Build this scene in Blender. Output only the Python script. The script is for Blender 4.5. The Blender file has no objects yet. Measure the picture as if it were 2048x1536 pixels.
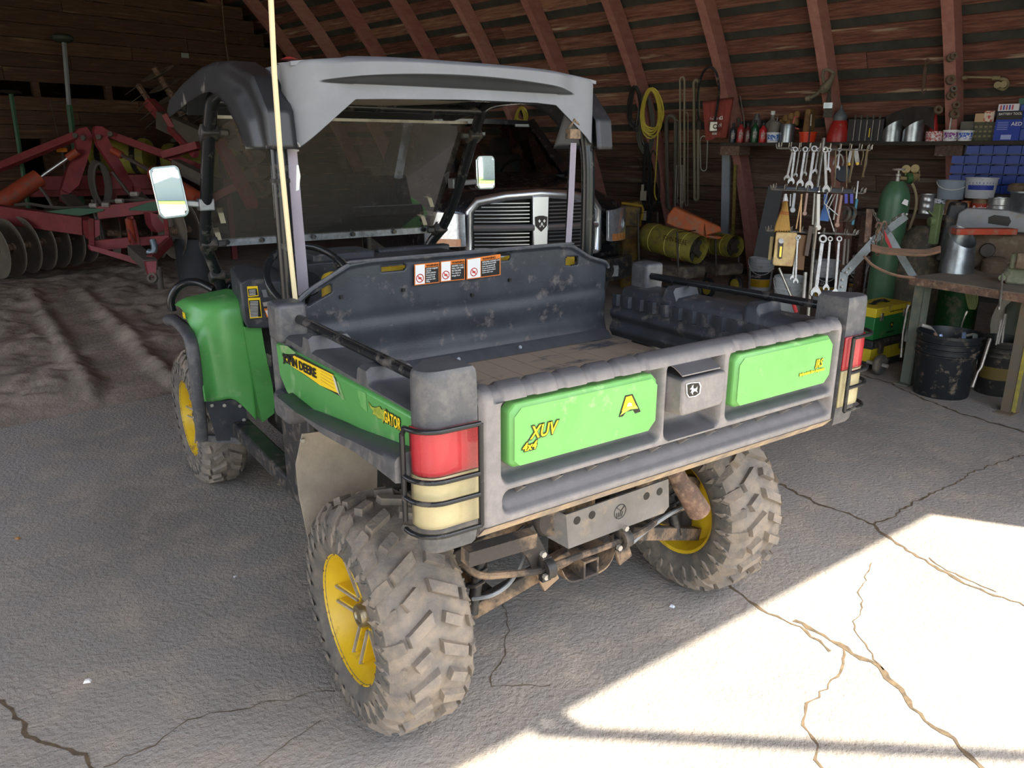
import bpy, math, random
from mathutils import Vector, Matrix, noise
random.seed(7)
R = math.radians
sc = bpy.context.scene
COL = sc.collection
# ---------------- camera, sky, sun, exposure ----------------
CAM = Vector((-1.4175, -1.2561, 1.5861)); YAW = .602; PIT = -.2962; F = 1527.0
cam = bpy.data.cameras.new('camera'); co = bpy.data.objects.new('camera', cam); COL.objects.link(co)
co.location = CAM; co.rotation_euler = (R(90)+PIT, 0, -YAW)
cam.sensor_width = 36; cam.lens = F/2048*36; cam.clip_start = .02; cam.clip_end = 400
sc.camera = co
BN = Vector((math.cos(R(11)), math.sin(R(11)), 0))     # barn axes: BN towards the right wall, BU into the barn
BU = Vector((-math.sin(R(11)), math.cos(R(11)), 0))
Z = Vector((0, 0, 1))
w = bpy.data.worlds.new('sky'); sc.world = w; w.use_nodes = True
nt = w.node_tree; bg = nt.nodes['Background']
sk = nt.nodes.new('ShaderNodeTexSky'); sk.sky_type = 'NISHITA'; sk.sun_disc = False
SUN_EL = 60
sdir = (-.41*BN+.91*BU).normalized()*math.cos(R(SUN_EL)) - Z*math.sin(R(SUN_EL))
sk.sun_elevation = R(SUN_EL); sk.sun_rotation = math.atan2(-sdir.x, -sdir.y)
sk.dust_density = 2.0
# bright broken cloud over the whole sky
tcw = nt.nodes.new('ShaderNodeTexCoord'); nzw = nt.nodes.new('ShaderNodeTexNoise'); nzw.inputs['Scale'].default_value = 2.2; nzw.inputs['Detail'].default_value = 6
nt.links.new(tcw.outputs['Generated'], nzw.inputs[0]); mrw = nt.nodes.new('ShaderNodeMapRange'); mrw.inputs[1].default_value = .38; mrw.inputs[2].default_value = .62; mrw.inputs[3].default_value = .25; mrw.inputs[4].default_value = .85; nt.links.new(nzw.outputs[0], mrw.inputs[0])
mxw = nt.nodes.new('ShaderNodeMix'); mxw.data_type = 'RGBA'; mxw.inputs[7].default_value = (3.1, 3.0, 2.9, 1); nt.links.new(mrw.outputs[0], mxw.inputs[0]); nt.links.new(sk.outputs[0], mxw.inputs[6])
nt.links.new(mxw.outputs[2], bg.inputs[0]); bg.inputs[1].default_value = .62
sun = bpy.data.lights.new('sun', 'SUN'); sun.energy = 11; sun.angle = R(.55); sun.color = (1, .93, .80)
so = bpy.data.objects.new('sun', sun); COL.objects.link(so); so.rotation_euler = sdir.to_track_quat('-Z', 'Y').to_euler()
sc.view_settings.view_transform = 'Standard'; sc.view_settings.look = 'None'
sc.view_settings.gamma = 1; sc.view_settings.use_curve_mapping = False
sc.view_settings.exposure = .68
# ---------------- helpers ----------------
FW = Vector((math.sin(YAW)*math.cos(PIT), math.cos(YAW)*math.cos(PIT), math.sin(PIT)))
RT = Vector((math.cos(YAW), -math.sin(YAW), 0)); UPV = RT.cross(FW)
def ray(x, y): return FW+RT*((x-1024)/F)-UPV*((y-768)/F)
def pl(x, y, n, c):                      # the point of plane n.P = c seen at photo position x, y
    d = ray(x, y); return CAM+d*((c-CAM.dot(n))/d.dot(n))
def pz(x, y, z=0): return pl(x, y, Z, z)
def px_(x, y, c): return pl(x, y, Vector((1, 0, 0)), c)
def py_(x, y, c): return pl(x, y, Vector((0, 1, 0)), c)
def pn(x, y, c): return pl(x, y, BN, c)
def pu(x, y, c): return pl(x, y, BU, c)
def nu(n, u, z=0): return BN*n+BU*u+Z*z
def dep(p): return (Vector(p)-CAM).dot(FW)
def lin(h):
    h = h.lstrip('#'); v = [int(h[i:i+2], 16)/255 for i in (0, 2, 4)]
    return tuple(x/12.92 if x < .04045 else ((x+.055)/1.055)**2.4 for x in v)+(1,)
MATS = {}
def mat(name, c, c2=None, s=6, rough=.6, metal=0, bump=.15, bs=90, dust=0, dc='8a7c68', stretch=(1, 1, 1), det=6, tr=0, ior=1.45, coat=0, lo=.35, hi=.65, top=0, glow=0, alpha=1, face_shade=0):
    if name in MATS: return MATS[name]
    m = bpy.data.materials.new(name); MATS[name] = m; m.use_nodes = True
    n = m.node_tree.nodes; l = m.node_tree.links; b = n['Principled BSDF']
    b.inputs['Roughness'].default_value = rough; b.inputs['Metallic'].default_value = metal
    b.inputs['IOR'].default_value = ior; b.inputs['Coat Weight'].default_value = coat
    tc = n.new('ShaderNodeTexCoord'); mp = n.new('ShaderNodeMapping'); mp.inputs['Scale'].default_value = stretch
    l.new(tc.outputs['Object'], mp.inputs[0])
    def nz(scale, detail=det):
        t = n.new('ShaderNodeTexNoise'); t.inputs['Scale'].default_value = scale; t.inputs['Detail'].default_value = detail
        t.inputs['Roughness'].default_value = .65; l.new(mp.outputs[0], t.inputs[0]); return t
    def ramp(src, a, z_):
        r = n.new('ShaderNodeMapRange'); r.inputs[1].default_value = a; r.inputs[2].default_value = z_; l.new(src, r.inputs[0]); return r.outputs[0]
    def mix(f, A, B):
        x = n.new('ShaderNodeMix'); x.data_type = 'RGBA'
        if isinstance(f, float): x.inputs[0].default_value = f
        else: l.new(f, x.inputs[0])
        for k, v in ((6, A), (7, B)):
            if isinstance(v, tuple): x.inputs[k].default_value = v
            else: l.new(v, x.inputs[k])
        return x.outputs[2]
    col = lin(c)
    if c2: col = mix(ramp(nz(s).outputs[0], lo, hi), lin(c), lin(c2))
    if dust:
        f = ramp(nz(s*1.7+3).outputs[0], .62-dust*.45, .75)
        if top:
            g = n.new('ShaderNodeNewGeometry'); sp = n.new('ShaderNodeSeparateXYZ'); l.new(g.outputs['Normal'], sp.inputs[0])
            u = ramp(sp.outputs[2], .2, .9); k = n.new('ShaderNodeMath'); k.operation = 'MULTIPLY'
            k2 = n.new('ShaderNodeMath'); k2.operation = 'MAXIMUM'; k2.inputs[1].default_value = 1-top; l.new(u, k2.inputs[0])
            l.new(f, k.inputs[0]); l.new(k2.outputs[0], k.inputs[1]); f = k.outputs[0]
        if face_shade:        # dust tint on upright faces; tops kept dark, painting in the roof's shade
            g = n.new('ShaderNodeNewGeometry'); sp = n.new('ShaderNodeSeparateXYZ'); l.new(g.outputs['Normal'], sp.inputs[0])
            u = n.new('ShaderNodeMapRange'); u.inputs[1].default_value = .25; u.inputs[2].default_value = .8; u.inputs[3].default_value = 1; u.inputs[4].default_value = .12; l.new(sp.outputs[2], u.inputs[0])
            if face_shade > 1:      # same tint, but downward faces kept dark as painted-in underside shade
                u.inputs[1].default_value = -.50; u.inputs[2].default_value = -.15; u.inputs[3].default_value = .05; u.inputs[4].default_value = 1; face_shade = face_shade-1
            a_ = n.new('ShaderNodeMath'); a_.operation = 'MULTIPLY_ADD'; a_.inputs[1].default_value = 1-face_shade; a_.inputs[2].default_value = face_shade; l.new(f, a_.inputs[0])
            k = n.new('ShaderNodeMath'); k.operation = 'MULTIPLY'; l.new(a_.outputs[0], k.inputs[0]); l.new(u.outputs[0], k.inputs[1]); f = k.outputs[0]
        col = mix(f, col, lin(dc))
        rr = n.new('ShaderNodeMapRange'); rr.inputs[3].default_value = rough; rr.inputs[4].default_value = .9; l.new(f, rr.inputs[0]); l.new(rr.outputs[0], b.inputs['Roughness'])
    if isinstance(col, tuple): b.inputs['Base Color'].default_value = col
    else: l.new(col, b.inputs['Base Color'])
    if bump:
        bp = n.new('ShaderNodeBump'); bp.inputs['Strength'].default_value = bump; bp.inputs['Distance'].default_value = .01
        l.new(nz(bs, 3).outputs[0], bp.inputs['Height']); l.new(bp.outputs[0], b.inputs['Normal'])
    if tr: b.inputs['Transmission Weight'].default_value = tr
    if alpha < 1: b.inputs['Alpha'].default_value = alpha
    if glow: b.inputs['Emission Color'].default_value = lin(c); b.inputs['Emission Strength'].default_value = glow
    return m
class MB:
    """collects simple shapes (world coordinates, optionally through T) and links them as one mesh"""
    def __init__(s, T=None): s.v = []; s.f = []; s.T = T
    def add(s, vs, fs):
        o = len(s.v); T = s.T
        s.v += [T @ Vector(p) if T else Vector(p) for p in vs]
        s.f += [tuple(i+o for i in q) for q in fs]; return s
    def box(s, c, d, rot=None, tap=1):
        hx, hy, hz = d[0]/2, d[1]/2, d[2]/2
        P = [Vector((x*hx*(tap if z > 0 else 1), y*hy*(tap if z > 0 else 1), z*hz)) for z in (-1, 1) for y in (-1, 1) for x in (-1, 1)]
        if rot is not None: P = [rot @ p for p in P]
        return s.add([p+Vector(c) for p in P], [(0, 2, 3, 1), (4, 5, 7, 6), (0, 1, 5, 4), (2, 6, 7, 3), (0, 4, 6, 2), (1, 3, 7, 5)])
    def bar(s, a, b, w_, h, up=Z):        # rectangular bar from a to b
        a = Vector(a); b = Vector(b); d = (b-a).normalized(); x = d.cross(Vector(up))
        if x.length < 1e-4: x = d.cross(Vector((1, 0, 0)))
        x.normalize(); y = x.cross(d)
        P = [p+x*(i*w_/2)+y*(j*h/2) for p in (a, b) for i, j in ((-1, -1), (1, -1), (1, 1), (-1, 1))]
        return s.add(P, [(0, 1, 2, 3), (7, 6, 5, 4), (0, 4, 5, 1), (1, 5, 6, 2), (2, 6, 7, 3), (3, 7, 4, 0)])
    def tube(s, pts, r, n=10, closed=False, caps=True, flat=None):
        pts = [Vector(p) for p in pts]; m = len(pts); rs = r if isinstance(r, (list, tuple)) else [r]*m
        ref = None; V = []
        for i, p in enumerate(pts):
            a = pts[i-1] if (i or closed) else p; b = pts[(i+1) % m] if (i < m-1 or closed) else p
            d = (b-a).normalized()
            if ref is None: ref = d.cross(Z) if abs(d.z) < .9 else d.cross(Vector((1, 0, 0)))
            x = (ref-d*ref.dot(d))
            if x.length < 1e-5: x = d.cross(Vector((.3, .5, .8)))
            x.normalize(); ref = x; y = d.cross(x)
            for k in range(n):
                t = 2*math.pi*k/n; V.append(p+x*(math.cos(t)*rs[i])+y*(math.sin(t)*rs[i]*(flat or 1)))
        Fs = [(i*n+k, ((i+1) % m)*n+k, ((i+1) % m)*n+(k+1) % n, i*n+(k+1) % n) for i in range(m if closed else m-1) for k in range(n)]
        if not closed and caps: Fs += [tuple(range(n)), tuple(range(m*n-1, (m-1)*n-1, -1))]
        return s.add(V, Fs)
    def cyl(s, a, b, r, n=16): return s.tube([a, b], r, n)
    def lathe(s, prof, c=(0, 0, 0), ax=Z, n=24, a0=0, a1=2*math.pi, cap=True):   # prof: (radius, height)
        ax = Vector(ax).normalized(); x = ax.cross(Vector((0, 1, 0)) if abs(ax.y) < .9 else Vector((1, 0, 0))).normalized(); y = ax.cross(x)
        full = abs(a1-a0-2*math.pi) < 1e-6; k = n if full else n+1; c = Vector(c)
        V = [c+ax*h+(x*math.cos(a0+(a1-a0)*j/n)+y*math.sin(a0+(a1-a0)*j/n))*r for r, h in prof for j in range(k)]
        Fs = [(i*k+j, i*k+(j+1) % k, (i+1)*k+(j+1) % k, (i+1)*k+j) for i in range(len(prof)-1) for j in range(n if full else k-1)]
        if cap and full:
            if prof[0][0] > 1e-6: Fs.append(tuple(range(k-1, -1, -1)))
            if prof[-1][0] > 1e-6: Fs.append(tuple(range((len(prof)-1)*k, len(prof)*k)))
        return s.add(V, Fs)
    def prism(s, poly, o, ux, uy, d, ins=0):      # polygon in plane (o, ux, uy), pushed along d; ins shrinks the far face
        o = Vector(o); ux = Vector(ux); uy = Vector(uy); d = Vector(d); n = len(poly)
        cx = sum(p[0] for p in poly)/n; cy = sum(p[1] for p in poly)/n
        sh = []
        for p in poly:
            q = (p[0]-cx, p[1]-cy); sh.append((p[0]-math.copysign(min(ins, abs(q[0])), q[0]), p[1]-math.copysign(min(ins, abs(q[1])), q[1])))
        V = [o+ux*p[0]+uy*p[1] for p in poly]+[o+ux*p[0]+uy*p[1]+d for p in sh]
        Fs = [tuple(range(n-1, -1, -1)), tuple(range(n, 2*n))]+[(i, (i+1) % n, n+(i+1) % n, n+i) for i in range(n)]
        return s.add(V, Fs)
    def grid(s, f, nu_, nv, thick=None):
        V = [Vector(f(i/nu_, j/nv)) for i in range(nu_+1) for j in range(nv+1)]; k = nv+1
        Fs = [(i*k+j, (i+1)*k+j, (i+1)*k+j+1, i*k+j+1) for i in range(nu_) for j in range(nv)]
        if thick is not None:
            t = Vector(thick); o = len(V); V += [p+t for p in V]; Fs += [tuple(o+q for q in reversed(g)) for g in Fs[:]]
            b = [i*k for i in range(nu_+1)]+[nu_*k+j for j in range(1, k)]+[i*k+nv for i in range(nu_-1, -1, -1)]+[j for j in range(nv-1, 0, -1)]
            Fs += [(b[i], b[(i+1) % len(b)], o+b[(i+1) % len(b)], o+b[i]) for i in range(len(b))]
        return s.add(V, Fs)
    def build(s, name, m, parent=None, bev=0, sub=0, ang=38, seg=2):
        vs = s.v; loc = None
        if parent is None:
            xs = [p.x for p in vs]; ys = [p.y for p in vs]; loc = Vector(((min(xs)+max(xs))/2, (min(ys)+max(ys))/2, min(p.z for p in vs))); vs = [p-loc for p in vs]
        else:
            iv = MW[parent.name].inverted(); vs = [iv @ p for p in vs]
        me = bpy.data.meshes.new(name); me.from_pydata([tuple(p) for p in vs], [], s.f); me.validate()
        me.materials.append(m); me.shade_smooth(); me.set_sharp_from_angle(angle=R(ang))
        o = bpy.data.objects.new(name, me); COL.objects.link(o)
        if parent is None: o.location = loc; MW[o.name] = Matrix.Translation(loc)
        else: o.parent = parent; MW[o.name] = MW[parent.name].copy()
        if bev:
            b = o.modifiers.new('bevel', 'BEVEL'); b.width = bev; b.segments = seg; b.limit_method = 'ANGLE'; b.angle_limit = R(40)
        if sub:
            b = o.modifiers.new('subd', 'SUBSURF'); b.levels = sub; b.render_levels = sub
        return o
MW = {}
USED = []
def tag(o, label=None, cat=None, group=None, kind=None):
    if label: o['label'] = label; USED.append(label)
    if cat: o['category'] = cat
    if group: o['group'] = group
    if kind: o['kind'] = kind
    return o
def thing(name, loc, label, cat, group=None, kind=None):
    o = bpy.data.objects.new(name, None); COL.objects.link(o); o.location = loc; o.empty_display_size = .1
    MW[o.name] = Matrix.Translation(Vector(loc)); return tag(o, label, cat, group, kind)
def one(mb, name, m, label, cat, group=None, bev=0, **k): return tag(mb.build(name, m, None, bev, **k), label, cat, group)
def dup(src, parent, M, name=None, m=None):           # a copy of part src at world matrix M (mesh shared)
    o = src.copy(); COL.objects.link(o); o.parent = parent
    L = (MW[parent.name].inverted() @ M) if parent else M
    o.matrix_basis = L; MW[o.name] = M
    return o
def TR(loc, rz=0, rx=0, ry=0, s=1):
    return Matrix.Translation(Vector(loc)) @ Matrix.Rotation(rz, 4, 'Z') @ Matrix.Rotation(rx, 4, 'X') @ Matrix.Rotation(ry, 4, 'Y') @ Matrix.Scale(s, 4)
def basis(o, x, y, z):                                  # matrix with the given axes
    return Matrix(((x[0], y[0], z[0], o[0]), (x[1], y[1], z[1], o[1]), (x[2], y[2], z[2], o[2]), (0, 0, 0, 1)))
def smooth(pts, n=6, closed=False):                     # Catmull-Rom through points
    P = [Vector(p) for p in pts]; out = []; m = len(P)
    for i in range(m if closed else m-1):
        a, b, c, d = (P[(i-1) % m] if (closed or i) else P[0]), P[i], P[(i+1) % m], (P[(i+2) % m] if (closed or i+2 < m) else P[-1])
        for k in range(n):
            t = k/n; out.append(.5*((2*b)+(c-a)*t+(2*a-5*b+4*c-d)*t*t+(3*b-a-3*c+d)*t**3))
    if not closed: out.append(P[-1])
    return out
def sstep(a, b, x):
    t = max(0, min(1, (x-a)/(b-a))); return t*t*(3-2*t)
def rbox(x, y, x0, x1, y0, y1, r):                      # signed distance to a rounded rectangle (negative inside)
    qx = abs(x-(x0+x1)/2)-(x1-x0)/2+r; qy = abs(y-(y0+y1)/2)-(y1-y0)/2+r
    return math.hypot(max(qx, 0), max(qy, 0))+min(max(qx, qy), 0)-r
def text(body, o, ux, uy, size, m, parent, name='lettering', off=0, ext=.0006, align='LEFT', shear=0, sx=1, sp=1, lift=0, label=None):
    cu = bpy.data.curves.new(name, 'FONT'); cu.body = body; cu.size = size; cu.offset = off; cu.extrude = ext; cu.resolution_u = 3
    cu.align_x = align; cu.shear = shear; cu.space_character = sp
    t = bpy.data.objects.new(name, cu); me = bpy.data.meshes.new_from_object(t); bpy.data.objects.remove(t)
    ux = Vector(ux).normalized(); uy = Vector(uy).normalized(); nz_ = ux.cross(uy)
    me.transform(MW[parent.name].inverted() @ basis(Vector(o)+nz_*lift, ux*sx, uy, nz_)); me.materials.clear(); me.materials.append(m); me.name = name
    ob = bpy.data.objects.new(name, me); COL.objects.link(ob); ob.parent = parent; MW[ob.name] = MW[parent.name].copy()
    if label: ob['label'] = label
    return ob
# ---------------- materials of the barn ----------------
def wood(name, cols, gs=3.0, rough=.85, streak=None, rx=14):
    m = bpy.data.materials.new(name); MATS[name] = m; m.use_nodes = True
    n = m.node_tree.nodes; l = m.node_tree.links; b = n['Principled BSDF']; b.inputs['Roughness'].default_value = rough
    oi = n.new('ShaderNodeObjectInfo'); tc = n.new('ShaderNodeTexCoord'); mp = n.new('ShaderNodeMapping'); mp.inputs['Scale'].default_value = (1, rx, rx)
    mu = n.new('ShaderNodeVectorMath'); mu.operation = 'SCALE'; mu.inputs[0].default_value = (37, 11, 53); l.new(oi.outputs['Random'], mu.inputs['Scale'])
    l.new(tc.outputs['Object'], mp.inputs[0]); l.new(mu.outputs[0], mp.inputs['Location'])
    t = n.new('ShaderNodeTexNoise'); t.inputs['Scale'].default_value = gs; t.inputs['Detail'].default_value = 8; t.inputs['Roughness'].default_value = .7; l.new(mp.outputs[0], t.inputs[0])
    r = n.new('ShaderNodeValToRGB'); e = r.color_ramp.elements
    while len(e) < len(cols): e.new(.5)
    for k, c in enumerate(cols): e[k].position = .3+.45*k/(len(cols)-1); e[k].color = lin(c)
    ad = n.new('ShaderNodeMath'); ad.operation = 'MULTIPLY_ADD'; ad.inputs[1].default_value = .22; l.new(oi.outputs['Random'], ad.inputs[0])
    sb = n.new('ShaderNodeMath'); sb.operation = 'SUBTRACT'; sb.inputs[1].default_value = .11; l.new(t.outputs[0], sb.inputs[0]); l.new(sb.outputs[0], ad.inputs[2]); l.new(ad.outputs[0], r.inputs[0])
    out = r.outputs[0]
    if streak:
        s2 = n.new('ShaderNodeTexNoise'); s2.inputs['Scale'].default_value = gs*.35; s2.inputs['Detail'].default_value = 5; l.new(mp.outputs[0], s2.inputs[0])
        mr = n.new('ShaderNodeMapRange'); mr.inputs[1].default_value = .62; mr.inputs[2].default_value = .72; l.new(s2.outputs[0], mr.inputs[0])
        mx = n.new('ShaderNodeMix'); mx.data_type = 'RGBA'; mx.inputs[7].default_value = lin(streak); l.new(mr.outputs[0], mx.inputs[0]); l.new(out, mx.inputs[6]); out = mx.outputs[2]
    l.new(out, b.inputs['Base Color'])
    bp = n.new('ShaderNodeBump'); bp.inputs['Strength'].default_value = .4; bp.inputs['Distance'].default_value = .01; l.new(t.outputs[0], bp.inputs['Height']); l.new(bp.outputs[0], b.inputs['Normal'])
    return m
M_sheath = wood('red brown sheathing', ['4a3029', '6e4638', '866050', 'a07a5c'], streak='b8a68c')
M_low = wood('dark weathered boards', ['40322a', '5f493e', '7a6454'], streak='7d7466')
M_part = wood('brown partition boards', ['33241a', '4c3526', '614632'], streak='6e5640')
M_rib = wood('red painted rib', ['96625a', 'a47266', 'b08478'], rx=5)
M_felt = mat('dark roofing felt', '45453f', '33332f', s=3, rough=.95, bump=.1)
M_conc = mat('dusty concrete', '97928b', '837e77', s=1.3, rough=.9, bump=.9, bs=55, det=10, dust=.35, dc='ab9f90')
M_dirt = mat('loose dry soil', 'a09284', '85796c', s=3, rough=1, bump=.8, bs=26, det=12)
M_crack = mat('debris in cracks', '4a4034', '6a5a44', s=30, rough=1)
M_gravel = mat('pale gravel yard', 'b5ad9f', '9f978a', s=2, rough=.95)
M_grass = mat('grass', '6a8a35', '55752c', s=1, rough=.9)
M_steelw = mat('weathered grey steel', '8d949a', '7b8288', s=3, rough=.5)
# ---------------- the barn shell ----------------
CN, CZ, RR, NC = -2.26, -3.44, 10.5, 1.0
A0, A1 = math.asin(.32762), math.acos((NC-CN)/RR)
def arc(a, off=0, side=1):
    n = CN+(RR+off)*math.cos(a); return (n if side > 0 else 2*NC-n), CZ+(RR+off)*math.sin(a)
wr = MB(); NS = 40
def fu(n): return -1.81-.1647*(n-.42)        # the front wall runs slightly askew
def shell(mb, q, o0, o1, side, ua=None, ub=18.4):
    c = [arc(q[0], o0, side), arc(q[0], o1, side), arc(q[1], o1, side), arc(q[1], o0, side)]
    V = [nu(n, fu(n) if ua is None else ua, z) for n, z in c]+[nu(n, ub, z) for n, z in c]
    mb.add(V, [(3, 2, 1, 0), (4, 5, 6, 7)]+[(i, (i+1) % 4, 4+(i+1) % 4, 4+i) for i in range(4)])
AE = A1+.03
for k in range(NS): shell(wr, [A0-.04+(AE-A0+.04)*q/NS for q in (k, k+1)], .22, .30, 1)
for k in range(0):
    (n0, z0), (n1, z1) = [arc(A0+(A1-A0)*q/NS, .24) for q in (k, k+1)]
    (m0, y0), (m1, y1) = [arc(A0+(A1-A0)*q/NS, .30) for q in (k, k+1)]
    wr.prism([(n0, z0), (m0, y0), (m1, y1), (n1, z1)], BU*-2.6, BN, Z, BU*21)
wall_right = tag(wr.build('wall_right', M_felt), kind='structure')
wl = MB()
LD0, LD1, LDZ = 1.6, 8.4, 3.0              # opening added in the unseen left wall to let in fill daylight
for k in range(NS):
    qq = [A0-.04+(AE-A0+.04)*q/NS for q in (k, k+1)]
    if arc(qq[0])[1] < LDZ: shell(wl, qq, .20, .28, -1, None, LD0); shell(wl, qq, .20, .28, -1, LD1)
    else: shell(wl, qq, .20, .28, -1)
for k in range(0):
    (n0, z0), (n1, z1) = [arc(A0+(A1-A0)*q/NS, .20, -1) for q in (k, k+1)]
    (m0, y0), (m1, y1) = [arc(A0+(A1-A0)*q/NS, .26, -1) for q in (k, k+1)]
    wl.prism([(n0, z0), (m0, y0), (m1, y1), (n1, z1)], BU*-2.6, BN, Z, BU*21)
wall_left = tag(wl.build('wall_left', M_low), kind='structure')
# ribs: one bent timber copied along both sides
def rib_mesh(side, zmin=-9):
    r = MB()
    for k in range(NS//2):
        if arc(A0+(A1-A0)*k/(NS//2))[1] < zmin: continue
        q = [A0+(A1-A0)*(k+j)/(NS//2) for j in (0, 1)]
        (n0, z0), (n1, z1) = arc(q[0], 0, side), arc(q[1], 0, side); (m0, y0), (m1, y1) = arc(q[0], .19, side), arc(q[1], .19, side)
        r.prism([(n0, z0), (m0, y0), (m1, y1), (n1, z1)], BU*-.05, BN, Z, BU*.10)
    return r
BM = basis((0, 0, 0), BN, BU, Z)
for side, par in ((1, wall_right), (-1, wall_left)):
    first = None
    for k in range(-2, 15):
        u = 1.45+1.165*k
        if side < 0 and LD0 < u < LD1:
            s_ = rib_mesh(side, LDZ); s_.T = None; s_.v = [p+BU*u for p in s_.v]; s_.build('rib', M_rib, par); continue
        if first is None:
            first = rib_mesh(side).build('rib', M_rib, par); bm = first.data; first.matrix_basis = MW[par.name].inverted() @ Matrix.Translation(BU*u)
            bm.transform(MW[par.name]); MW[first.name] = Matrix.Translation(BU*u)
        else: dup(first, par, Matrix.Translation(BU*u))
# sheathing boards of the right wall, each its own board
BL = 1.165*4
def board_mesh(name, L, wd, th, m):
    mb = MB(); mb.box((L/2, 0, 0), (L-.006, wd, th)); o = mb.build(name, m); loc = o.location.copy(); me = o.data; me.transform(Matrix.Translation(loc)); bpy.data.objects.remove(o); return me
bm_up = board_mesh('board', BL, .165, .022, M_sheath); bm_low = board_mesh('board', BL, .182, .022, M_low)
def board(me, par, M):
    o = bpy.data.objects.new('board', me); COL.objects.link(o); o.parent = par; o.matrix_basis = MW[par.name].inverted() @ M; MW[o.name] = M; return o
s = .1; row = 0
while A0+s/RR < A1-.01:
    a = A0+s/RR; n_, z_ = arc(a, .205); low = z_ < 1.75
    tang = (-BN*math.sin(a)+Z*math.cos(a)).normalized(); nrm = BU.cross(tang)
    st = -2.4-(row % 3)*BL/3
    while st < 16.5:
        tw = random.uniform(-.0025, .0025)
        dd = random.uniform(-.004, .004)
        T2 = (tang+BU*tw).normalized()
        if st > fu(n_)-.3: board(bm_low if low else bm_up, wall_right, basis(BN*(n_+dd)+Z*z_+BU*st+tang*random.uniform(-.008, .008), BU-tang*tw, T2, nrm))
        st += BL
    s += .192 if low else .262; row += 1
# partition across the barn with stacked boards
PU = 12.3
wp = MB(); wp.box(nu(-3.1, 16.2, 3.2), (.1, .1, .1)); wp = MB()
wp.prism([(-9, 0), (9, 0), (9, 6.8), (-9, 6.8)], nu(0, 18.2), BN, Z, BU*.1)
wall_back = tag(wp.build('wall_back', M_low), kind='structure')
DX0, DX1 = pu(37, 300, PU).dot(BN), pu(97, 300, PU).dot(BN)
studs = MB()
for n_ in [-6+1.0*k for k in range(13)]:
    studs.box(nu(n_, PU+.09, 1.85), (.09, .1, 3.7), Matrix.Rotation(R(11), 3, 'Z'))
studs.build('stud', M_part, wall_back)
z_ = .09; row = 0; PB = {}
while z_ < 3.86:
    gap = 2.40 < z_ < 2.58
    a_end = math.asin((z_-CZ)/RR); nmax = CN+(RR-.02)*math.cos(a_end)
    st = -6.5+(row % 4)*.9
    while st < nmax and not gap:
        segs = [(st, min(st+3.6, nmax))]
        if z_ < 1.80:
            a_, b_ = segs[0]; segs = [(x, y) for x, y in ((a_, min(b_, DX0)), (max(a_, DX1), b_)) if y-x > .1] if (a_ < DX1 and b_ > DX0) else segs
        for x, y in segs:
            L = round(y-x, 2)
            if L < .1: continue
            if L not in PB: PB[L] = board_mesh('board', L, .188, .022, M_part)
            tl = .012 if z_ > 3 else 0
            board(PB[L], wall_back, basis(nu(x, PU+random.uniform(-.005, .005), z_), BN, Z, BN.cross(Z)))
        st += 3.6
    z_ += .196; row += 1
# front wall behind the photographer with the wide doorway
FD = (BN*2.49-BU*.41).normalized(); FO = nu(.42, -1.81)
def fpt(n): return FO+FD*((n-.42)/.9867)
wf = MB(); fth = FD.cross(Z)*-.16
for n0, n1, z0, z1 in ((2.91, 9, -.1, 4.0), (-9, -6.4, -.1, 4.0), (-9, 9, 4.0, 7.5)):
    a = fpt(n0); wf.prism([(0, z0), ((n1-n0)/.9867, z0), ((n1-n0)/.9867, z1), (0, z1)], a, FD, Z, fth)
tag(wf.build('wall_front', M_low), kind='structure')
# ---------------- ground ----------------
fl = MB(); fl.prism([(-9.3, -2.2), (9, -2.2), (9, 18.5), (-9.3, 18.5), (-9.3, 12.2), (3.4, 12.2), (3.0, 4.05), (-9.3, 4.62)], (0, 0, -.16), BN, BU, Z*.16)
floor = tag(fl.build('floor', M_conc), kind='structure')
RUT = [(pz(300, 800), pz(150, 640)), (pz(330, 640), pz(250, 600))]
r0, r1 = pz(285, 800), pz(165, 650)
def soil(x, y):
    P = nu(-8.5+16.3*x, 4.0+8.6*y); n_, u = P.dot(BN), P.dot(BU)
    edge = 4.25-.035*n_+.12*noise.noise(P*1.1)
    q = sstep(edge, edge+.35, u)
    z = -.02+q*(.035+.045*noise.noise(P*1.3)+.045*noise.noise(P*3.1)+.045*abs(noise.noise(P*5.5))+.020*abs(noise.noise(P*12)))
    d = (r1-r0).normalized(); rel = P-r0; t = rel.dot(d); off = abs(rel.dot(Vector((-d.y, d.x, 0))))
    k = 1-sstep(.12, .22, off)
    if -1 < t < 5: z = z*(1-.8*k)+q*k*(.012+.012*math.sin(t*62+off*8))+q*.04*math.exp(-((off-.25)/.06)**2)
    fl_ = sstep(2.2, 4.2, n_); z = z*(1-fl_)+(-.012)*fl_ if u > 0 else z
    return P+Z*z
sl = MB(); sl.grid(soil, 460, 240); soilo = tag(sl.build('floor_soil', M_dirt, ang=180), kind='structure')
def ribbon(pts, wd, par=None):
    P = [pz(*p) for p in pts]; q = []
    for a, b in zip(P, P[1:]):
        n_ = max(2, int((b-a).length/.025)); q += [a.lerp(b, k/n_) for k in range(n_)]
    q.append(P[-1]); V = []; Fs = []; jit = 0
    for i, p in enumerate(q):
        d = (q[min(i+1, len(q)-1)]-q[max(i-1, 0)]).normalized(); s_ = Vector((-d.y, d.x, 0)); jit = jit*.75+random.uniform(-1, 1)*.012
        w0 = wd*(.35+random.random()*.9); c = p+s_*jit; V += [c+s_*w0/2+Z*.0015, c-s_*w0/2+Z*.0015]
    for i in range(len(q)-1): Fs.append((2*i, 2*i+1, 2*i+3, 2*i+2))
    mb = MB(); mb.add(V, Fs); mb.build('crack', M_crack, floor)
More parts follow.
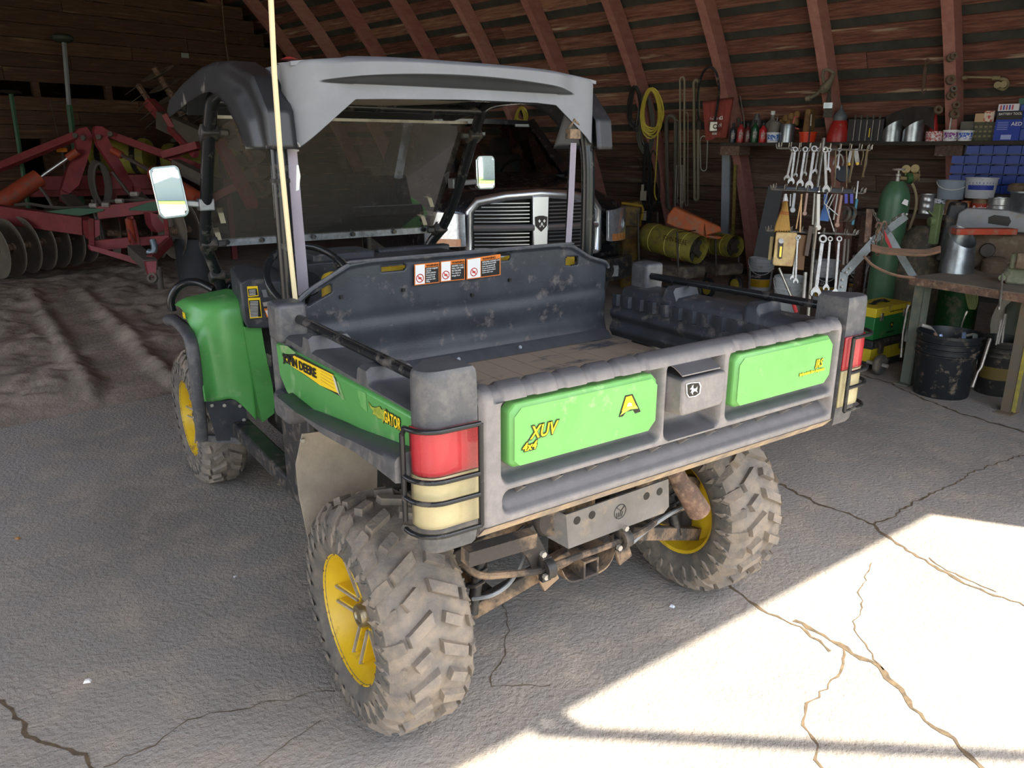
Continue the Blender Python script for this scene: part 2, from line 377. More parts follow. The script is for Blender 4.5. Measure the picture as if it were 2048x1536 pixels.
for pts, wd in (([(1560, 968), (1640, 1010), (1750, 1050), (1790, 1082), (1850, 1120), (1960, 1180), (2100, 1232)], .016), ([(1440, 1160), (1490, 1190), (1530, 1215), (1600, 1255), (1668, 1300)], .012),
    ([(1590, 1240), (1690, 1298), (1760, 1335), (1830, 1415), (1900, 1480), (1975, 1545)], .02), ([(1750, 1050), (1830, 1005), (1930, 950), (2060, 908)], .01),
    ([(-20, 1390), (30, 1415), (55, 1460), (110, 1490), (170, 1510), (210, 1545)], .014), ([(205, 1530), (400, 1440), (540, 1400), (670, 1385)], .004),
    ([(1690, 742), (1780, 765), (1850, 800), (1930, 830), (2080, 872)], .022), ([(1690, 1300), (1625, 1400), (1598, 1450), (1645, 1550)], .009),
    ([(1860, 1115), (1900, 1140), (1990, 1185)], .009), ([(1020, 1190), (1005, 1290), (990, 1370), (1100, 1375)], .004), ([(1740, 1125), (1710, 1260), (1760, 1340)], .005),
    ([(520, 1530), (600, 1470), (640, 1440)], .003)): ribbon(pts, wd)
# small litter on the slab
def speck(name, x, y, c, s_, label, cat):
    p = pz(x, y); mb = MB(Matrix.Translation(p) @ Matrix.Rotation(random.random()*3, 4, 'Z')); mb.box((0, 0, s_*.18+.001), (s_, s_*.7, s_*.36), tap=.6); one(mb, name, mat('litter '+c, c, rough=.9), label, cat)
speck('paper_scrap', 175, 1364, 'e6e4e0', .022, 'white scrap of paper on the concrete at lower left', 'litter')
speck('pebble', 470, 1154, 'c8c8c8', .012, 'small pale pebble on the slab left of the rear tire', 'stone')
speck('pebble', 1344, 1214, 'd0d4dc', .018, 'light grey pebble on the slab behind the hitch receiver', 'stone')
speck('dead_leaf', 36, 1078, '9a7046', .022, 'brown dead leaf on the slab near the left picture edge', 'leaf')
mb = MB()
for k in range(7):
    p = pz(558+random.uniform(-4, 4), 971+random.uniform(-4, 4)); d = Vector((random.uniform(-1, 1), random.uniform(-1, 1), .4)).normalized(); mb.tube([p+Z*.002, p+d*.03+Z*.002], .0012, 4)
one(mb, 'straw_tuft', mat('dry straw', 'cbb98e', rough=.9), 'tuft of pale straw lying on the slab by the front wheel', 'straw')
# outdoors, seen only in the mirrors and by its light
yd = MB(); yd.prism([(-60, -70), (60, -70), (60, -2.2), (-9.4, -2.2), (-9.4, 30), (-60, 30)], (0, 0, -.12), BN, BU, Z*.11); tag(yd.build('floor_yard', M_gravel), kind='structure')
gs = MB(); gs.prism([(-60, -70), (60, -70), (60, -14), (-60, -14)], (0, 0, -.02), BN, BU, Z*.03); tag(gs.build('lawn', M_grass), 'green lawn beyond the yard', 'lawn', kind='stuff')
silo = thing('grain_bin', nu(9, -30, .015), 'round grey steel grain bin out in the yard, seen in the right mirror', 'silo')
MB().lathe([(4.2, 0), (4.2, 7)], nu(9, -30, .015), n=40).build('wall', M_steelw, silo); MB().lathe([(4.3, 7), (.4, 9.2), (.4, 9.5)], nu(9, -30, .015), n=40).build('roof', M_steelw, silo)
shed = thing('farm_shed', nu(-14, -30, .015), 'pale farm shed across the yard, seen in the left mirror', 'building')
sm = MB(); sm.prism([(-8, 0), (8, 0), (8, 4.2), (0, 6.4), (-8, 4.2)], nu(-14, -36, .012), BN, Z, BU*10); sm.build('wall', mat('white siding', '949ea6', rough=.6), shed)
# unseen beam added to cast the shade band across the sunlit floor
tr_ = MB(); a, b = pz(1090, 1462), pz(2120, 1516); up_ = -sdir/(-sdir.z)*3.62
a2, b2 = a+up_, b+up_; e = (b2-a2).normalized()
beam = tag(tr_.bar(a2-e*.02, b2+e*3, .045, .045).build('shade_beam', M_steelw), 'grey steel beam added out of view outside the doorway, casting the soft band of shade', 'beam')
for q in (a2+e*.1, b2+e*2.8): MB().bar(q, q+BU*.9, .05, .05).build('bracket', M_steelw, beam)
# ---------------- the utility vehicle ----------------
X = Vector((1, 0, 0)); Y = Vector((0, 1, 0))
M_blk = mat('black textured plastic', '3a3d42', '46494e', s=18, rough=.38, bump=.12, bs=260, dust=.35, dc='736f6b', det=9, face_shade=.22)
M_blk2 = mat('black inner plastic', '3c4046', '2f3236', s=8, rough=.4, bump=.12, bs=200, dust=.12, dc='77706a', det=8)
M_gate = mat('scuffed grey black plastic', '3c3e43', '46484d', s=16, rough=.36, bump=.1, bs=260, dust=.4, dc='928b86', det=10, face_shade=.62)
M_green = mat('green plastic panel', '5aa056', '4f944c', s=4, rough=.32, bump=.03, dust=.10, dc='8fae7c')
M_green2 = mat('sun bleached green panel', '72b062', '68a658', s=9, rough=.42, bump=.03, dust=.05, dc='9fc585')
M_steel = mat('black painted steel', '26282b', '33302d', s=12, rough=.45, bump=.1, bs=120, dust=.25, dc='6f6459')
M_tubeb = mat('glossy black tube', '1c1e20', rough=.25, bump=.03, dust=.12, dc='6a655e')
M_roof = mat('grey black roof plastic', '2c2e31', '34363a', s=3, rough=.36, bump=.05, bs=300, dust=.3, dc='828488', face_shade=1.85)
M_rub = mat('dusty tire rubber', '7d766e', '6a645e', s=7, rough=.9, bump=.35, bs=70, dust=.5, dc='9a8b78', det=9)
M_rubd = mat('dark tire sidewall', '56544f', '625e58', s=7, rough=.8, bump=.2, bs=70, dust=.35, dc='85796a')
M_yel = mat('yellow wheel enamel', 'e3c02c', 'd2ac20', s=6, rough=.35, bump=.03, dust=.10, dc='8a6a3a')
M_sil = mat('worn bare steel', 'b8b4ab', '9a958c', s=20, rough=.45, metal=.4)
M_rust = mat('rusty steel', '7d6050', '54463e', s=14, rough=.85, bump=.4, dust=.3, dc='a58a70')
M_mud = mat('mud coated steel', '453f3a', '8f7860', s=9, rough=.9, bump=.4, lo=.46, hi=.60)
M_ink = mat('decal black', '1a1814', rough=.5, bump=0); M_dy = mat('decal yellow', 'f2cf1e', rough=.45, bump=0); M_wht = mat('white print', 'e8e8e4', rough=.5, bump=0)
M_or = mat('warning orange', 'e07a2a', rough=.5, bump=0)
M_floorb = mat('muddy bed floor', '8d7f70', '43474e', s=6, rough=.7, bump=.2, bs=50, stretch=(.6, 1.4, 1), lo=.54, hi=.64, det=9)
car = thing('utility_vehicle', (0, 1.5, 0), 'green and black four wheel utility vehicle with cargo bed and roof', 'vehicle')
# --- tailgate, moulded skin over a profile ---
GX0, GX1 = -.632, .632
prof = [(.07, .86), (.072, .80), (.045, .776), (.028, .776)]
zs = [.776+.031*k/4 for k in range(1, 4)]
top = [(.0, 1.086), (.003, 1.098), (.010, 1.108), (.020, 1.116), (.033, 1.120), (.046, 1.118), (.058, 1.110), (.067, 1.098), (.071, 1.085), (.072, 1.0), (.072, .86)]
face = [('f', .807+(1.084-.807)*k/62) for k in range(63)]
path = prof+[('b', z_) for z_ in zs]+face+[(a, b) for a, b in top]
groove = [-.585+.083*k for k in range(6)]+[.165+.083*k for k in range(6)]
def rec(x, z_):
    d = 0
    for x0, x1, z0, z1, dp, r_ in ((-.578, -.108, .898, 1.090, .040, .02), (.135, .604, .898, 1.090, .040, .02), (-.092, .108, .892, 1.096, .065, .022)):
        q = rbox(x, z_, x0, x1, z0, z1, r_); d = max(d, dp*sstep(.006, -.012, q)*(1-.35*sstep(.03, .0, z_-z0)))
    q = rbox(x, z_, -.575, .612, .822, .878, .02)
    if q < .006: d = max(d, (.004+.055*max(0, (z_-.822)/.056))*sstep(.006, -.008, q)*(1 if (int((x+.7)/.075*1) % 1) == 0 else 1))
    return d
def gate(u, v):
    x = GX0+(GX1-GX0)*u; k = v*(len(path)-1); p = path[int(round(k))]
    e = sstep(0, .012, x-GX0)*sstep(0, .012, GX1-x)
    if p[0] == 'f': y, z_ = rec(x, p[1]), p[1]
    elif p[0] == 'b': y, z_ = .028*(.807-p[1])/.031, p[1]
    else:
        y, z_ = p
        if z_ > 1.08:
            g = max(sstep(.0135, .0105, abs(x-gx)) for gx in groove); c = sstep(.19, .15, abs(x-.01))
            z_ -= .006*g*(1-c)*sstep(1.085, 1.11, z_); y += .006*g*sstep(.03, 0, y)
    return Vector((x, y+(1-e)*.010*(1 if y < .03 else -1), z_-(1-e)*.006*(z_ > 1.05)))
g = MB(); g.grid(gate, 316, len(path)-1)
for sx in (GX0+.001, GX1-.001): g.add([(sx, a, b) for a, b in ((.02, .778), (.06, .778), (.065, 1.09), (.04, 1.113), (.012, 1.10), (.008, .81))], [(0, 1, 2, 3, 4, 5)])
tgate = g.build('tailgate', M_gate, car, ang=60)
tgate['label'] = 'scuffed grey black tailgate moulding'
for k in range(11): MB().prism([(.004, 0), (.052, 0), (.046, -.034)], (-.52+.104*k, .0, .877), Y, Z, X*.008).build('step_rib', M_gate, car)
def gpanel(x0, x1):
    q = MB(); z0, z1 = .928, 1.074; b = .012
    V = []
    for (ins, y) in ((0, .036), (0, .008), (b, -.006)):
        a0, a1, c0, c1 = x0+ins, x1-ins, z0+ins*.9, z1-ins
        V += [(a0+.012, y, c0), (a1-.02, y, c0), (a1, y, c0+.02), (a1, y, c1-.016), (a1-.016, y, c1), (a0+.016, y, c1), (a0, y, c1-.016), (a0, y, c0+.012)]
    Fs = [tuple(range(16, 24))]+[(l*8+i, l*8+(i+1) % 8, (l+1)*8+(i+1) % 8, (l+1)*8+i) for l in (0, 1) for i in range(8)]
    q.add(V, [tuple(reversed(f)) if len(f) == 4 else f for f in Fs]); p = q.build('tailgate_panel', M_green2, car, bev=.004, seg=2)
    for xx in (x0+.05, x1-.07): MB().cyl((xx, -.004, z0+.012), (xx, .004, z0+.012), .005, 10).build('screw', M_steelw, p)
    return p
gpL = gpanel(-.560, -.126); gpR = gpanel(.158, .582)
def decal(body, o, size, par, shear=.25, sx=1, ink=.0045, m=M_dy, ux=X, uy=Z, sp=1.05):
    text(body, o, ux, uy, size, M_ink, par, off=ink, sx=sx, shear=shear, sp=sp, lift=.0006, name='lettering_shadow', ext=.0002); text(body, o, ux, uy, size, m, par, off=.0008, sx=sx, shear=shear, sp=sp, lift=.0014, ext=.0002)
o_ = py_(1060, 878, -.007); decal('XUV', o_, .040, gpL, sx=.84, ink=.0032)
o_ = py_(1044, 903, -.007); decal('4x4', o_, .025, gpL, sx=.95, ink=.003)
o_ = py_(1629, 736, -.007); decal('IRS', o_, .034, gpR, sx=.72, ink=.0022)
o_ = py_(1598, 752, -.007); decal('Independent Rear Suspension', o_, .0105, gpR, sx=.88, ink=.0012, shear=.2)
# alpha-like A badge with a sun and furrows
def poly_on(pts, y, m, par, name='emblem', t=.0006, pf=py_, d=None):
    P = [pf(a, b, y) for a, b in pts]; c = MB(); n = len(P); d = d or Vector((0, -t, 0))
    c.add(P+[p+d for p in P], [tuple(range(n)), tuple(range(2*n-1, n-1, -1))]+[(i, (i+1) % n, n+(i+1) % n, n+i) for i in range(n)]); return c.build(name, m, par)
poly_on([(1237, 834), (1250, 791), (1265, 788), (1281, 823), (1270, 827), (1266, 820), (1252, 824), (1245, 833)], -.0062, M_ink, gpL)
poly_on([(1243, 823), (1252, 794), (1263, 791), (1272, 811), (1255, 813)], -.0072, M_dy, gpL)
poly_on([(1240, 831), (1247, 818), (1258, 812), (1273, 811), (1276, 817), (1260, 819), (1248, 826)], -.0080, mat('decal green', 'a8cc4a', rough=.5, bump=0), gpL)
poly_on([(1254, 813), (1255, 808), (1259, 805), (1263, 807), (1264, 811)], -.0088, M_wht, gpL)
# handle with a leaping deer badge
hh = MB(); hb = [(-.086, .975), (-.080, .958), (.070, .962), (.080, .975), (.084, 1.05), (.078, 1.064), (-.080, 1.064), (-.086, 1.055)]
hh.prism(hb, (0, .06, 0), X, Z, Y*-.098, ins=.006); hd = hh.build('tailgate_handle', M_gate, car, bev=.006)
fl_ = MB(); fl_.grid(lambda u, v: Vector((-.082+.135*u, -.036+.062*v, 1.066+.018*math.sin(v*2.2))), 8, 6, Z*.003); fl_.build('handle_flap', M_gate, hd)
SH = [(1372, 768), (1382, 765), (1399, 764), (1402, 772), (1400, 787), (1391, 793), (1377, 795), (1373, 788)]
poly_on(SH, -.0405, M_wht, hd, 'badge_border'); cx_, cy_ = 1387.4, 779.5
poly_on([(cx_+(a-cx_)*.86, cy_+(b-cy_)*.88) for a, b in SH], -.0412, M_ink, hd, 'badge_field')
DN = [(-.42, .55), (-.30, .95), (-.22, .60), (-.05, .92), (-.14, .50), (-.05, .22), (.35, .12), (.58, .18), (.74, .40), (.72, .02), (.60, -.25), (.82, -.70), (.50, -.42), (.22, -.28), (-.05, -.30), (-.25, -.55), (-.12, -.85), (-.42, -.60), (-.36, -.20), (-.70, -.42), (-.62, -.30), (-.42, .02), (-.52, .28), (-.80, .22), (-.76, .36)]
DEER = [(1387.4+9.5*a, 779.5-a*3-11.5*b) for a, b in DN]
poly_on(DEER, -.0420, M_wht, hd, 'deer_emblem')
MB().grid(lambda u, v: Vector((-.628+1.256*u, -.0015+.029*v, .8065-.031*v-.001)), 60, 3).build('tailgate_lip', mat('tan dust and sun bounce tint', 'b39c7e', '7d746c', s=22, stretch=(1, 1, .3), rough=.8, bump=.1), car)  # dusty tan that also paints in warm bounce from the sunlit floor
# --- headboard between bed and cab ---
HB = [(-.64, .88), (-.655, 1.10), (-.64, 1.145), (-.60, 1.175), (-.535, 1.208), (-.47, 1.240), (-.40, 1.247), (.36, 1.247), (.43, 1.238), (.52, 1.19), (.60, 1.165), (.62, 1.14), (.61, .88)]
slots = [(-.36, -.27, 1.205, 1.232), (.09, .155, 1.208, 1.238), (.405, .47, 1.165, 1.20)]
def inhole(x, z_):
    if any(rbox(x, z_, a, b, c, d, .013) < 0 for a, b, c, d in slots): return True
    dx, dz = x+.575, z_-1.155; c, s_ = math.cos(.45), math.sin(.45); return rbox(dx*c+dz*s_, -dx*s_+dz*c, -.05, .05, -.014, .014, .013) < 0
def outline_top(x):
    P = [(a, b) for a, b in HB[1:-1]]
    for (a, b), (c, d) in zip(P, P[1:]):
        if a <= x <= c: return b+(d-b)*(x-a)/(c-a)
    return 1.10
hm = MB(); NX, NZ = 220, 66; V = {}
def hpt(i, j):
    x = -.645+1.255*i/NX; zt = outline_top(x); z_ = .872+(zt-.872)*j/NZ
    y = 1.035-.02*sstep(.93, .88, z_)+.004*math.sin(z_*60)*sstep(1.10, 1.05, z_)*sstep(.9, .93, z_)-.012*sstep(.012, .002, zt-z_)
    return Vector((x, y, z_))
idx = {}
def vid(i, j):
    if (i, j) not in idx: idx[(i, j)] = len(hm.v); hm.v.append(hpt(i, j))
    return idx[(i, j)]
for i in range(NX):
    for j in range(NZ):
        c = (hpt(i, j)+hpt(i+1, j+1))/2
        if not inhole(c.x, c.z): hm.f.append((vid(i, j), vid(i+1, j), vid(i+1, j+1), vid(i, j+1)))
hbd = hm.build('headboard', M_blk2, car, ang=60)
so_ = hbd.modifiers.new('solid', 'SOLIDIFY'); so_.thickness = .012; so_.offset = -1
rimm = MB(); rimm.tube(smooth([(a, 1.032, b+.002) for a, b in HB[1:-1]], 4), .007, 6); rimm.build('headboard_rim', M_blk, hbd)
for a, b in ((1020, 560), (945, 590), (683, 594), (807, 580)):
    p = py_(a, b, 1.03); MB().box(p, (.011, .006, .011)).build('square_hole', M_ink, hbd)
# warning labels
def wlabel(x0, x1, y0, y1, yy, o_par, cols=True):
    a = py_(x0, y0[0], 1.022); b = py_(x1, y1[0], 1.022); c = py_(x1, y1[1], 1.022); d = py_(x0, y0[1], 1.022)
    def q(u, v): return a.lerp(b, u).lerp(d.lerp(c, u), v)
    def pan(u0, u1, v0, v1, m, l, name='label_field'):
        P = [q(u0, v0), q(u1, v0), q(u1, v1), q(u0, v1)]; mb = MB(); mb.add([p-Y*l for p in P], [(3, 2, 1, 0)]); mb.build(name, m, o_par)
    pan(0, 1, 0, 1, M_or, 0, 'label_back'); pan(.03, .40, .04, .96, M_wht, .0008); pan(.42, .97, .20, .96, M_ink, .0008)
    e = (b-a).normalized(); up = (a-d).normalized(); hgt = (a-d).length; wid = (b-a).length
    text('WARNING', q(.46, .17), e, up, hgt*.16, M_ink, o_par, lift=.0012, sx=min(1, wid*.5/(hgt*.16*4.6)))
    lines = yy; k = len(lines)
    for i, s_ in enumerate(lines):
        if s_: text(s_, q(.45, .20+.74*(i+1)/(k+.3)), e, up, hgt*.70/k, M_wht, o_par, lift=.0014, sx=min(1.0, wid*.5/(hgt*.70/k*.56*len(s_))))
    c0 = q(.21, .68); r_ = hgt*.19; ring = MB(); ring.tube([c0+e*math.cos(t*.3927)*r_+up*math.sin(t*.3927)*r_-Y*.0012 for t in range(16)], .0016, 4, closed=True); ring.bar(c0+(e*-.7+up*.7)*r_-Y*.0012, c0+(e*.7-up*.7)*r_-Y*.0012, .003, .001, up=Y)
    ring.box(c0-Y*.001, (r_*.9, .0006, r_*.5)); ring.build('prohibition_sign', mat('sign red', 'c23a30', rough=.5, bump=0), o_par)
wlabel(829, 879, (529, 571), (524, 565), ['AVOID INJURY', 'FROM', 'EXPLOSION', 'Do not place fuel', 'container inside', 'cargo box while', 'filling'], hbd)
wlabel(881, 930, (523, 564), (518, 559), ['RIDERS CAN', 'FALL OFF AND', 'BE KILLED', 'No riders in', 'cargo box', ''], hbd)
wlabel(933, 1001, (518, 559), (508, 550), ['IMPROPER LOADING CAN', 'CAUSE ROLLOVER', 'Ensure cargo spread evenly', 'Do not exceed capacity', 'Reduce speed on slopes', 'Drive with care', ''], hbd)
# --- bed floor, ribs, sides ---
bf = MB()
for k in range(13):
    x0 = -.60+1.2*k/13; bf.box((x0+.046, .55, .8695), (.012, .94, .004)); 
bf.box((0, .55, .858), (1.24, .96, .024)); bf.build('bed_floor', M_floorb, car, bev=.004)
flg = MB(); flg.prism([(0, 0), (.06, 0), (.03, .025), (0, .03)], (-.62, 1.03, .872), Y*-1, Z, X*1.22); flg.build('bed_front_flange', M_blk, car)
for k, (a, b) in enumerate(((915, 720), (1038, 696))):
    p = py_(a, b, .99); MB().cyl(p, p+Vector((0, -.01, .006)), .007, 8).build('bolt', M_steelw, car)
def side_rail(s):
    q = MB(); xo, xi = s*.745, s*.635
    def f(u, v):
        y = .05+.90*u; P = [(xi-s*.012, .88), (xi-s*.012, 1.0), (xi-s*.010, 1.062), (xi, 1.074), (xi+s*.05, 1.078), (xo-s*.012, 1.080), (xo, 1.072), (xo, 1.0), (xo, .94), (xo-s*.02, .90)]
        x, z_ = P[int(round(v*(len(P)-1)))]
        b = max(sstep(.034, .022, abs(y-.335)), sstep(.034, .022, abs(y-.70)))
        if z_ > 1.055: z_ += .034*b
        if z_ > 1.07: z_ += .05*sstep(.06, 0, y-.05)*0
        if abs(x-(xi-s*.012)) < 1e-6 and z_ <= 1.0: pass
        return Vector((x, y, z_))
    q.grid(f, 110, 9); q.build('bed_side', M_blk2 if s > 0 else M_blk, car, ang=50)
    # inner wall with horizontal corrugations and short ribs
    w_ = MB()
    def g_(u, v):
        y = .07+.93*u; z_ = .875+.17*v; d = .012*(1 if (v > .72 and (int(u*14*2) % 2)) else 0)+.014*(.5-.5*math.cos(min(v, .72)/.72*math.pi*4))
        return Vector((s*(.622-d), y, z_))
    w_.grid(g_, 112, 60); w_.build('bed_inner_wall', M_blk2, car, ang=50)
    MB().tube([(s*.700, .10, 1.128), (s*.700, .93, 1.122)], .0135, 12).build('bed_rail', M_tubeb, car)
side_rail(-1); side_rail(1)
def section(s, off=0, n=7, y0=0, y1=.105, r=.040, x0=.640, x1=.765):
    P = [(x0, y0-off)]
    for k in range(n+1):
        t = math.pi/2*k/n; P.append((x1-r+(r+off)*math.sin(t), y0+r-(r+off)*math.cos(t)))
    P.append((x1+off, y0+r+.012)); P.append((x1-.055, y1)); P.append((x0, y1)); return [(s*a, b) for a, b in P]
def loft(mb, secs):
    n = len(secs[0]); o = len(mb.v); 
    mb.add([p for s_ in secs for p in s_], [tuple(range(n))[::-1], tuple(range((len(secs)-1)*n, len(secs)*n))]+[(l*n+i, l*n+(i+1) % n, (l+1)*n+(i+1) % n, (l+1)*n+i) for l in range(len(secs)-1) for i in range(n)])
def fixn(o):
    bm_ = __import__('bmesh').new(); bm_.from_mesh(o.data); __import__('bmesh').ops.recalc_face_normals(bm_, faces=bm_.faces); bm_.to_mesh(o.data); bm_.free(); return o
for s in (-1, 1):
    q = MB(); secs = []
    for z_, k, dy in ((.775, .80, .02), (.785, .9, .01), (.82, .97, .0), (.86, 1, 0), (1.0, 1, 0), (1.10, 1, 0), (1.155, .985, 0), (1.168, .96, .004), (1.174, .90, .01)):
        secs.append([Vector((s*.70+(a-s*.70)*k, .064+(b-.064)*k+dy*0, z_)) for a, b in section(s)])
    loft(q, secs); pil = fixn(q.build('corner_post', M_blk, car, ang=50))
    def lens(z0, z1, m, name, lab=None):
        L = MB(); pts = section(s, .006)[0:-2]
        nn = len(pts); NZ_ = 14
        V = [Vector((a, b, z0+(z1-z0)*j/NZ_)) for j in range(NZ_+1) for a, b in pts]
        L.add(V, [(j*nn+i, j*nn+i+1, (j+1)*nn+i+1, (j+1)*nn+i) for j in range(NZ_) for i in range(nn-1)])
        o = fixn(L.build(name, m, pil)); so = o.modifiers.new('solid', 'SOLIDIFY'); so.thickness = .006
        if lab: o['label'] = lab
    M_red = mat('red tail lamp lens', 'b02830', '9c222a', s=3, rough=.18, bump=.25, bs=420, coat=.5); M_crm = mat('yellowed clear lens', 'b9ac82', 'a89c72', s=5, rough=.2, bump=.3, bs=420, coat=.5)
    lens(.957, 1.058, M_red, 'red_lens', 'red upper lamp lens'); lens(.840, .954, M_crm, 'clear_lens', 'cream coloured lower lamp lens')
    gd = MB(); gs_ = section(s, .022)[:-2]; gs_[0] = (s*.648, -.024)
    for z_ in (1.060, .952, .905, .832):
        gd.tube([Vector((a, b, z_-.018*(i == len(gs_)-1)*(z_ > 1)+.0)) for i, (a, b) in enumerate(gs_)], .0058, 7)
    gd.tube([(gs_[0][0], gs_[0][1], .832), (gs_[0][0], gs_[0][1], 1.06)], .006, 7); gd.tube([(gs_[-1][0], gs_[-1][1], .85), (gs_[-1][0], gs_[-1][1], 1.045)], .006, 7)
    gd.build('lamp_guard', M_tubeb, pil, ang=60)
MB().tube([py_(1702, 606, .08), py_(1705, 589, .08)], .008, 10).build('latch_pin', M_sil, car)
for s in (-1, 1):
    q = MB(); q.box((s*.720, .917, 1.113), (.090, .095, .115)); q.box((s*.735, .953, .96), (.055, .030, .26)); q.build('front_corner_post', M_blk, car, bev=.014, seg=3)
    q = MB(); q.box((s*.727, .890, .862), (.096, .13, .085)); q.build('post_foot', M_blk, car, bev=.02, seg=3)
    # green side panel
    SP = [(.944, 1.050), (.5, 1.064), (.062, 1.074), (.062, .985), (.414, .943), (.60, .920), (.66, .905), (.80, .890), (.885, .905), (.935, .945)]
    q = MB(); q.prism([(a, b) for a, b in SP], (s*.738, 0, 0), Y, Z, X*(s*.016), ins=.007); sp_ = fixn(q.build('side_panel', M_green, car, bev=.004))
    # flare over the rear wheel
    U_ = [(.80, .895), (.62, .925), (.41, .950), (.08, 1.0)]; Lw = [px_(a, b, -.80) for a, b in ((645, 868), (713, 906), (779, 957), (819, 990), (838, 1024), (856, 1075))]
    poly = U_+[(.055, .80), (max(.02, Lw[-1].y), Lw[-1].z)]+[(p.y, p.z) for p in Lw[-2::-1]]+[(.815, .865)]
    def fl_at(u, v):
        y = .82-.76*u
        zt = [b+(d-b)*(y-a)/(c-a) for (a, b), (c, d) in zip(U_+[(.0, 1.01)], (U_+[(.0, 1.01)])[1:]) if c <= y <= a] or [.895]
        lo = [(p.y, p.z) for p in Lw]; lo = [(.9, lo[0][1]+.01)]+lo+[(-.1, .76)]
        zb = [b+(d-b)*(y-a)/(c-a) for (a, b), (c, d) in zip(lo, lo[1:]) if c <= y <= a][0]
        w_ = [(0, .748), (.06, .775), (.16, .795), (.30, .802), (.97, .802), (1, .790)]
        k = min(int(v*5+.0001), 4); t = v*5-k; x = w_[k][1]+(w_[k+1][1]-w_[k][1])*t; zz = w_[k][0]+(w_[k+1][0]-w_[k][0])*t
        return Vector((s*x, y, zt[0]+(zb-zt[0])*zz))
    q = MB(); q.grid(fl_at, 60, 5, X*(-s*.05)); fixn(q.build('fender_flare', M_blk, car, ang=40))
    q = MB(); q.prism([(a.x, a.z) for a in [py_(605, 868, .84), py_(592, 930, .84), py_(598, 990, .84), py_(617, 1080, .84), py_(700, 1075, .84), py_(754, 1000, .84), py_(755, 905, .84), py_(650, 862, .84)]] if s < 0 else [(.77, .80), (.77, .5), (.52, .5), (.52, .85)], (0, .84, 0), X, Z, Y*.006)
    mg = fixn(q.build('wheel_liner', mat('dusty grey liner', 'a89c8a', '8d8376', s=6, rough=.9, bump=.2), car))
    if s < 0: p = py_(604, 880, .835); MB().cyl(p, p-Y*.01, .006, 8).build('bolt', M_sil, mg)
    if s < 0: spL = sp_
# side decals
nx = Vector((0, -1, 0))
def side_pt(a, b): return px_(a, b, -.7555)
def spoly(pts, lift, m, name='decal'): 
    P = [px_(a, b, -.7545) for a, b in pts]; c = MB(); c.add([p-X*lift for p in P], [tuple(range(len(P)))]); fixn(c.build(name, m, spL))
spoly([(564, 708), (590, 708), (600, 712), (667, 748), (680, 792), (636, 768), (570, 723)], .0005, M_ink, 'decal_band')
spoly([(588, 711), (668, 750), (678, 787), (640, 770), (612, 750), (585, 733), (565, 714), (583, 720)], .0009, M_dy, 'decal_band')
for k in range(4): spoly([(642, 741+6*k), (669, 755+7*k), (669, 756+7*k), (642, 742+6*k)], .0012, mat('decal dark yellow', 'b8891a', rough=.5, bump=0), 'decal_line')
spoly([(666, 749), (672, 757), (682, 792), (676, 782)], .0030, mat('peeled white backing', 'c9c4b4', rough=.7, bump=0), 'peeled_corner')
a = px_(567, 722, -.757); b = px_(637, 758, -.757); e = (b-a).normalized(); text('JOHN DEERE', a, e, (-X).cross(e), .034, M_ink, spL, lift=.0003, off=.001, sx=(b-a).length/.205)
a = px_(769, 842, -.7555); b = px_(818, 870, -.7555); e = (b-a).normalized(); decal('GATOR', a, .037, spL, ux=e, uy=(-X).cross(e), shear=.1, sx=.62, ink=.0028)
GAT = [(738, 804), (745, 814), (752, 815), (760, 813), (764, 819), (772, 818), (778, 826), (776, 836), (770, 838), (767, 846), (764, 838), (757, 836), (752, 830), (746, 828), (748, 822), (741, 814)]
spoly([(a+(a-759)*.08, b+(b-825)*.1) for a, b in GAT], .0006, M_ink, 'reptile_shadow'); spoly(GAT, .0012, mat('decal reptile green', 'a9b53a', '7d8c2c', s=60, rough=.5, bump=0), 'reptile_emblem')
spoly([(560, 690), (575, 692), (592, 706), (585, 712), (563, 704)], .0004, mat('bare patch on green', '8fa078', '5f9a50', s=60, rough=.7), 'worn_patch')
spoly([(668, 757), (678, 765), (690, 800), (684, 799)], .0004, mat('bare patch on green', '8fa078'), 'worn_patch'); spoly([(713, 778), (732, 786), (735, 826), (722, 812)], .0004, mat('faint patch on green', '6fa862', '4f9a48', s=70, rough=.6), 'worn_patch')
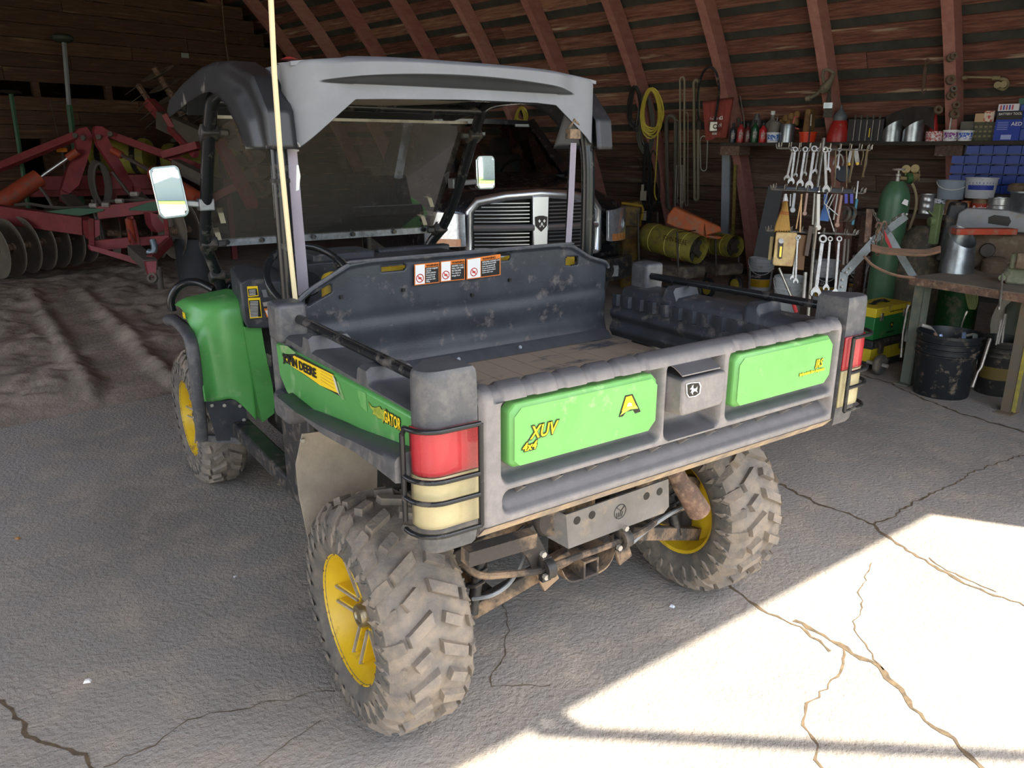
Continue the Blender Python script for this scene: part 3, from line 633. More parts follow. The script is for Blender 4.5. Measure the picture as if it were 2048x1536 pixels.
# --- wheels ---
def tire(side, cx, cy, wd, rr, name='tire', rim_r=.186, lugs=True):
    """side -1 left / +1 right; outer face away from the centre line"""
    T = Matrix.Translation((cx, cy, rr)); ax = X*side; h = wd/2; rc = rr-.019
    P = [(rim_r-.004, -h*.82), (rim_r+.004, -h*.90), (rim_r+.03, -h*.98), (rim_r+.075, -h*1.0), (rc-.035, -h*.95), (rc-.012, -h*.82), (rc-.002, -h*.55), (rc, 0), (rc-.002, h*.55), (rc-.012, h*.82), (rc-.035, h*.95), (rim_r+.075, h*1.0), (rim_r+.03, h*.98), (rim_r+.004, h*.90), (rim_r-.004, h*.82)]
    t = MB(T).lathe(P[:5], (0, 0, 0), ax, 56, cap=False).lathe(P[10:], (0, 0, 0), ax, 56, cap=False).build(name, M_rubd, car, ang=50); MB(T).lathe(P[4:11], (0, 0, 0), ax, 56, cap=False).build('tread_band', M_rub, t, ang=50)
    L = MB(T); N_ = 13; x = ax; e1 = Y; e2 = Z
    def rad(w_):
        q = abs(w_)/h; return rc-.002*(q > .5)-.012*sstep(.5, .82, q)-.030*sstep(.80, .97, q)-.05*sstep(.97, 1.06, q)
    def pt(th, w_, up): 
        r_ = rad(w_)+up; return x*w_+e1*(math.cos(th)*r_)+e2*(math.sin(th)*r_)
    def lug(pts, hgt, tp=.82):      # pts: (theta, w) loop, subdivided top by centroid
        n = len(pts); c0 = sum(p[0] for p in pts)/n; c1 = sum(p[1] for p in pts)/n
        V = [pt(a, b, -.006) for a, b in pts]+[pt(c0+(a-c0)*tp, c1+(b-c1)*(.5+tp*.5), hgt) for a, b in pts]
        L.add(V, [tuple(range(n, 2*n))]+[(i, (i+1) % n, n+(i+1) % n, n+i) for i in range(n)])
    st = 2*math.pi/N_
    for k in range(N_):
        for sd in (-1, 1):
            t0 = st*(k+(.5 if sd > 0 else 0)); w0 = sd
            D = lambda th, q: (t0+th*st, w0*q*h)
            lug([D(.00, .03), D(.24, .03), D(.52, .60), D(.30, .64)], .020)
            lug([D(.58, .22), D(.76, .14), D(.96, .50), D(.78, .60)], .020)
            lug([D(.32, .70), D(.54, .66), D(.70, .98), D(.50, 1.05), D(.38, .92)], .019)
            lug([D(.80, .70), D(1.02, .72), D(1.14, .98), D(.92, 1.05)], .019)
    o = L.build('tread_lugs', M_rub, t, ang=30); fixn(o); o['kind'] = 'stuff'
    for sd in (-1, 1):
        S = MB(T)
        for k in range(N_*2):
            a = st*k/2; z0 = sd*h*.985
            pl_ = [(a, rc-.04), (a+st*.12, rc-.065), (a+st*.22, rc-.04), (a+st*.27, rc-.045), (a+st*.13, rc-.082), (a-.02, rc-.05)]
            V = [x*(sd*h*(.955+.02*((rc-r_)/.08)))+e1*(math.cos(q)*r_)+e2*(math.sin(q)*r_) for q, r_ in pl_]; V2 = [p+x*sd*.006 for p in V]; n = 6
            S.add(V+V2, [tuple(range(n, 2*n))]+[(i, (i+1) % n, n+(i+1) % n, n+i) for i in range(n)])
        fixn(S.build('sidewall_ridges', M_rubd, t, ang=30))['kind'] = 'stuff'
    # rim
    Rm = MB(T); Rm.lathe([(rim_r-.012, -h*.80), (rim_r+.002, -h*.86), (rim_r+.003, -h*.80), (rim_r-.010, -h*.70), (rim_r-.016, 0), (rim_r-.012, h*.55), (rim_r-.002, h*.72), (rim_r+.006, h*.86), (rim_r-.001, h*.87), (rim_r-.008, h*.72), (rim_r-.020, h*.5), (rim_r-.026, -.0), (rim_r-.040, -h*.12), (.10, -h*.2), (.055, -h*.1), (.052, -h*.22), (.10, -h*.3), (rim_r-.036, -h*.25), (rim_r-.02, -h*.6), (rim_r-.012, -h*.80)], (0, 0, 0), ax, 48, cap=False)
    rm = Rm.build('rim', M_yel, car, ang=40)
    rb = MB(T)
    for k in range(5):
        for dd in (-.13, .13):
            a = 2*math.pi*k/5-.08+dd*1.1; u = Y*math.cos(a)+Z*math.sin(a); am = 2*math.pi*k/5-.08; um = Y*math.cos(am)+Z*math.sin(am); tg = Y*-math.sin(am)+Z*math.cos(am); o2 = tg*(.022 if dd > 0 else -.022)
            rb = MB(T); rb.bar(x*(h*.46)+um*.045+o2, x*(h*.60)+um*(rim_r-.020)+o2*1.1, .006, .013, up=x); rb.build('spoke_rib', M_sil, rm)
    yb = MB(T)
    for k in range(5):
        a = 2*math.pi*k/5-.08; u = Y*math.cos(a)+Z*math.sin(a); tg = Y*-math.sin(a)+Z*math.cos(a)
        yb = MB(T)
        for o2 in (tg*.022, tg*-.022): yb.bar(x*(h*.20)+u*.045+o2, x*(h*.34)+u*(rim_r-.018)+o2*1.1, h*.50, .012, up=tg)
        yb.bar(x*(h*.10)+u*.04, x*(h*.16)+u*(rim_r-.022), .05, .010, up=x); yb.build('spoke', M_yel, rm, bev=.003)
    MB(T).lathe([(.056, -h*.2), (.054, h*.40), (.036, h*.44), (.034, h*.62), (.030, h*.66), (.022, h*.66), (.020, h*.62), (0, h*.62)], (0, 0, 0), ax, 28, cap=False).build('hub_cap', mat('bronze hub metal', '8c8064', '9d937c', s=12, rough=.35, metal=.8), rm)
    MB(T).tube([x*(h*.05)+Y*.10*-1+Z*-.06, x*(h*.3)+Y*-.10+Z*-.062], .006, 8).build('valve', M_steel, rm)
    rv = MB(T)
    for k in range(16):
        a = 2*math.pi*k/16; p = x*(h*.865)+(Y*math.cos(a)+Z*math.sin(a))*(rim_r-.001); rv.cyl(p, p+x*.003, .0028, 6)
    rv.build('rim_rivet', M_rust, rm)['kind'] = 'stuff'
tire(-1, -.637, .5215, .26, .3368); tire(1, .637, .5215, .26, .3368)
tire(-1, -.633, 2.539, .215, .3368); tire(1, .633, 2.539, .215, .3368)
# --- running gear seen under the tailgate ---
def bolt(p, r=.009, d=-Y, m=M_sil): MB().cyl(p, p+d*.012, r, 6).build('bolt', m, car)
q = MB(); P = [py_(a, b, .27) for a, b in ((1132, 1030), (1337, 958), (1338, 1013), (1328, 1026), (1137, 1098))]; n = 5
q.add(P+[p+Y*.006 for p in P], [tuple(range(n)), tuple(range(2*n-1, n-1, -1))]+[(i, (i+1) % n, n+(i+1) % n, n+i) for i in range(n)])
e0, e1_ = P[0], P[4]; q.add([e0, e1_, e1_+Vector((-.10, .12, .07)), e0+Vector((-.02, .12, .0)), e0+X*.004, e1_+X*.004], [(0, 1, 2, 3)])
pt_ = fixn(q.build('rear_plate', mat('grey steel plate', '7a7672', '69655f', s=9, rough=.5, bump=.1, dust=.25, dc='9a8a76'), car))
for a, b in ((1154, 1041), (1184, 1030), (1293, 992), (1319, 983)):
    p = py_(a, b, .27); MB().lathe([(.0125, -.0005), (.0125, .001), (0, .001)], p, -Y, 20, cap=False).build('plate_hole', M_ink, pt_)
p = py_(1240, 1023, .27); e = MB(); e.tube([p+(X*math.cos(t*.2618)+Z*math.sin(t*.2618))*.023-Y*.001 for t in range(24)], .0012, 4, closed=True)
for k in range(4): e.bar(p+X*(-.012+.006*k)-Z*.017-Y*.001, p+X*(-.014+.008*k)-Z*.002-Y*.001, .0018, .0018, up=Y)
e.bar(p+Vector((-.014, -.001, .016)), p+Vector((.010, -.001, -.004)), .002, .002, up=Y); e.bar(p+Vector((.016, -.001, .014)), p+Vector((.0, -.001, .0)), .002, .002, up=Y); e.build('stamped_emblem', M_steel, pt_)
def pyl(lst, y): return [py_(a, b, y) for a, b in lst]
MB().tube(smooth([py_(925, 1128, .34), py_(960, 1150, .30), py_(1010, 1149, .30), py_(1075, 1142, .28), py_(1110, 1130, .27), py_(1240, 1082, .27), py_(1285, 1062, .27), py_(1330, 1030, .36), py_(1375, 1012, .42)], 4), .0105, 8).build('sway_bar', M_mud, car)
for (a, b) in ((1095, 1137), (1248, 1077)):
    q = MB(); p = py_(a, b, .265); q.lathe([(.012, -.014), (.030, -.014), (.030, .014), (.012, .014)], p, X, 16, cap=False); q.box(p+Vector((0, .012, -.005)), (.03, .02, .075)); q.build('sway_bar_clamp', M_steel, car)
for a, b in ((1084, 1107), (1089, 1152), (1236, 1094), (1249, 1055)): bolt(py_(a, b, .255))
MB().bar(py_(1048, 1062, .31), py_(1102, 1168, .31), .06, .012, up=Y).bar(py_(1035, 1060, .33), py_(1062, 1100, .30), .05, .012, up=Y).build('hanger_bracket', M_mud, car, bev=.002)
MB().bar(py_(1232, 1060, .32), py_(1250, 1120, .32), .055, .012, up=Y).build('hanger_bracket', M_mud, car, bev=.002)
for s in (-1, 1):
    zz = ((.40, .27), (.345, .25))
    q = MB(); q.bar((s*.12, .33, .60-.17), (s*.58, .45, .235), .035, .045); q.bar((s*.12, .72, .43), (s*.58, .58, .235), .03, .04); q.bar((s*.35, .38, .33), (s*.35, .65, .33), .03, .03); q.build('lower_arm', M_mud, car, bev=.003)
    q = MB(); q.bar((s*.16, .36, .585), (s*.56, .46, .44), .032, .05); q.bar((s*.16, .70, .585), (s*.56, .56, .44), .03, .04); q.build('upper_arm', M_mud, car, bev=.003)
    MB().tube([(s*.15, .52, .44), (s*.28, .52, .41), (s*.58, .52, .345)], [.03, .018, .018], 12).build('drive_shaft', M_steel, car)
    MB().tube([(s*.20, .52, .435), (s*.225, .52, .43), (s*.25, .52, .425), (s*.275, .52, .418), (s*.30, .52, .41)], [.05, .044, .046, .036, .03], 14).build('shaft_boot', M_rubd, car)
    q = MB(); q.box((s*.555, .52, .345), (.05, .10, .20)); q.cyl((s*.53, .52, .337), (s*.60, .52, .337), .055); q.box((s*.555, .47, .42), (.05, .05, .08)); q.build('wheel_hub', M_mud, car, bev=.008)
    MB().tube([(s*.42, .40, .30), (s*.30, .44, .80)], .018, 10).build('shock_absorber', M_steel, car)
    MB().tube([(s*(.41-.10*k/60)+.026*math.cos(k*1.05), .405+.033*k/60+.026*math.sin(k*1.05), .37+.36*k/60) for k in range(61)], .005, 5).build('coil_spring', M_yel if 0 else M_steel, car)
MB().lathe([(0, 0), (.048, 0), (.055, .01), (.055, .14), (.04, .15)], py_(1106, 1040, .30), Y, 22).build('muffler_can', M_mud, car)
q = MB(); c = py_(1183, 1137, .30)
for dx, dz, a, b in ((0, .026, .060, .008), (0, -.026, .060, .008), (.026, 0, .008, .052), (-.026, 0, .008, .052)): q.box(c+Vector((dx, .09, dz)), (a, .18, b))
q.build('hitch_receiver', M_mud, car, bev=.002)
q = MB(); q.grid(lambda u, v: Vector((c.x-.105+.21*u, .31+.16*v, c.z-.036+.055*(abs(u-.5)*2)**5)), 18, 5, Z*.006); q.build('hitch_plate', M_mud, car)
q = MB(); q.tube([py_(1345, 935, .34), py_(1362, 968, .32), py_(1376, 985, .31), py_(1398, 1022, .30)], [.030, .031, .037, .040], 20, caps=False); ex = q.build('exhaust_pipe', M_rust, car, ang=60)
MB().tube(smooth([py_(945, 1198, .36), py_(985, 1190, .32), py_(1020, 1165, .33), py_(1045, 1120, .36), py_(1052, 1080, .4)], 5), .006, 6).build('brake_hose', mat('grey hose', '8a8c8c', rough=.6), car)
MB().tube(smooth([py_(1265, 1085, .27), py_(1300, 1055, .30), py_(1345, 1025, .34), py_(1385, 1005, .4)], 5), .007, 6).build('brake_hose', mat('grey hose', '8a8c8c'), car)
q = MB(); q.box((0, .62, .52), (.22, .30, .20));  q.box((.05, .9, .55), (.4, .5, .3)); q.build('gearbox', M_mud, car, bev=.02)
q = MB()
for s in (-1, 1): q.bar((s*.22, .34, .70), (s*.22, 2.6, .62), .05, .08)
for y in (.36, .70, 1.2, 1.9): q.bar((-.5, y, .74), (.5, y, .74), .05, .05)
q.box((0, .55, .83), (1.1, .95, .03)); q.box((0, 1.55, .42), (.90, 1.25, .10)); q.build('chassis_frame', M_steel, car, bev=.004)
q = MB(); q.bar(py_(930, 1114, .2), py_(1065, 1075, .2), .04, .04); q.build('bumper_bar', M_mud, car)
for s in (-1, 1): MB().box((s*.585, 1.55, .385), (.08, 1.2, .07)).build('side_sill', M_steel, car, bev=.01)
for s in (-1, 1): MB().box((s*.50, 1.10, .62), (.34, .30, .42)).build('engine_cover', M_steel, car, bev=.02)
# --- seats ---
for x in (-.36, .02, .34):
    q = MB(); q.box((x, 1.125, 1.04), (.34, .07, .34)); q.box((x, 1.40, .86), (.32, .42, .10)); q.build('seat', mat('yellow vinyl', 'c9a92c', 'b4962a', s=6, rough=.5, dust=.2), car, bev=.03, seg=3)
# --- roll cage ---
cage = MB()
for s in (-1, 1):
    px0 = -.634 if s < 0 else .594
    cage.tube(smooth([(px0, 1.14, .62), (px0, 1.14, 1.05), (px0*.995, 1.14, 1.52), (px0*.97, 1.17, 1.70), (s*.56, 1.22, 1.78)], 5), .0265, 14)
    cage.tube(smooth([(s*.56, 1.22, 1.78), (s*.575, 1.60, 1.80), (s*.60, 1.88, 1.79), (s*.61, 1.99, 1.70), (s*.61, 2.20, 1.37), (s*.60, 2.33, 1.20), (s*.57, 2.40, 1.12), (s*.53, 2.45, 1.00), (s*.50, 2.48, .80)], 5), .0255, 14)
cage.tube([(-.56, 1.22, 1.78), (.56, 1.22, 1.78)], .025, 12); cage.tube([(-.60, 1.93, 1.765), (.60, 1.93, 1.765)], .02, 12); cage.tube([(-.6, 1.14, .95), (.6, 1.14, .95)], .025, 12)
cage.build('roll_cage', M_tubeb, car, ang=60)
for s in (-1, 1):
    for z_, y in ((1.655, 2.02), (1.19, 2.34), (1.03, 2.44)):
        q = MB(); xx = s*(.61 if z_ > 1.3 else .585 if z_ > 1.1 else .54); q.box((xx, y, z_), (.072, .066, .045), Matrix.Rotation(-.5, 3, 'X')); q.box((xx-s*.05, y-.01, z_), (.05, .02, .03)); q.build('tube_clamp', M_steel, car, bev=.008)
# --- roof ---
RX = .585
def rz_(x, y): return 1.868-.030*(abs(x)/RX)**3-.02*sstep(1.9, 2.4, y)
q = MB(); q.grid(lambda u, v: Vector((-RX+2*RX*u, 1.10+1.22*v, rz_(-RX+2*RX*u, 1.1+1.22*v)+.012*(1 if .18 < u < .82 else 0)*sstep(0, .06, v))), 60, 30, Z*-.012); fixn(q.build('roof_top', M_roof, car, ang=60))
def skirt_bottom(x):
    P = [(-.60, 1.592), (-.575, 1.596), (-.395, 1.738), (-.3, 1.742), (0, 1.75), (.3, 1.75), (.385, 1.745), (.56, 1.615), (.60, 1.61)]
    for (a, b), (c, d) in zip(P, P[1:]):
        if a <= x <= c: return b+(d-b)*(x-a)/(c-a)
    return 1.6
def skirt(u, v):
    x = -.60+1.2*u; zt = rz_(max(-RX, min(RX, x)), 1.1); zb = skirt_bottom(x); zc = 1.785; hh_ = .036*max(0, 1-((x+.02)/.50)**2)
    if v < .12: t = v/.12; z_ = zt-.018*t*t; y = 1.10-.016*math.sin(t*math.pi/2)
    else:
        t = (v-.12)/.88; z_ = zt-.018+(zb-zt+.018)*t; y = 1.084
    b = .066*sstep(0, .02, hh_)*sstep(zc-.002, zc+hh_+.002, z_) if z_ < zt-.016 else .066*sstep(0, .02, hh_)*(v/.12 if v < .12 else 1)
    y -= b; cr = max(0, abs(x)-.515)/.085; y += .075*(1-math.sqrt(max(0, 1-cr*cr)))
    return Vector((x, y, z_))
q = MB(); q.grid(skirt, 140, 64); o = fixn(q.build('roof_rear_skirt', M_roof, car, ang=60)); o.modifiers.new('solid', 'SOLIDIFY').thickness = .006
for s in (-1, 1):
    # arched side valance
    OU = [(1.085, 1.592), (1.10, 1.70), (1.20, 1.80), (1.42, 1.862), (1.62, 1.875), (1.80, 1.872), (2.10, 1.84), (2.36, 1.795), (2.43, 1.755)]
    IN = [(1.33, 1.592), (1.40, 1.66), (1.50, 1.73), (1.60, 1.768), (1.70, 1.785), (1.82, 1.785), (2.05, 1.765), (2.30, 1.735), (2.40, 1.725)]
    def va(u, v):
        k = u*8; i = min(int(k), 7); t = k-i; o0 = Vector(OU[i]).lerp(Vector(OU[i+1]), t); i0 = Vector(IN[i]).lerp(Vector(IN[i+1]), t)
        c = o0.lerp(i0, max(0, (v-.25)/.75)); x = RX+.004+.085*math.sin(min(1, v/.35)*math.pi/2)+.0*v
        fl = .02*math.exp(-((v-.55)/.12)**2)*sstep(.45, .2, u); x -= fl
        return Vector((s*x, c.x, c.y))
    q = MB(); q.grid(va, 64, 16); o = fixn(q.build('roof_side_valance', mat('shaded roof plastic', '242528', '2c2d30', s=4, rough=.36, bump=.05, dust=.05, dc='6a6660'), car, ang=60)); o.modifiers.new('solid', 'SOLIDIFY').thickness = .006  # darker copy of the roof plastic, side shade put into its colour
    q = MB(); q.grid(lambda u, v: Vector((s*(.592+.006*u), 1.15+.22*u*(1-.55*v), 1.595+(rz_(RX, 1.1)-.012-1.595)*v)), 8, 8); fixn(q.build('roof_corner_fill', M_roof, car)).modifiers.new('solid', 'SOLIDIFY').thickness = .004
q = MB(); q.grid(lambda u, v: Vector((-.60+1.2*u, 2.30+.10*v, 1.85-.11*v)), 20, 4, Z*-.006); fixn(q.build('roof_visor', M_roof, car))
q = MB(); q.grid(lambda u, v: Vector((-.42+.84*u, 1.25+.95*v, 1.80-.02*math.sin(u*math.pi))), 16, 6, Z*-.01); fixn(q.build('roof_liner', mat('tan grey roof liner', '8a8374', '7a7466', s=4, rough=.7), car))
q = MB(); q.lathe([(0, 0), (.03, 0), (.012, .008), (0, .01)], (-.50, 1.35, 1.868), Z, 16); q.build('roof_knob', mat('red plastic', 'a8352c', rough=.5), car)
# --- windshield ---
ms = bpy.data.materials.new('tinted dusty acrylic'); ms.use_nodes = True; n_ = ms.node_tree.nodes; l_ = ms.node_tree.links; n_.remove(n_['Principled BSDF']); out = n_['Material Output']
tb = n_.new('ShaderNodeBsdfTransparent'); tb.inputs[0].default_value = (.74, .72, .68, 1); df = n_.new('ShaderNodeBsdfDiffuse'); df.inputs[0].default_value = (.42, .40, .36, 1)
gl = n_.new('ShaderNodeBsdfGlossy'); gl.inputs['Roughness'].default_value = .04; fr = n_.new('ShaderNodeFresnel'); fr.inputs[0].default_value = 1.45
m1 = n_.new('ShaderNodeMixShader'); m1.inputs[0].default_value = .10; l_.new(tb.outputs[0], m1.inputs[1]); l_.new(df.outputs[0], m1.inputs[2])
m2 = n_.new('ShaderNodeMixShader'); fk = n_.new('ShaderNodeMath'); fk.operation = 'MULTIPLY'; fk.inputs[1].default_value = .5; l_.new(fr.outputs[0], fk.inputs[0]); l_.new(fk.outputs[0], m2.inputs[0]); l_.new(m1.outputs[0], m2.inputs[1]); l_.new(gl.outputs[0], m2.inputs[2]); l_.new(m2.outputs[0], out.inputs[0])
W0, W1, W2, W3 = Vector((-.585, 2.035, 1.715)), Vector((.585, 2.035, 1.715)), Vector((.565, 2.385, 1.188)), Vector((-.565, 2.385, 1.188))
q = MB(); q.add([W0, W1, W2, W3]+[p+Vector((0, .004, .003)) for p in (W0, W1, W2, W3)], [(0, 1, 2, 3), (7, 6, 5, 4), (0, 4, 5, 1), (1, 5, 6, 2), (2, 6, 7, 3), (3, 7, 4, 0)]); ws = q.build('windshield', ms, car)
q = MB(); q.bar(W3+Vector((0, -.004, .0)), W2+Vector((0, -.004, .0)), .035, .008, up=Y); q.build('windshield_strip', mat('scuffed aluminium strip', '8f959a', '4a4d50', s=10, rough=.35, metal=.5), ws)
q = MB(); q.bar(W0, W1, .012, .012, up=Y); q.build('windshield_top_edge', M_sil, ws)
for t in (.06, .20, .42, .60, .80, .95):
    p = W3.lerp(W2, t)+Vector((0, -.012, .002)); MB().cyl(p, p-Y*.012, .011, 10).build('knob', M_tubeb, ws)
q = MB()
for x0, t in ((-.53, .76), (-.54, .93), (.50, .70), (.49, .88)):
    c = W0.lerp(W3, t); q.box((x0, c.y-.01, c.z), (.022, .004, .075), Matrix.Rotation(-.58, 3, 'X'))
q.build('pad_strip', mat('yellowed foam pad', 'a89f86', rough=.8), ws)
# --- mirrors ---
M_mir = mat('mirror glass', 'f0f0f0', rough=.02, metal=1, bump=0)
for name, pxy, yy, wd, ht, outd, tilt in (('left', (339, 384), 2.2, .118, .212, Vector((-.30, -1, .03)), .10), ('right', (972, 345), 2.2, .108, .172, Vector((.36, -1, .02)), 0)):
    c = py_(pxy[0], pxy[1], yy); vd = (c-CAM).normalized(); nrm = (outd.normalized()-vd).normalized(); xx = Z.cross(nrm).normalized()*1; zz = nrm.cross(xx); 
    Mx = basis(c, xx, zz, nrm) @ Matrix.Rotation(tilt, 4, 'Z'); rr_ = .024
    def rr(w_, h_, r_): return [(sx*(w_/2-r_)+r_*math.cos(a), sy*(h_/2-r_)+r_*math.sin(a)) for sx, sy, a0 in ((1, 1, 0), (-1, 1, 90), (-1, -1, 180), (1, -1, 270)) for a in [R(a0+15*k) for k in range(7)]]
    q = MB(Mx); q.prism(rr(wd, ht, .024), (0, 0, -.03), (1, 0, 0), (0, 1, 0), (0, 0, .03)); hs = q.build('mirror_housing', mat('chrome trim', 'c8ccd0', rough=.12, metal=1, bump=0), car, bev=.004)
    q = MB(Mx); q.prism(rr(wd*.72, ht*.75, .02), (0, 0, -.055), (1, 0, 0), (0, 1, 0), (0, 0, .03)); q.build('mirror_back', M_blk, hs, bev=.01)
    q = MB(Mx); 
    def mg(u, v):
        a, b = (u*2-1)*(wd/2-.009), (v*2-1)*(ht/2-.011); k = max(0, abs(a)/(wd/2-.009)-.8)*max(0, abs(b)/(ht/2-.011)-.8)*25
        return Vector((a*(1-.12*k), b*(1-.08*k), .006-(a*a+b*b)/(2*1.1)))
    q.grid(mg, 16, 20); q.build('mirror_glass', M_mir, hs, ang=180)
    s = -1 if name == 'left' else 1; a = c+Vector((-s*.03, .03, -.045)); b = Vector((s*.612, 2.2, c.z-.055 if s < 0 else c.z-.05))
    MB().bar(a, b, .03, .026).box(b, (.062, .058, .05)).build('mirror_arm', mat('grey cast bracket', '8a8d90', rough=.4, metal=.6), car, bev=.005)
# --- seat belts, whip pole ---
M_belt = mat('faded grey seat belt', '9a929c', '8e8690', s=4, rough=.8, bump=.3, bs=700)
def strap(pts, w_, up=Y):
    q = MB()
    for a, b in zip(pts, pts[1:]): q.bar(a, b, w_, .002, up=up)
    return q
strap([py_(578, 296, 1.15), py_(589, 420, 1.15), py_(600, 540, 1.16), py_(604, 590, 1.17)], .050, up=Vector((1, .1, 0)).cross(Z)).build('seat_belt', M_belt, car)
strap([py_(1147, 286, 1.12), py_(1142, 400, 1.12), py_(1136, 500, 1.12)], .028, up=Y).build('seat_belt', M_belt, car)
strap([py_(1140, 290, 1.13), py_(1130, 500, 1.13)], .006).build('belt_edge', M_tubeb, car)
q = MB(); p = py_(1146, 268, 1.10); q.box(p, (.05, .03, .035)); q.tube([p+Vector((-.02, 0, .02)), p+Vector((-.01, -.02, .05)), p+Vector((.02, -.01, .03))], .006, 6); q.build('belt_anchor', M_mud, car, bev=.004)
q = MB(); p = py_(592, 294, 1.10); q.tube([p+Vector((.012*math.cos(t), 0, .012*math.sin(t))) for t in [k*.6 for k in range(10)]], .003, 6); q.build('wire_loop', M_sil, car)
q = MB(); q.add([py_(597, 330, 1.15), py_(601, 352, 1.14), py_(598, 380, 1.15), py_(592, 382, 1.15), py_(593, 330, 1.15)], [(0, 1, 2, 3, 4)]); q.build('torn_tape', M_wht, car)
MB().tube([py_(592, 612, 1.04), py_(577, 470, 1.03), py_(560, 300, 1.02), py_(549, 150, 1.0), py_(541, -20, .98)], .0078, 8).build('whip_pole', mat('cream fibreglass rod', 'e2d3a8', rough=.5, bump=.05), car)
p = py_(556, 362, 1.12); MB().lathe([(.030, -.006), (.030, .006)], Vector((-.633, 1.14, p.z)), Z, 16).build('zip_tie', M_ink, car)
# --- cab front: fenders, dash, wheel, guard ---
C0 = [px_(a, b, -.735) for a, b in ((362, 617), (373, 638), (390, 682), (402, 750), (411, 803))]
C1 = [py_(a, b, c) for a, b, c in ((384, 603, 2.26), (402, 622, 2.17), (414, 665, 2.14), (425, 740, 2.13), (433, 803, 2.12))]
C2 = [py_(a, b, c) for a, b, c in ((430, 592, 2.26), (441, 609, 2.13), (450, 660, 2.10), (460, 740, 2.10), (470, 800, 2.10))]
C3 = [py_(a, b, c) for a, b, c in ((473, 583, 2.26), (480, 603, 2.12), (489, 660, 2.09), (504, 750, 2.09), (514, 842, 2.09))]
top0 = [p+Vector((.0, .14, -.005)) for p in (C0[0], C1[0], C2[0], C3[0])]
ctrl = [[top0[i]]+c for i, c in enumerate((C0, C1, C2, C3))]
rows = [smooth([ctrl[i][j] for i in range(4)], 6) for j in range(6)]; V = [smooth([rows[j][k] for j in range(6)], 6) for k in range(len(rows[0]))]
q = MB(); kk = len(V[0]); q.add([p for r_ in V for p in r_], [(i*kk+j, (i+1)*kk+j, (i+1)*kk+j+1, i*kk+j+1) for i in range(len(V)-1) for j in range(kk-1)])
fe = fixn(q.build('front_fender', M_green, car, ang=60)); fe.modifiers.new('solid', 'SOLIDIFY').thickness = .005
q = MB(); q.add([Vector((-p.x, p.y, p.z)) for r_ in V for p in r_], [(i*kk+j, (i+1)*kk+j, (i+1)*kk+j+1, i*kk+j+1) for i in range(len(V)-1) for j in range(kk-1)]); fixn(q.build('front_fender', M_green, car, ang=60))
a = px_(366, 632, -.745); text('825i', px_(366, 634, -.742), Vector((0, -1, 0)), Z, .035, M_dy, fe, name='model_lettering', off=.001, sx=.8)
q = MB(); P = [py_(a, b, 2.06) for a, b in ((490, 655), (522, 652), (530, 700), (545, 770), (552, 824), (525, 845), (515, 800), (500, 720))]; n = len(P)
q.add(P+[p+Vector((.01, .30, 0)) for p in P], [tuple(range(n))]+[(i, (i+1) % n, n+(i+1) % n, n+i) for i in range(n)]); fixn(q.build('footwell_panel', M_green, car))
q = MB(); P = [py_(a, b, 2.115) for a, b in ((411, 803), (440, 802), (470, 798), (487, 806), (492, 820), (497, 850), (490, 880), (434, 882), (424, 845))]; n = len(P)
q.add(P+[p+Y*.01 for p in P], [tuple(range(n))]+[(i, (i+1) % n, n+(i+1) % n, n+i) for i in range(n)]); mf = fixn(q.build('mud_flap', M_blk2, car))
for a, b in ((424, 811), (449, 811), (480, 812), (488, 840)): p = py_(a, b, 2.11); MB().lathe([(.009, 0), (.007, .005), (0, .006)], p, -Y, 10).build('rivet', M_sil, mf)
MB().bar(py_(393, 874, 2.20), py_(502, 882, 2.08), .02, .03).build('flap_lip', M_blk, car)
MB().tube(smooth([px_(337, 640, -.74), px_(350, 641, -.745), px_(372, 662, -.75), px_(384, 692, -.755), px_(393, 760, -.755), px_(400, 830, -.75), px_(405, 878, -.745)], 5), .027, 12).build('fender_guard', M_blk, car)
MB().tube(smooth([py_(345, 622, 2.62), py_(342, 600, 2.62), py_(354, 576, 2.60), py_(374, 565, 2.58), py_(400, 566, 2.54), py_(428, 580, 2.48)], 5), .019, 12).build('brush_guard', M_tubeb, car)
MB().tube(smooth([py_(452, 585, 2.50), py_(462, 568, 2.50), py_(488, 556, 2.52), py_(530, 549, 2.55), py_(640, 540, 2.6)], 5), .018, 12).build('brush_guard', M_tubeb, car)
q = MB(); q.grid(lambda u, v: Vector((-.60+1.2*u, 2.3+.75*v, .94-.12*v-.09*abs(u*2-1)**3)), 24, 12); fixn(q.build('hood', M_green, car)).modifiers.new('solid', 'SOLIDIFY').thickness = .005
q = MB(); q.box((0, 2.72, .62), (1.0, .62, .42)); q.build('front_body', M_blk, car, bev=.05)
q = MB(); P = [py_(a, b, 2.02) for a, b in ((480, 566), (500, 556), (545, 562), (620, 560), (620, 650), (530, 657), (495, 657), (488, 640))]; n = len(P)
q.add(P+[p+Vector((.03, .26, .03)) for p in P], [tuple(range(n))]+[(i, (i+1) % n, n+(i+1) % n, n+i) for i in range(n)]+[tuple(range(2*n-1, n-1, -1))]); q.box((.1, 2.17, .98), (.86, .24, .26)); q.box((-.05, 2.2, 1.11), (.30, .22, .06)); q.box((.38, 2.25, 1.10), (.40, .06, .05)); dash = fixn(q.build('dashboard', M_blk2, car, bev=.008))
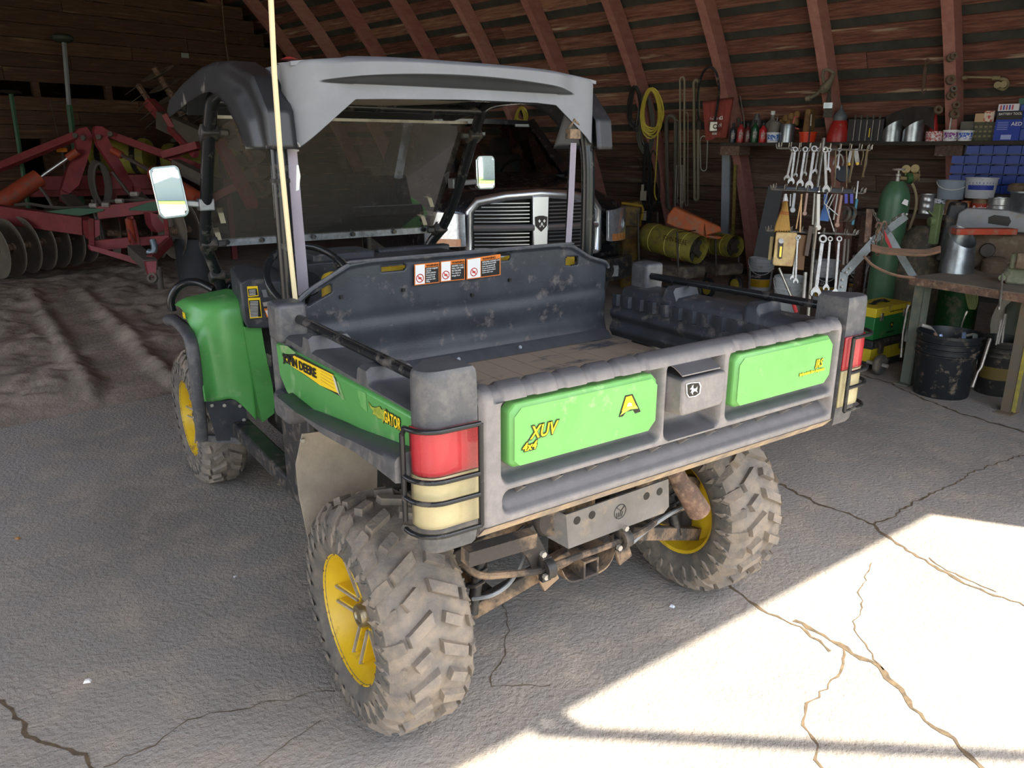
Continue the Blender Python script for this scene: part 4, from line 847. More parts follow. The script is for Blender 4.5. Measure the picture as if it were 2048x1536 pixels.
for y0, y1, x0, x1, sl_ in ((573, 594, 494, 515, 2), (596, 637, 496, 520, 4)):
    poly_on([(x0, y0), (x1, y0-1), (x1+sl_, y1-2), (x0+sl_, y1)], 2.016, M_dy, dash, 'label_border'); poly_on([(x0+1.5, y0+5), (x1-1.5, y0+4), (x1+sl_-1.5, y1-4), (x0+sl_+1.5, y1-2)], 2.014, M_ink, dash, 'label_field')
    for k in range(int((y1-y0-8)/3)): poly_on([(x0+4, y0+7+3*k), (x1-4, y0+6.4+3*k), (x1-3.6, y0+7.4+3*k), (x0+4.4, y0+8+3*k)], 2.012, M_wht, dash, 'print_line')
poly_on([(523, 580), (532, 579), (536, 594), (527, 595)], 2.014, mat('grey switch', '6a6e72', rough=.4, bump=0), dash, 'rocker_switch'); poly_on([(525, 605), (545, 602), (547, 611), (527, 613)], 2.014, mat('grey print', '9a9690', rough=.5, bump=0), dash, 'label_plate')
poly_on([(528, 617), (545, 616), (545, 634), (534, 635)], 2.014, M_or, dash, 'label_plate'); poly_on([(530, 621), (545, 620), (545, 632), (536, 633)], 2.012, M_wht, dash, 'label_field')
poly_on([(552, 602), (555, 600), (558, 602), (557, 606), (553, 606)], 2.012, mat('blue grey knob', '8a90b0', rough=.4, bump=0), dash, 'knob')
c = Vector((-.335, 1.78, 1.085)); nn = Vector((0, -.72, .70)).normalized(); e1 = X; e2 = nn.cross(e1)
q = MB(); q.tube([c+e1*math.cos(t*.2)*.172+e2*math.sin(t*.2)*.172 for t in range(32)][:31], .0145, 10, closed=True)
for a in (math.pi*.5, math.pi*1.17, math.pi*1.83): q.bar(c+(e1*math.cos(a)+e2*math.sin(a))*.165, c-nn*.03, .03, .012, up=nn)
q.cyl(c-nn*.05, c-nn*.015, .05, 16); q.cyl(c-nn*.04, c-nn*.35, .025, 12); q.build('steering_wheel', M_tubeb, car, ang=50)
p = py_(681, 525, 1.9); MB().lathe([(.026, -.04), (.028, 0), (.022, .008), (.018, .002), (0, .002)], p, nn, 20, cap=False).build('gauge_pod', M_tubeb, car)
# ---------------- right hand wall: shelf, hanging gear, bench ----------------
def pd(x, y, d): return CAM+ray(x, y)*d
def Nw(z): return CN+math.sqrt(RR*RR-(z-CZ)**2)
def wpt(x, y, off=0):
    n = 6.6
    for _ in range(12): p = pn(x, y, n); n = Nw(p.z)-off
    return pn(x, y, n)
def vz(x, y, P):                       # height where the sight line stands above / below P
    d = ray(x, y); t = (P-CAM).xy.length/d.xy.length; return CAM.z+d.z*t
def vert(x0, x1, y0, y1, P0=None, d=None):   # upright thing: base centre, width, height
    xm = (x0+x1)/2; b = P0 if P0 is not None else pd(xm, y1, d); k = dep(b)/F; return Vector(b), (x1-x0)*k, vz(xm, y0, b)-b.z
FACE = lambda p: basis(p, Vector(((CAM-p).y, -(CAM-p).x, 0)).normalized()*-1, Vector((p.x-CAM.x, p.y-CAM.y, 0)).normalized(), Z)   # x to the right, y away from the viewer
M_gal = mat('galvanised sheet', 'a9b0b4', '858c90', s=12, rough=.35, metal=.85, bump=.05)
M_chr = mat('chrome tool steel', 'a8a49a', '847e72', s=30, rough=.38, metal=.85, bump=.05)
M_grime = mat('greasy dark metal', '3a3632', '4c453c', s=10, rough=.6, bump=.1)
M_blkp = mat('black plastic', '26282a', rough=.5, dust=.15)
M_wp = mat('white plastic', 'd9dcdc', 'c8cccd', s=5, rough=.45, bump=.02, dust=.1)
M_redp = mat('red plastic can', 'a82a26', '92221f', s=5, rough=.35, dust=.1)
M_brn = mat('tan leather', '8a6a42', '6e5232', s=8, rough=.8)
M_cast = mat('brown cast iron', '6b5a48', '574a3c', s=8, rough=.85, bump=.3, dust=.3)
M_blue = mat('blue plastic bin', '27459a', '223c88', s=5, rough=.4, dust=.1, dc='5a6a9a')
def lathe_item(name, x0, x1, y0, y1, m, label, cat, prof=None, P0=None, d=None, group=None, par=None, n=20, world=None):
    b, w_, h = vert(x0, x1, y0, y1, P0, d); prof = prof or [(1, 0), (1, 1)]
    mb = MB().lathe([(r_*w_/2, q*h) for r_, q in prof], b, Z, n)
    if par is not None: return mb.build(name, m, par)
    return one(mb, name, m, label, cat, group)
def fband(b, w_, h, z0, z1, r0, r1, m, t, a0=-1.0, a1=1.0):
    f_ = FACE(b); q = MB(); q.grid(lambda u, v: f_ @ Vector((w_/2*(r0+(r1-r0)*v)*1.02*math.sin(a0+(a1-a0)*u), -w_/2*(r0+(r1-r0)*v)*1.02*math.cos(a0+(a1-a0)*u), h*(z0+(z1-z0)*v))), 14, 2); return q.build('printed_label', m, t)
# shelf
SN = 6.62; sA = pn(1441, 281.5, SN); sB = pn(2075, 286.5, SN); sB.z = sA.z = (sA.z+sB.z)/2
sh = thing('wall_shelf', sA-Z*.03, 'long dark plank shelf along the right wall', 'shelf')
q = MB(); q.add([sA+Z*-.035, sB+Z*-.035, sB+Z*-.035+BN*.27, sA+Z*-.035+BN*.27, sA, sB, sB+BN*.27, sA+BN*.27], [(3, 2, 1, 0), (4, 5, 6, 7), (0, 1, 5, 4), (1, 2, 6, 5), (2, 3, 7, 6), (3, 0, 4, 7)])
q.build('plank', mat('dark stained plank', '2b2723', '3a332c', s=8, rough=.8), sh)
for x in (1460, 1652, 1895):
    p = pn(x, 300, SN+.03); p.z = sA.z-.035-.05; MB().box(p+BN*.12, (.26 if x != 1895 else .18, .24, .10), Matrix.Rotation(R(11), 3, 'Z')).build('bracket_block', M_low, sh)
def sp(x, back=.08): p = pn(x, 281, SN+back); p.z = sA.z; return p
bot = [(0, 0), (.95, .0), (1, .04), (1, .62), (.9, .70), (.42, .80), (.38, .86), (.42, .87), (.42, 1), (0, 1)]
tub = [(0, 0), (.82, 0), (.93, .86), (1.0, .87), (1.0, 1), (.92, 1), (.88, .8), (0, .75)]
for nm, x0, x1, y0, c, lab in (('oil_bottle', 1458, 1471, 246, '2a3038', 'black bottle, first on the shelf beside the red apron'), ('oil_bottle', 1473, 1487, 243, '9a3030', 'dull red bottle standing between two darker bottles on the shelf'), ('oil_bottle', 1488, 1500, 247, '5a2428', 'dark maroon bottle on the shelf left of the green bottle'),
    ('oil_bottle', 1501, 1515, 240, '1e4a2e', 'dark green bottle on the shelf'), ('oil_bottle', 1517, 1532, 246, 'b02a2e', 'bright red bottle on the shelf left of the white tub')):
    b, w_, h = vert(x0, x1, y0, 281, sp((x0+x1)/2)); t = thing(nm, b, lab, 'bottle', 'bottles at the left end of the shelf')
    MB().lathe([(r_*w_/2, q_*h) for r_, q_ in bot[:7]], b, Z, 16).build('bottle_body', mat('bottle '+c, c, rough=.3, coat=.3, bump=0), t); MB().lathe([(.40*w_/2, .86*h), (.44*w_/2, .87*h), (.44*w_/2, h), (0, h)], b, Z, 12).build('cap', M_blkp, t)
    fband(b, w_, h, .2, .5, .98, .98, mat('label '+c, 'b0a8a0', c, s=60, rough=.5), t, -.5, .7)
b, w_, h = vert(1497, 1523, 231, 251, sp(1510, .17)); lathe_item('metal_funnel', 1497, 1523, 228, 281, M_gal, 'silver cone topped oiler behind the green bottle', 'oil can', [(.9, 0), (.9, .45), (1, .5), (.3, 1), (0, 1)], sp(1510, .19))
one(MB().tube(smooth([sp(1489, .2), pn(1488, 240, SN+.2), pn(1484, 215, SN+.2), pn(1480, 192, SN+.2)], 4), .006, 6), 'spout_tube', M_chr, 'thin silver spout tube rising above the red bottles', 'spout')
one(MB().lathe([(.03, 0), (.03, .06), (.008, .10), (.006, .22), (.02, .24), (.02, .27), (0, .28)], sp(1474, .2), Z, 12), 'hand_pump', M_grime, 'dark hand pump standing behind the bottles next to the apron', 'pump')
t = thing('glass_jug', sp(1541, .19), 'round grey glass jug with a white cap behind the tin', 'jug'); b, w_, h = vert(1525, 1558, 222, 281, sp(1541, .19))
MB().lathe([(r_*w_/2, q_*h) for r_, q_ in [(0, 0), (.8, 0), (.9, .1), (.95, .35), (.75, .62), (.3, .72), (.22, .76), (.22, .9)]], b, Z, 20).build('body', mat('smoky glass', '77746e', rough=.15, coat=.5, bump=0), t); MB().lathe([(.25*w_/2, .88*h), (.27*w_/2, 1.0*h), (0, h)], b, Z, 12).build('cap', M_wp, t); MB().tube([b+BN*.0+Vector((.012, -.02, h*.78)), b+Vector((.045, -.03, h*.82)), b+Vector((.04, -.03, h*.68))], .006, 6).build('handle', mat('smoky glass', '77746e'), t)
def whitetub(x0, x1, y0, lab, c, g='white tubs on the shelf', back=.07, cb=None):
    b, w_, h = vert(x0, x1, y0, 281, sp((x0+x1)/2, back)); t = thing('plastic_tub', b, lab, 'tub', g); MB().lathe([(r_*w_/2, q_*h) for r_, q_ in tub], b, Z, 24).build('tub_body', M_wp, t)
    if c: fband(b, w_, h, .18, .78, .86, .95, mat('tub label '+c, c, cb, s=40, rough=.45, bump=0, lo=.48, hi=.54), t)
    return t, b, w_, h
whitetub(1532, 1559, 265, 'white tub with a blue and white label, left end of the shelf', '3a6ab8', cb='dfe6ee')
b, w_, h = vert(1533, 1559, 243, 266, sp(1545, .09)+Z*.085); one(MB(Matrix.Translation(b) @ Matrix.Rotation(.22, 4, 'Y')).lathe([(.85*w_/2, 0), (w_/2, h*.9), (.8*w_/2, h)], (0, 0, 0), Z, 20), 'grey_tin', mat('dull grey tin', '6d6862', rough=.6), 'grey tin cup tilted on top of the blue labelled tub', 'tin')
lathe_item('measuring_can', 1559, 1587, 248, 281, M_gal, 'galvanised measuring can beside the blue labelled tub', 'can', [(0, 0), (1, 0), (.95, .5), (1, .9), (.93, 1), (.9, .9), (.88, .1), (0, .1)], sp(1573))
q = MB(); c = sp(1578, .2)+Z*.09
for k, (a, b, s_) in enumerate(((1563, 246, .05), (1572, 238, .055), (1583, 234, .055), (1594, 230, .05), (1590, 245, .06), (1577, 250, .06))): p = pn(a, b, SN+.21); q.lathe([(0, -s_*.8), (s_*.7, -s_*.5), (s_*.8, 0), (s_*.6, s_*.6), (0, s_*.9)], p, Vector((.3, 0, 1)), 10)
one(q, 'work_gloves', M_brn, 'crumpled tan leather gloves behind the measuring can', 'gloves')
q = MB(); q.tube([pn(a, b, SN+.12) for a, b in ((1597, 233), (1590, 234), (1587, 246), (1588, 255), (1598, 258))], .008, 6); one(q, 'pump_lever', mat('faded red plastic', 'c2605a', rough=.5), 'faded red handle loop above the orange tub', 'handle')
_w = M_wp; M_wp = mat('orange plastic', 'd2401e', rough=.4, bump=0); whitetub(1597, 1632, 264, 'short orange red tub at the foot of the leather bundle', None, g='tubs', back=.06); M_wp = _w
b, w_, h = vert(1597, 1634, 224, 268, sp(1615, .15)+Z*.0); one(MB().box(b+Z*h*.55, (w_*.95, .07, h*1.1), Matrix.Rotation(R(11), 3, 'Z'), tap=.85), 'leather_apron_roll', M_brn, 'upright tan leather roll rising from the orange tub', 'leather', bev=.02)
q = MB().tube([pn(1622, 232, SN-.03), pn(1620, 258, SN-.04), pn(1616, 300, SN-.05)], .007, 7); one(q, 'grease_hose', M_blkp, 'black grease hose with silver end hanging over the shelf edge', 'hose')
one(MB().tube([pn(1623, 229, SN-.03), pn(1621.5, 252, SN-.035)], .009, 8), 'brass_nipple', M_chr, 'silver tube end above the black grease hose', 'tube')
# red jug with grey spout
t = thing('spouted_jug', sp(1675), 'large red jug with grey conical spout on the shelf', 'jug'); b, w_, h = vert(1653, 1696, 210, 281, sp(1675))
MB().lathe([(r_*w_/2, q_*h) for r_, q_ in [(0, 0), (.98, 0), (1, .08), (.92, .3), (.72, .5), (.62, .58), (0, .58)]], b, Z, 24).build('body', M_redp, t); MB().lathe([(r_*w_/2, q_*h) for r_, q_ in [(.55, .56), (.6, .66), (.58, .72), (.2, .86), (.1, .9), (.08, 1), (0, 1)]], b, Z, 20).build('spout', mat('grey spout plastic', '5c6468', rough=.4), t)
for k, x in enumerate((1700, 1712, 1724, 1736, 1749)):
    b, w_, h = vert(x, x+10.5, 238, 281, sp(x+5)); t = thing('flat_can', b, ['slim black oil can nearest the red jug', 'second slim black can from the red jug', 'middle can of the five slim black cans', 'slim black can with a yellow mark', 'slim black can beside the galvanised scoops'][k], 'can', 'slim black cans on the shelf')
    MB().box(b+Z*h/2, (w_, .11, h), Matrix.Rotation(R(11), 3, 'Z')).build('can_body', mat('black enamel tin', '121316', rough=.5, bump=0), t, bev=.003); MB().cyl(b+Z*h, b+Z*(h+.035), .012, 8).build('cap', M_grime, t)
    MB().box(b+Z*h/2-BN*.056-BU*w_*.45, (.003, .004, h*.9), Matrix.Rotation(R(11), 3, 'Z')).build('seam', M_sil, t)
    if k == 3: MB().box(b+Z*h*.4-BN*.057, (.004, .008, h*.4), Matrix.Rotation(R(11), 3, 'Z')).build('yellow_mark', M_dy, t)
def scoop(x0, x1, y0, lab):
    b, w_, h = vert(x0, x1, y0, 281, sp((x0+x1)/2)); mb = MB(); T_ = FACE(b); r_ = w_/2; V = []; n = 24
    for j in range(2):
        for k in range(n):
            a = 2*math.pi*k/n; zt = h*(1 if j else 0); 
            if j: zt = h*(.70+.30*math.sin(a+2.2))
            V.append(T_ @ Vector((r_*math.cos(a), r_*math.sin(a), zt)))
    mb.add(V, [(k, (k+1) % n, n+(k+1) % n, n+k) for k in range(n)]+[tuple(range(n-1, -1, -1))]); o = one(mb, 'metal_scoop', M_gal, lab, 'scoop', 'galvanised scoops on the shelf', ang=60); return o
scoop(1764, 1800, 240, 'narrower galvanised scoop, half under the dark cloth'); scoop(1805, 1843, 240, 'wider galvanised scoop with bright vertical shine')
q = MB()
def clo(u, v):
    x = 1772+96*u; e_ = 1-v; ytop = 232-8*math.sin(u*math.pi)-18*u; yb = 262-16*abs(math.sin(u*math.pi*2.0))+10*u*(1-u); return pn(x, ytop+(yb-ytop)*v, SN+.10+.05*math.sin(u*16+v*3)*.3-.07*v)
q.grid(clo, 30, 10); one(q, 'dark_cloth', mat('sooty dark cloth', '2c2a28', '383430', s=10, rough=.95), 'sooty dark cloth draped over the galvanised scoops', 'cloth', ang=70)
lathe_item('cone_funnel', 1852, 1876, 229, 281, M_redp, 'red funnel standing point upward behind a small tin', 'funnel', [(1, 0), (.8, .3), (.25, .9), (.12, 1), (0, 1)], sp(1864, .17))
lathe_item('nail_tin', 1852, 1885, 263, 281, mat('red and white tin', 'a83a3a', 'd0cccc', s=60, rough=.4, lo=.47, hi=.53), 'open red and white tin at the foot of the fourth rib', 'tin', [(0, 0), (.96, 0), (1, .9), (1, 1), (.94, 1), (.92, .6), (0, .6)], sp(1868))
whitetub(1885, 1915, 260, 'white tub with purple print holding pale sticks', '7a3a8a', cb='d8d8dc'); whitetub(1914, 1944, 261, 'white tub with blue print right of the fourth rib', '2a5ac0', cb='e0e2e8')
one(MB().box(pn(1902, 243, SN+.08)-Z*.02, (.03, .006, .20), Matrix.Rotation(R(11), 3, 'Z')), 'pale_sticks', mat('pale sticks', 'c8ccc4', rough=.7), 'pale flat sticks standing in the purple printed tub', 'sticks')
def sbox(name, x0, x1, y0, y1, c, lab, cat, back=.08, dp=.10, c2=None, lift=None, group=None, m=None):
    p = pn((x0+x1)/2, y1, SN+back); p.z = sA.z if lift is None else lift; k = dep(p)/F; w_ = (x1-x0)*k/1.05; h = vz((x0+x1)/2, y0, p)-p.z
    t = thing(name, p, lab, cat, group); MB().box(p+Z*h/2+BN*dp*.3, (dp, w_, h), Matrix.Rotation(R(11), 3, 'Z')).build('carton', m or mat('carton '+c, c, c2, s=20, rough=.6, bump=0, lo=.47, hi=.53), t, bev=.002); return t, p, w_, h
sbox('grey_lid_box', 1918, 1944, 243, 281, '5a5852', 'grey rounded box behind the blue printed tub', 'box', back=.17)
t, p, w_, h = sbox('green_case', 1946, 1991, 244, 281, '3c3e30', 'dark green display box carrying two small cartons', 'box', back=.12, c2='4a4a38')
q = MB()
for k in range(5):
    for j in range(3): q.box(p+Z*h*(.25+.25*j)-BN*.022+BU*(w_*.4-w_*.2*k), (.003, w_*.12, h*.10), Matrix.Rotation(R(11), 3, 'Z'))
q.build('stencilled_marks', mat('dull gold print', '7a7450', rough=.6), t)['kind'] = 'stuff'; zt = p.z+h
sbox('small_carton', 1950, 1967, 227, 244, 'b89a78', 'small tan carton on the dark green box, left one', 'box', back=.12, lift=zt); sbox('small_carton', 1968, 1987, 222, 244, 'cfc2b0', 'small white and red carton on the dark green box, right one', 'box', back=.12, c2='b04a40', lift=zt)
t, p, w_, h = sbox('blue_carton', 1988, 2035, 222, 284, '1e3a9a', 'tall blue retail carton at the right end of the shelf', 'box', back=.05, dp=.16)
R11 = Matrix.Rotation(R(11), 3, 'Z'); rot = lambda: R11
MB().box(p+Z*h*.85+BN*-.033, (.004, w_*.98, h*.28), rot()).build('black_band', M_ink, t); e_ = -BU
text('BATTERY TOOL', p+Z*h*.86-BN*.036+BU*w_*.42, e_, Z, .028, M_wht, t, lift=.0005, sx=.9); text('AED', p+Z*h*.50-BN*.033-BU*w_*.12, e_, Z, .045, M_wht, t, lift=.0005)
q = MB()
for k in range(5): q.box(p+Z*h*(.62-.06*k)-BN*.033+BU*w_*.2, (.002, w_*.42, .004), rot())
q.box(p+Z*h*.12-BN*.033, (.002, w_*.4, .04), rot()); q.build('small_print', mat('pale blue print', '9aa8d8', rough=.5), t)['kind'] = 'stuff'
t, p2, w2, h2 = sbox('striped_carton', 1998, 2036, 208, 222, 'd8d8dc', 'white carton with red and blue stripes on the tall blue carton', 'box', back=.05, lift=p.z+h)
for k, c in enumerate(('b03a4a', '2a3a9a', 'b03a4a', '2a3a9a', 'b03a4a')): MB().box(p2+Z*h2*.5-BN*.022+BU*(w2*(.36-.14*k)), (.003, w2*.07, h2*.7), rot()).build('stripe', mat('stripe '+c, c, rough=.5, bump=0), t)
for k in range(3): sbox('blue_crate', 2036, 2075, 281-18*(k+1)*1.28, 281, '27459a', ['blue plastic crate at the right end of the shelf, bottom of its stack', 'blue plastic crate in the middle of the shelf end stack', 'blue plastic crate on top of the shelf end stack'][k], 'crate', back=.10, dp=.2, lift=sA.z+.082*k*1.2, m=M_blue) if 0 else None
zc = sA.z
for k in range(3):
    p = pn(2056, 281, SN+.10); p.z = zc; k_ = dep(p)/F; t = thing('blue_crate', p, ['blue plastic crate at the right end of the shelf, bottom of its stack', 'blue plastic crate in the middle of the stack at the shelf end', 'blue plastic crate on top of the stack at the shelf end'][k], 'crate', 'stacked blue crates')
    MB().box(p+Z*.05+BN*.03, (.18, 40*k_, .10), rot(), tap=1.04).build('crate_body', M_blue, t, bev=.005); zc += .102
sbox('green_tin_box', 2037, 2075, 196, 221, '3f6a5a', 'muted green box above the blue crates', 'box', back=.10, lift=zc)
# things hanging on the wall and ribs
def loopset(name, x0, x1, y0, y1, n, r_, m, lab, cat, off=.05, jit=3, tail=None, seed=1, hook=True):
    rnd = random.Random(seed); q = MB()
    for k in range(n):
        cx, cy = (x0+x1)/2+rnd.uniform(-jit, jit), (y0+y1)/2+rnd.uniform(-jit, jit)*2; hw, hh_ = (x1-x0)/2-rnd.uniform(0, jit*2), (y1-y0)/2-rnd.uniform(0, jit*3)-abs(cy-(y0+y1)/2)
        cy = y0+hh_+rnd.uniform(0, 4); q.tube([wpt(cx+hw*math.sin(t)*(1-.25*math.cos(t)), cy-hh_*math.cos(t), off+.008*k/n+rnd.uniform(0, .01)) for t in [2*math.pi*j/20 for j in range(20)]], r_, 5, closed=True)
    if tail: q.tube(smooth([wpt(a, b, off) for a, b in tail], 4), r_, 5)
    return one(q, name, m, lab, cat)
M_cord = mat('black rubber cord', '2b2b2a', rough=.6); M_ycord = mat('yellow extension cord', 'c9b84e', 'b5a440', s=9, rough=.5, bump=0); M_gcord = mat('grey rubber cord', '55534c', rough=.65)
loopset('black_cable_coil', 1257, 1284, 172, 268, 7, .011, M_cord, 'coil of black cable hanging left of the yellow cord', 'cable', off=.03, seed=2)
loopset('grey_cable_coil', 1276, 1308, 188, 318, 7, .010, M_gcord, 'long grey cable coil hanging behind the yellow cord', 'cable', off=.03, seed=3)
loopset('extension_cable_coil', 1281, 1324, 176, 280, 8, .010, M_ycord, 'yellow extension cord coiled on the first rib, front and centre', 'cable', off=.08, seed=4, tail=[(1318, 230), (1314, 300), (1311, 350), (1309, 385), (1313, 400)])
loopset('yellow_rope', 1032, 1056, 214, 262, 5, .012, M_ycord, 'yellow rope coil hanging behind the black truck roof', 'rope', off=.05, seed=9)
loopset('dark_hoses', 1284, 1303, 285, 470, 5, .014, M_cord, 'bundle of dark hoses hanging down to the heater', 'hose', off=.03, seed=5, jit=2)
loopset('cable_loops', 1292, 1318, 300, 430, 3, .006, M_cord, 'thin dark cords looped beside the hose bundle', 'cord', off=.05, seed=6)
for k, (x0, x1, y0, y1, r_, c, lab) in enumerate(((1333, 1352, 231, 418, .026, '57534a', 'wide grey drive belt hanging left of the pale rope loops'), (1360, 1369, 154, 405, .011, '8f8872', 'tall narrow pale belt reaching highest on the wall'), (1370, 1376, 225, 412, .006, '7e7866', 'short narrow belt between two taller belts'),
    (1388, 1397, 160, 400, .018, '847d66', 'thick tan belt hanging left of the black hose arch'), (1400, 1415, 272, 342, .006, 'a8a69c', 'short pale grey belt loop below the red apron'), (1349, 1357, 240, 395, .006, '6f6a5c', 'thin brown belt beside the wide grey belt'))):
    q = MB(); cx, cy, hw, hh_ = (x0+x1)/2, (y0+y1)/2, (x1-x0)/2, (y1-y0)/2
    P = [(cx+hw*math.sin(t), cy-hh_+hw*1.5*(1-math.cos(t))) for t in [math.pi*(-.5+j/8) for j in range(9)]]+[(cx+hw*math.cos(t)*.8, cy+hh_-hw+hw*math.sin(t)) for t in [math.pi*j/6 for j in range(7)]]
    q.tube([wpt(a, b, k*.0+.03+.012*(k%3)) for a, b in P], r_, 6, closed=True); one(q, 'drive_belt', mat('belt '+c, c, rough=.8), lab, 'belt', 'belts hanging on the wall')
q = MB()
for x, y in ((1350, 412), (1354, 405), (1361, 416), (1364, 418)): q.tube([wpt(x+3, 330, .06), wpt(x, y, .06)], .005, 5)
one(q, 'white_ropes', mat('off white rope', 'b8b2a4', rough=.8), 'pale ropes hanging straight down to the orange bag', 'rope')
t = thing('fuel_hose', wpt(1398, 255, .06), 'black rubber hose arched over a peg beside the red apron', 'hose')
MB().tube(smooth([wpt(a, b, .10) for a, b in ((1399, 250), (1395, 215), (1397, 175), (1406, 145), (1421, 134), (1434, 150), (1438, 185), (1434, 215), (1430, 240))], 5), .0135, 8).build('hose', M_blkp, t); MB().tube([wpt(1398, 240, .10), wpt(1398, 257, .10)], .026, 10).build('dark_coupling', M_grime, t)
q = MB(FACE(wpt(1427, 253, .12))); q.box((0, 0, 0), (.10, .06, .12)); q.cyl((.02, -.04, 0), (.02, -.01, 0), .028); q.build('fuel_meter', M_chr, t, bev=.012)
q = MB(); AP = [(1405, 203), (1438, 197), (1468, 194), (1464, 225), (1459, 252), (1452, 270), (1446, 276), (1425, 277), (1412, 281), (1408, 276), (1410, 250), (1409, 225)]
def apr(u, v): xt = 1405+63*u; xb = 1411+42*u; yt = 203-9*u; yb = 280-6*u+2*math.sin(u*9); return wpt(xt+(xb-xt)*v, yt+(yb-yt)*v, .045+.010*math.sin(u*26)*(1-.3*v))
q.grid(apr, 30, 10, BN*.004); ap = thing('shop_apron', wpt(1430, 280, .06), 'faded red cloth apron with white lettering pinned on the wall', 'apron'); q.build('cloth', mat('faded red cloth', 'a04e44', '8f443a', s=9, rough=.9, bump=.2, bs=300), ap, ang=80)
for s_, x, y, h in (('H.SAINES', 1420, 239, .085), ('PLATIN', 1422, 254, .085), ('ELECTRIC', 1424, 269, .03)): p = wpt(x, y, .062); text(s_, p, (wpt(x+20, y, .062)-p).normalized(), Z, h, M_wht, ap, sx=.48, off=.001)
# fuel nozzle, brush, turnbuckle, swivels
q = MB(); W_ = lambda a, b, o=.10: wpt(a, b, o)
q.tube([W_(1668, 147), W_(1662, 160), W_(1655, 170), W_(1648, 178), W_(1644, 182)], [.022, .026, .045, .05, .035], 12); q.tube(smooth([W_(1643, 178), W_(1636, 186), W_(1626, 193), W_(1616, 196)], 4), .020, 10); q.tube([W_(1648, 140), W_(1645, 150), W_(1648, 165)], .016, 8); q.tube(smooth([W_(1668, 145), W_(1655, 139), W_(1647, 141)], 3), .013, 8); q.tube([W_(1622, 196), W_(1613, 197)], .032, 10)
one(q, 'fuel_nozzle', mat('dusty cast aluminium', '8d8672', '76705e', s=20, rough=.55, metal=.4), 'dusty fuel nozzle hanging from the third rib', 'nozzle')
t = thing('paint_brush', wpt(1656, 234, .07), 'wide dark paint brush hanging on the third rib', 'brush'); q = MB(); q.tube([W_(1660, 172, .07), W_(1658, 190, .07), W_(1657, 203, .07)], [.012, .016, .03], 8, flat=.5); q.build('handle', M_grime, t)
q = MB(FACE(wpt(1656, 211, .07))); q.box((0, 0, 0), (.085, .025, .055)); q.build('ferrule', M_gal, t); q = MB(FACE(wpt(1656, 225, .07))); q.box((0, 0, 0), (.088, .022, .10), tap=.9); q.build('bristles', mat('grey bristles', '57544a', '403d36', s=80, rough=.9), t)
one(MB().tube(smooth([W_(1853, 128, .0), W_(1860, 122, .0), W_(1855, 118, .0), W_(1851, 124, .0), W_(1851, 133, .0)], 4), .006, 6).tube([W_(1851, 133, 0), W_(1847, 172, 0)], .017, 8).tube(smooth([W_(1847, 172, 0), W_(1844, 182, 0), W_(1848, 186, 0), W_(1852, 180, 0)], 4), .006, 6), 'turnbuckle', mat('rusty brown iron', '5f4c40', rough=.8), 'rusty turnbuckle with hooked ends hung between the ribs', 'turnbuckle')
for k, (x, y, r_, m, lab) in enumerate(((1901, 116, .035, M_cast, 'rusty pulley high on the fourth rib'), (1907, 112, .030, M_cast, 'second pulley high on the fourth rib, slightly right'), (1901, 160, .042, M_cast, 'large greenish pulley at mid height on the fourth rib'), (1907, 178, .030, M_chr, 'shiny ring hanging on the fourth rib'),
    (1900, 192, .034, M_cast, 'dull ring below the shiny ring'), (1907, 190, .028, M_cast, 'small dull ring right of its neighbour on the fourth rib'), (1912, 210, .034, M_cast, 'open iron ring near the foot of the rib gear'), (1909, 228, .045, M_cast, 'lowest lump of iron hanging on the fourth rib'), (1876, 220, .040, M_cast, 'iron shackle hanging left of the fourth rib'))):
    p = wpt(x, y, .06); one(MB().lathe([(r_*.45, -.015), (r_, -.015), (r_, .015), (r_*.45, .015), (r_*.45, -.015)], p, (CAM-p).normalized()+Vector((.5, 0, .2)), 16, cap=False), 'iron_ring', m, lab, 'hardware', 'hardware hung on the fourth rib')
q = MB(); q.tube([wpt(1925, 156, -.1), wpt(1935, 155, -.1)], .018, 8); q.tube([wpt(1935, 154, -.1), wpt(1985, 155, -.1)], .011, 8); q.tube([wpt(1985, 156, -.1), wpt(2001, 156, -.1)], .020, 8); q.tube(smooth([wpt(a, b, -.1) for a, b in ((2001, 158), (2012, 160), (2015, 170), (2008, 178), (1998, 176), (1992, 168))], 4), .016, 8)
q.lathe([(.03, -.02), (.03, .02)], wpt(1996, 170, -.08), BN, 10); q.lathe([(.03, -.02), (.03, .02)], wpt(2008, 169, -.08), BN, 10); one(q, 'hydraulic_fitting', mat('dusty brass', '8f8464', rough=.6, metal=.4), 'dusty brass hose fitting lying along the wall at upper right', 'fitting')
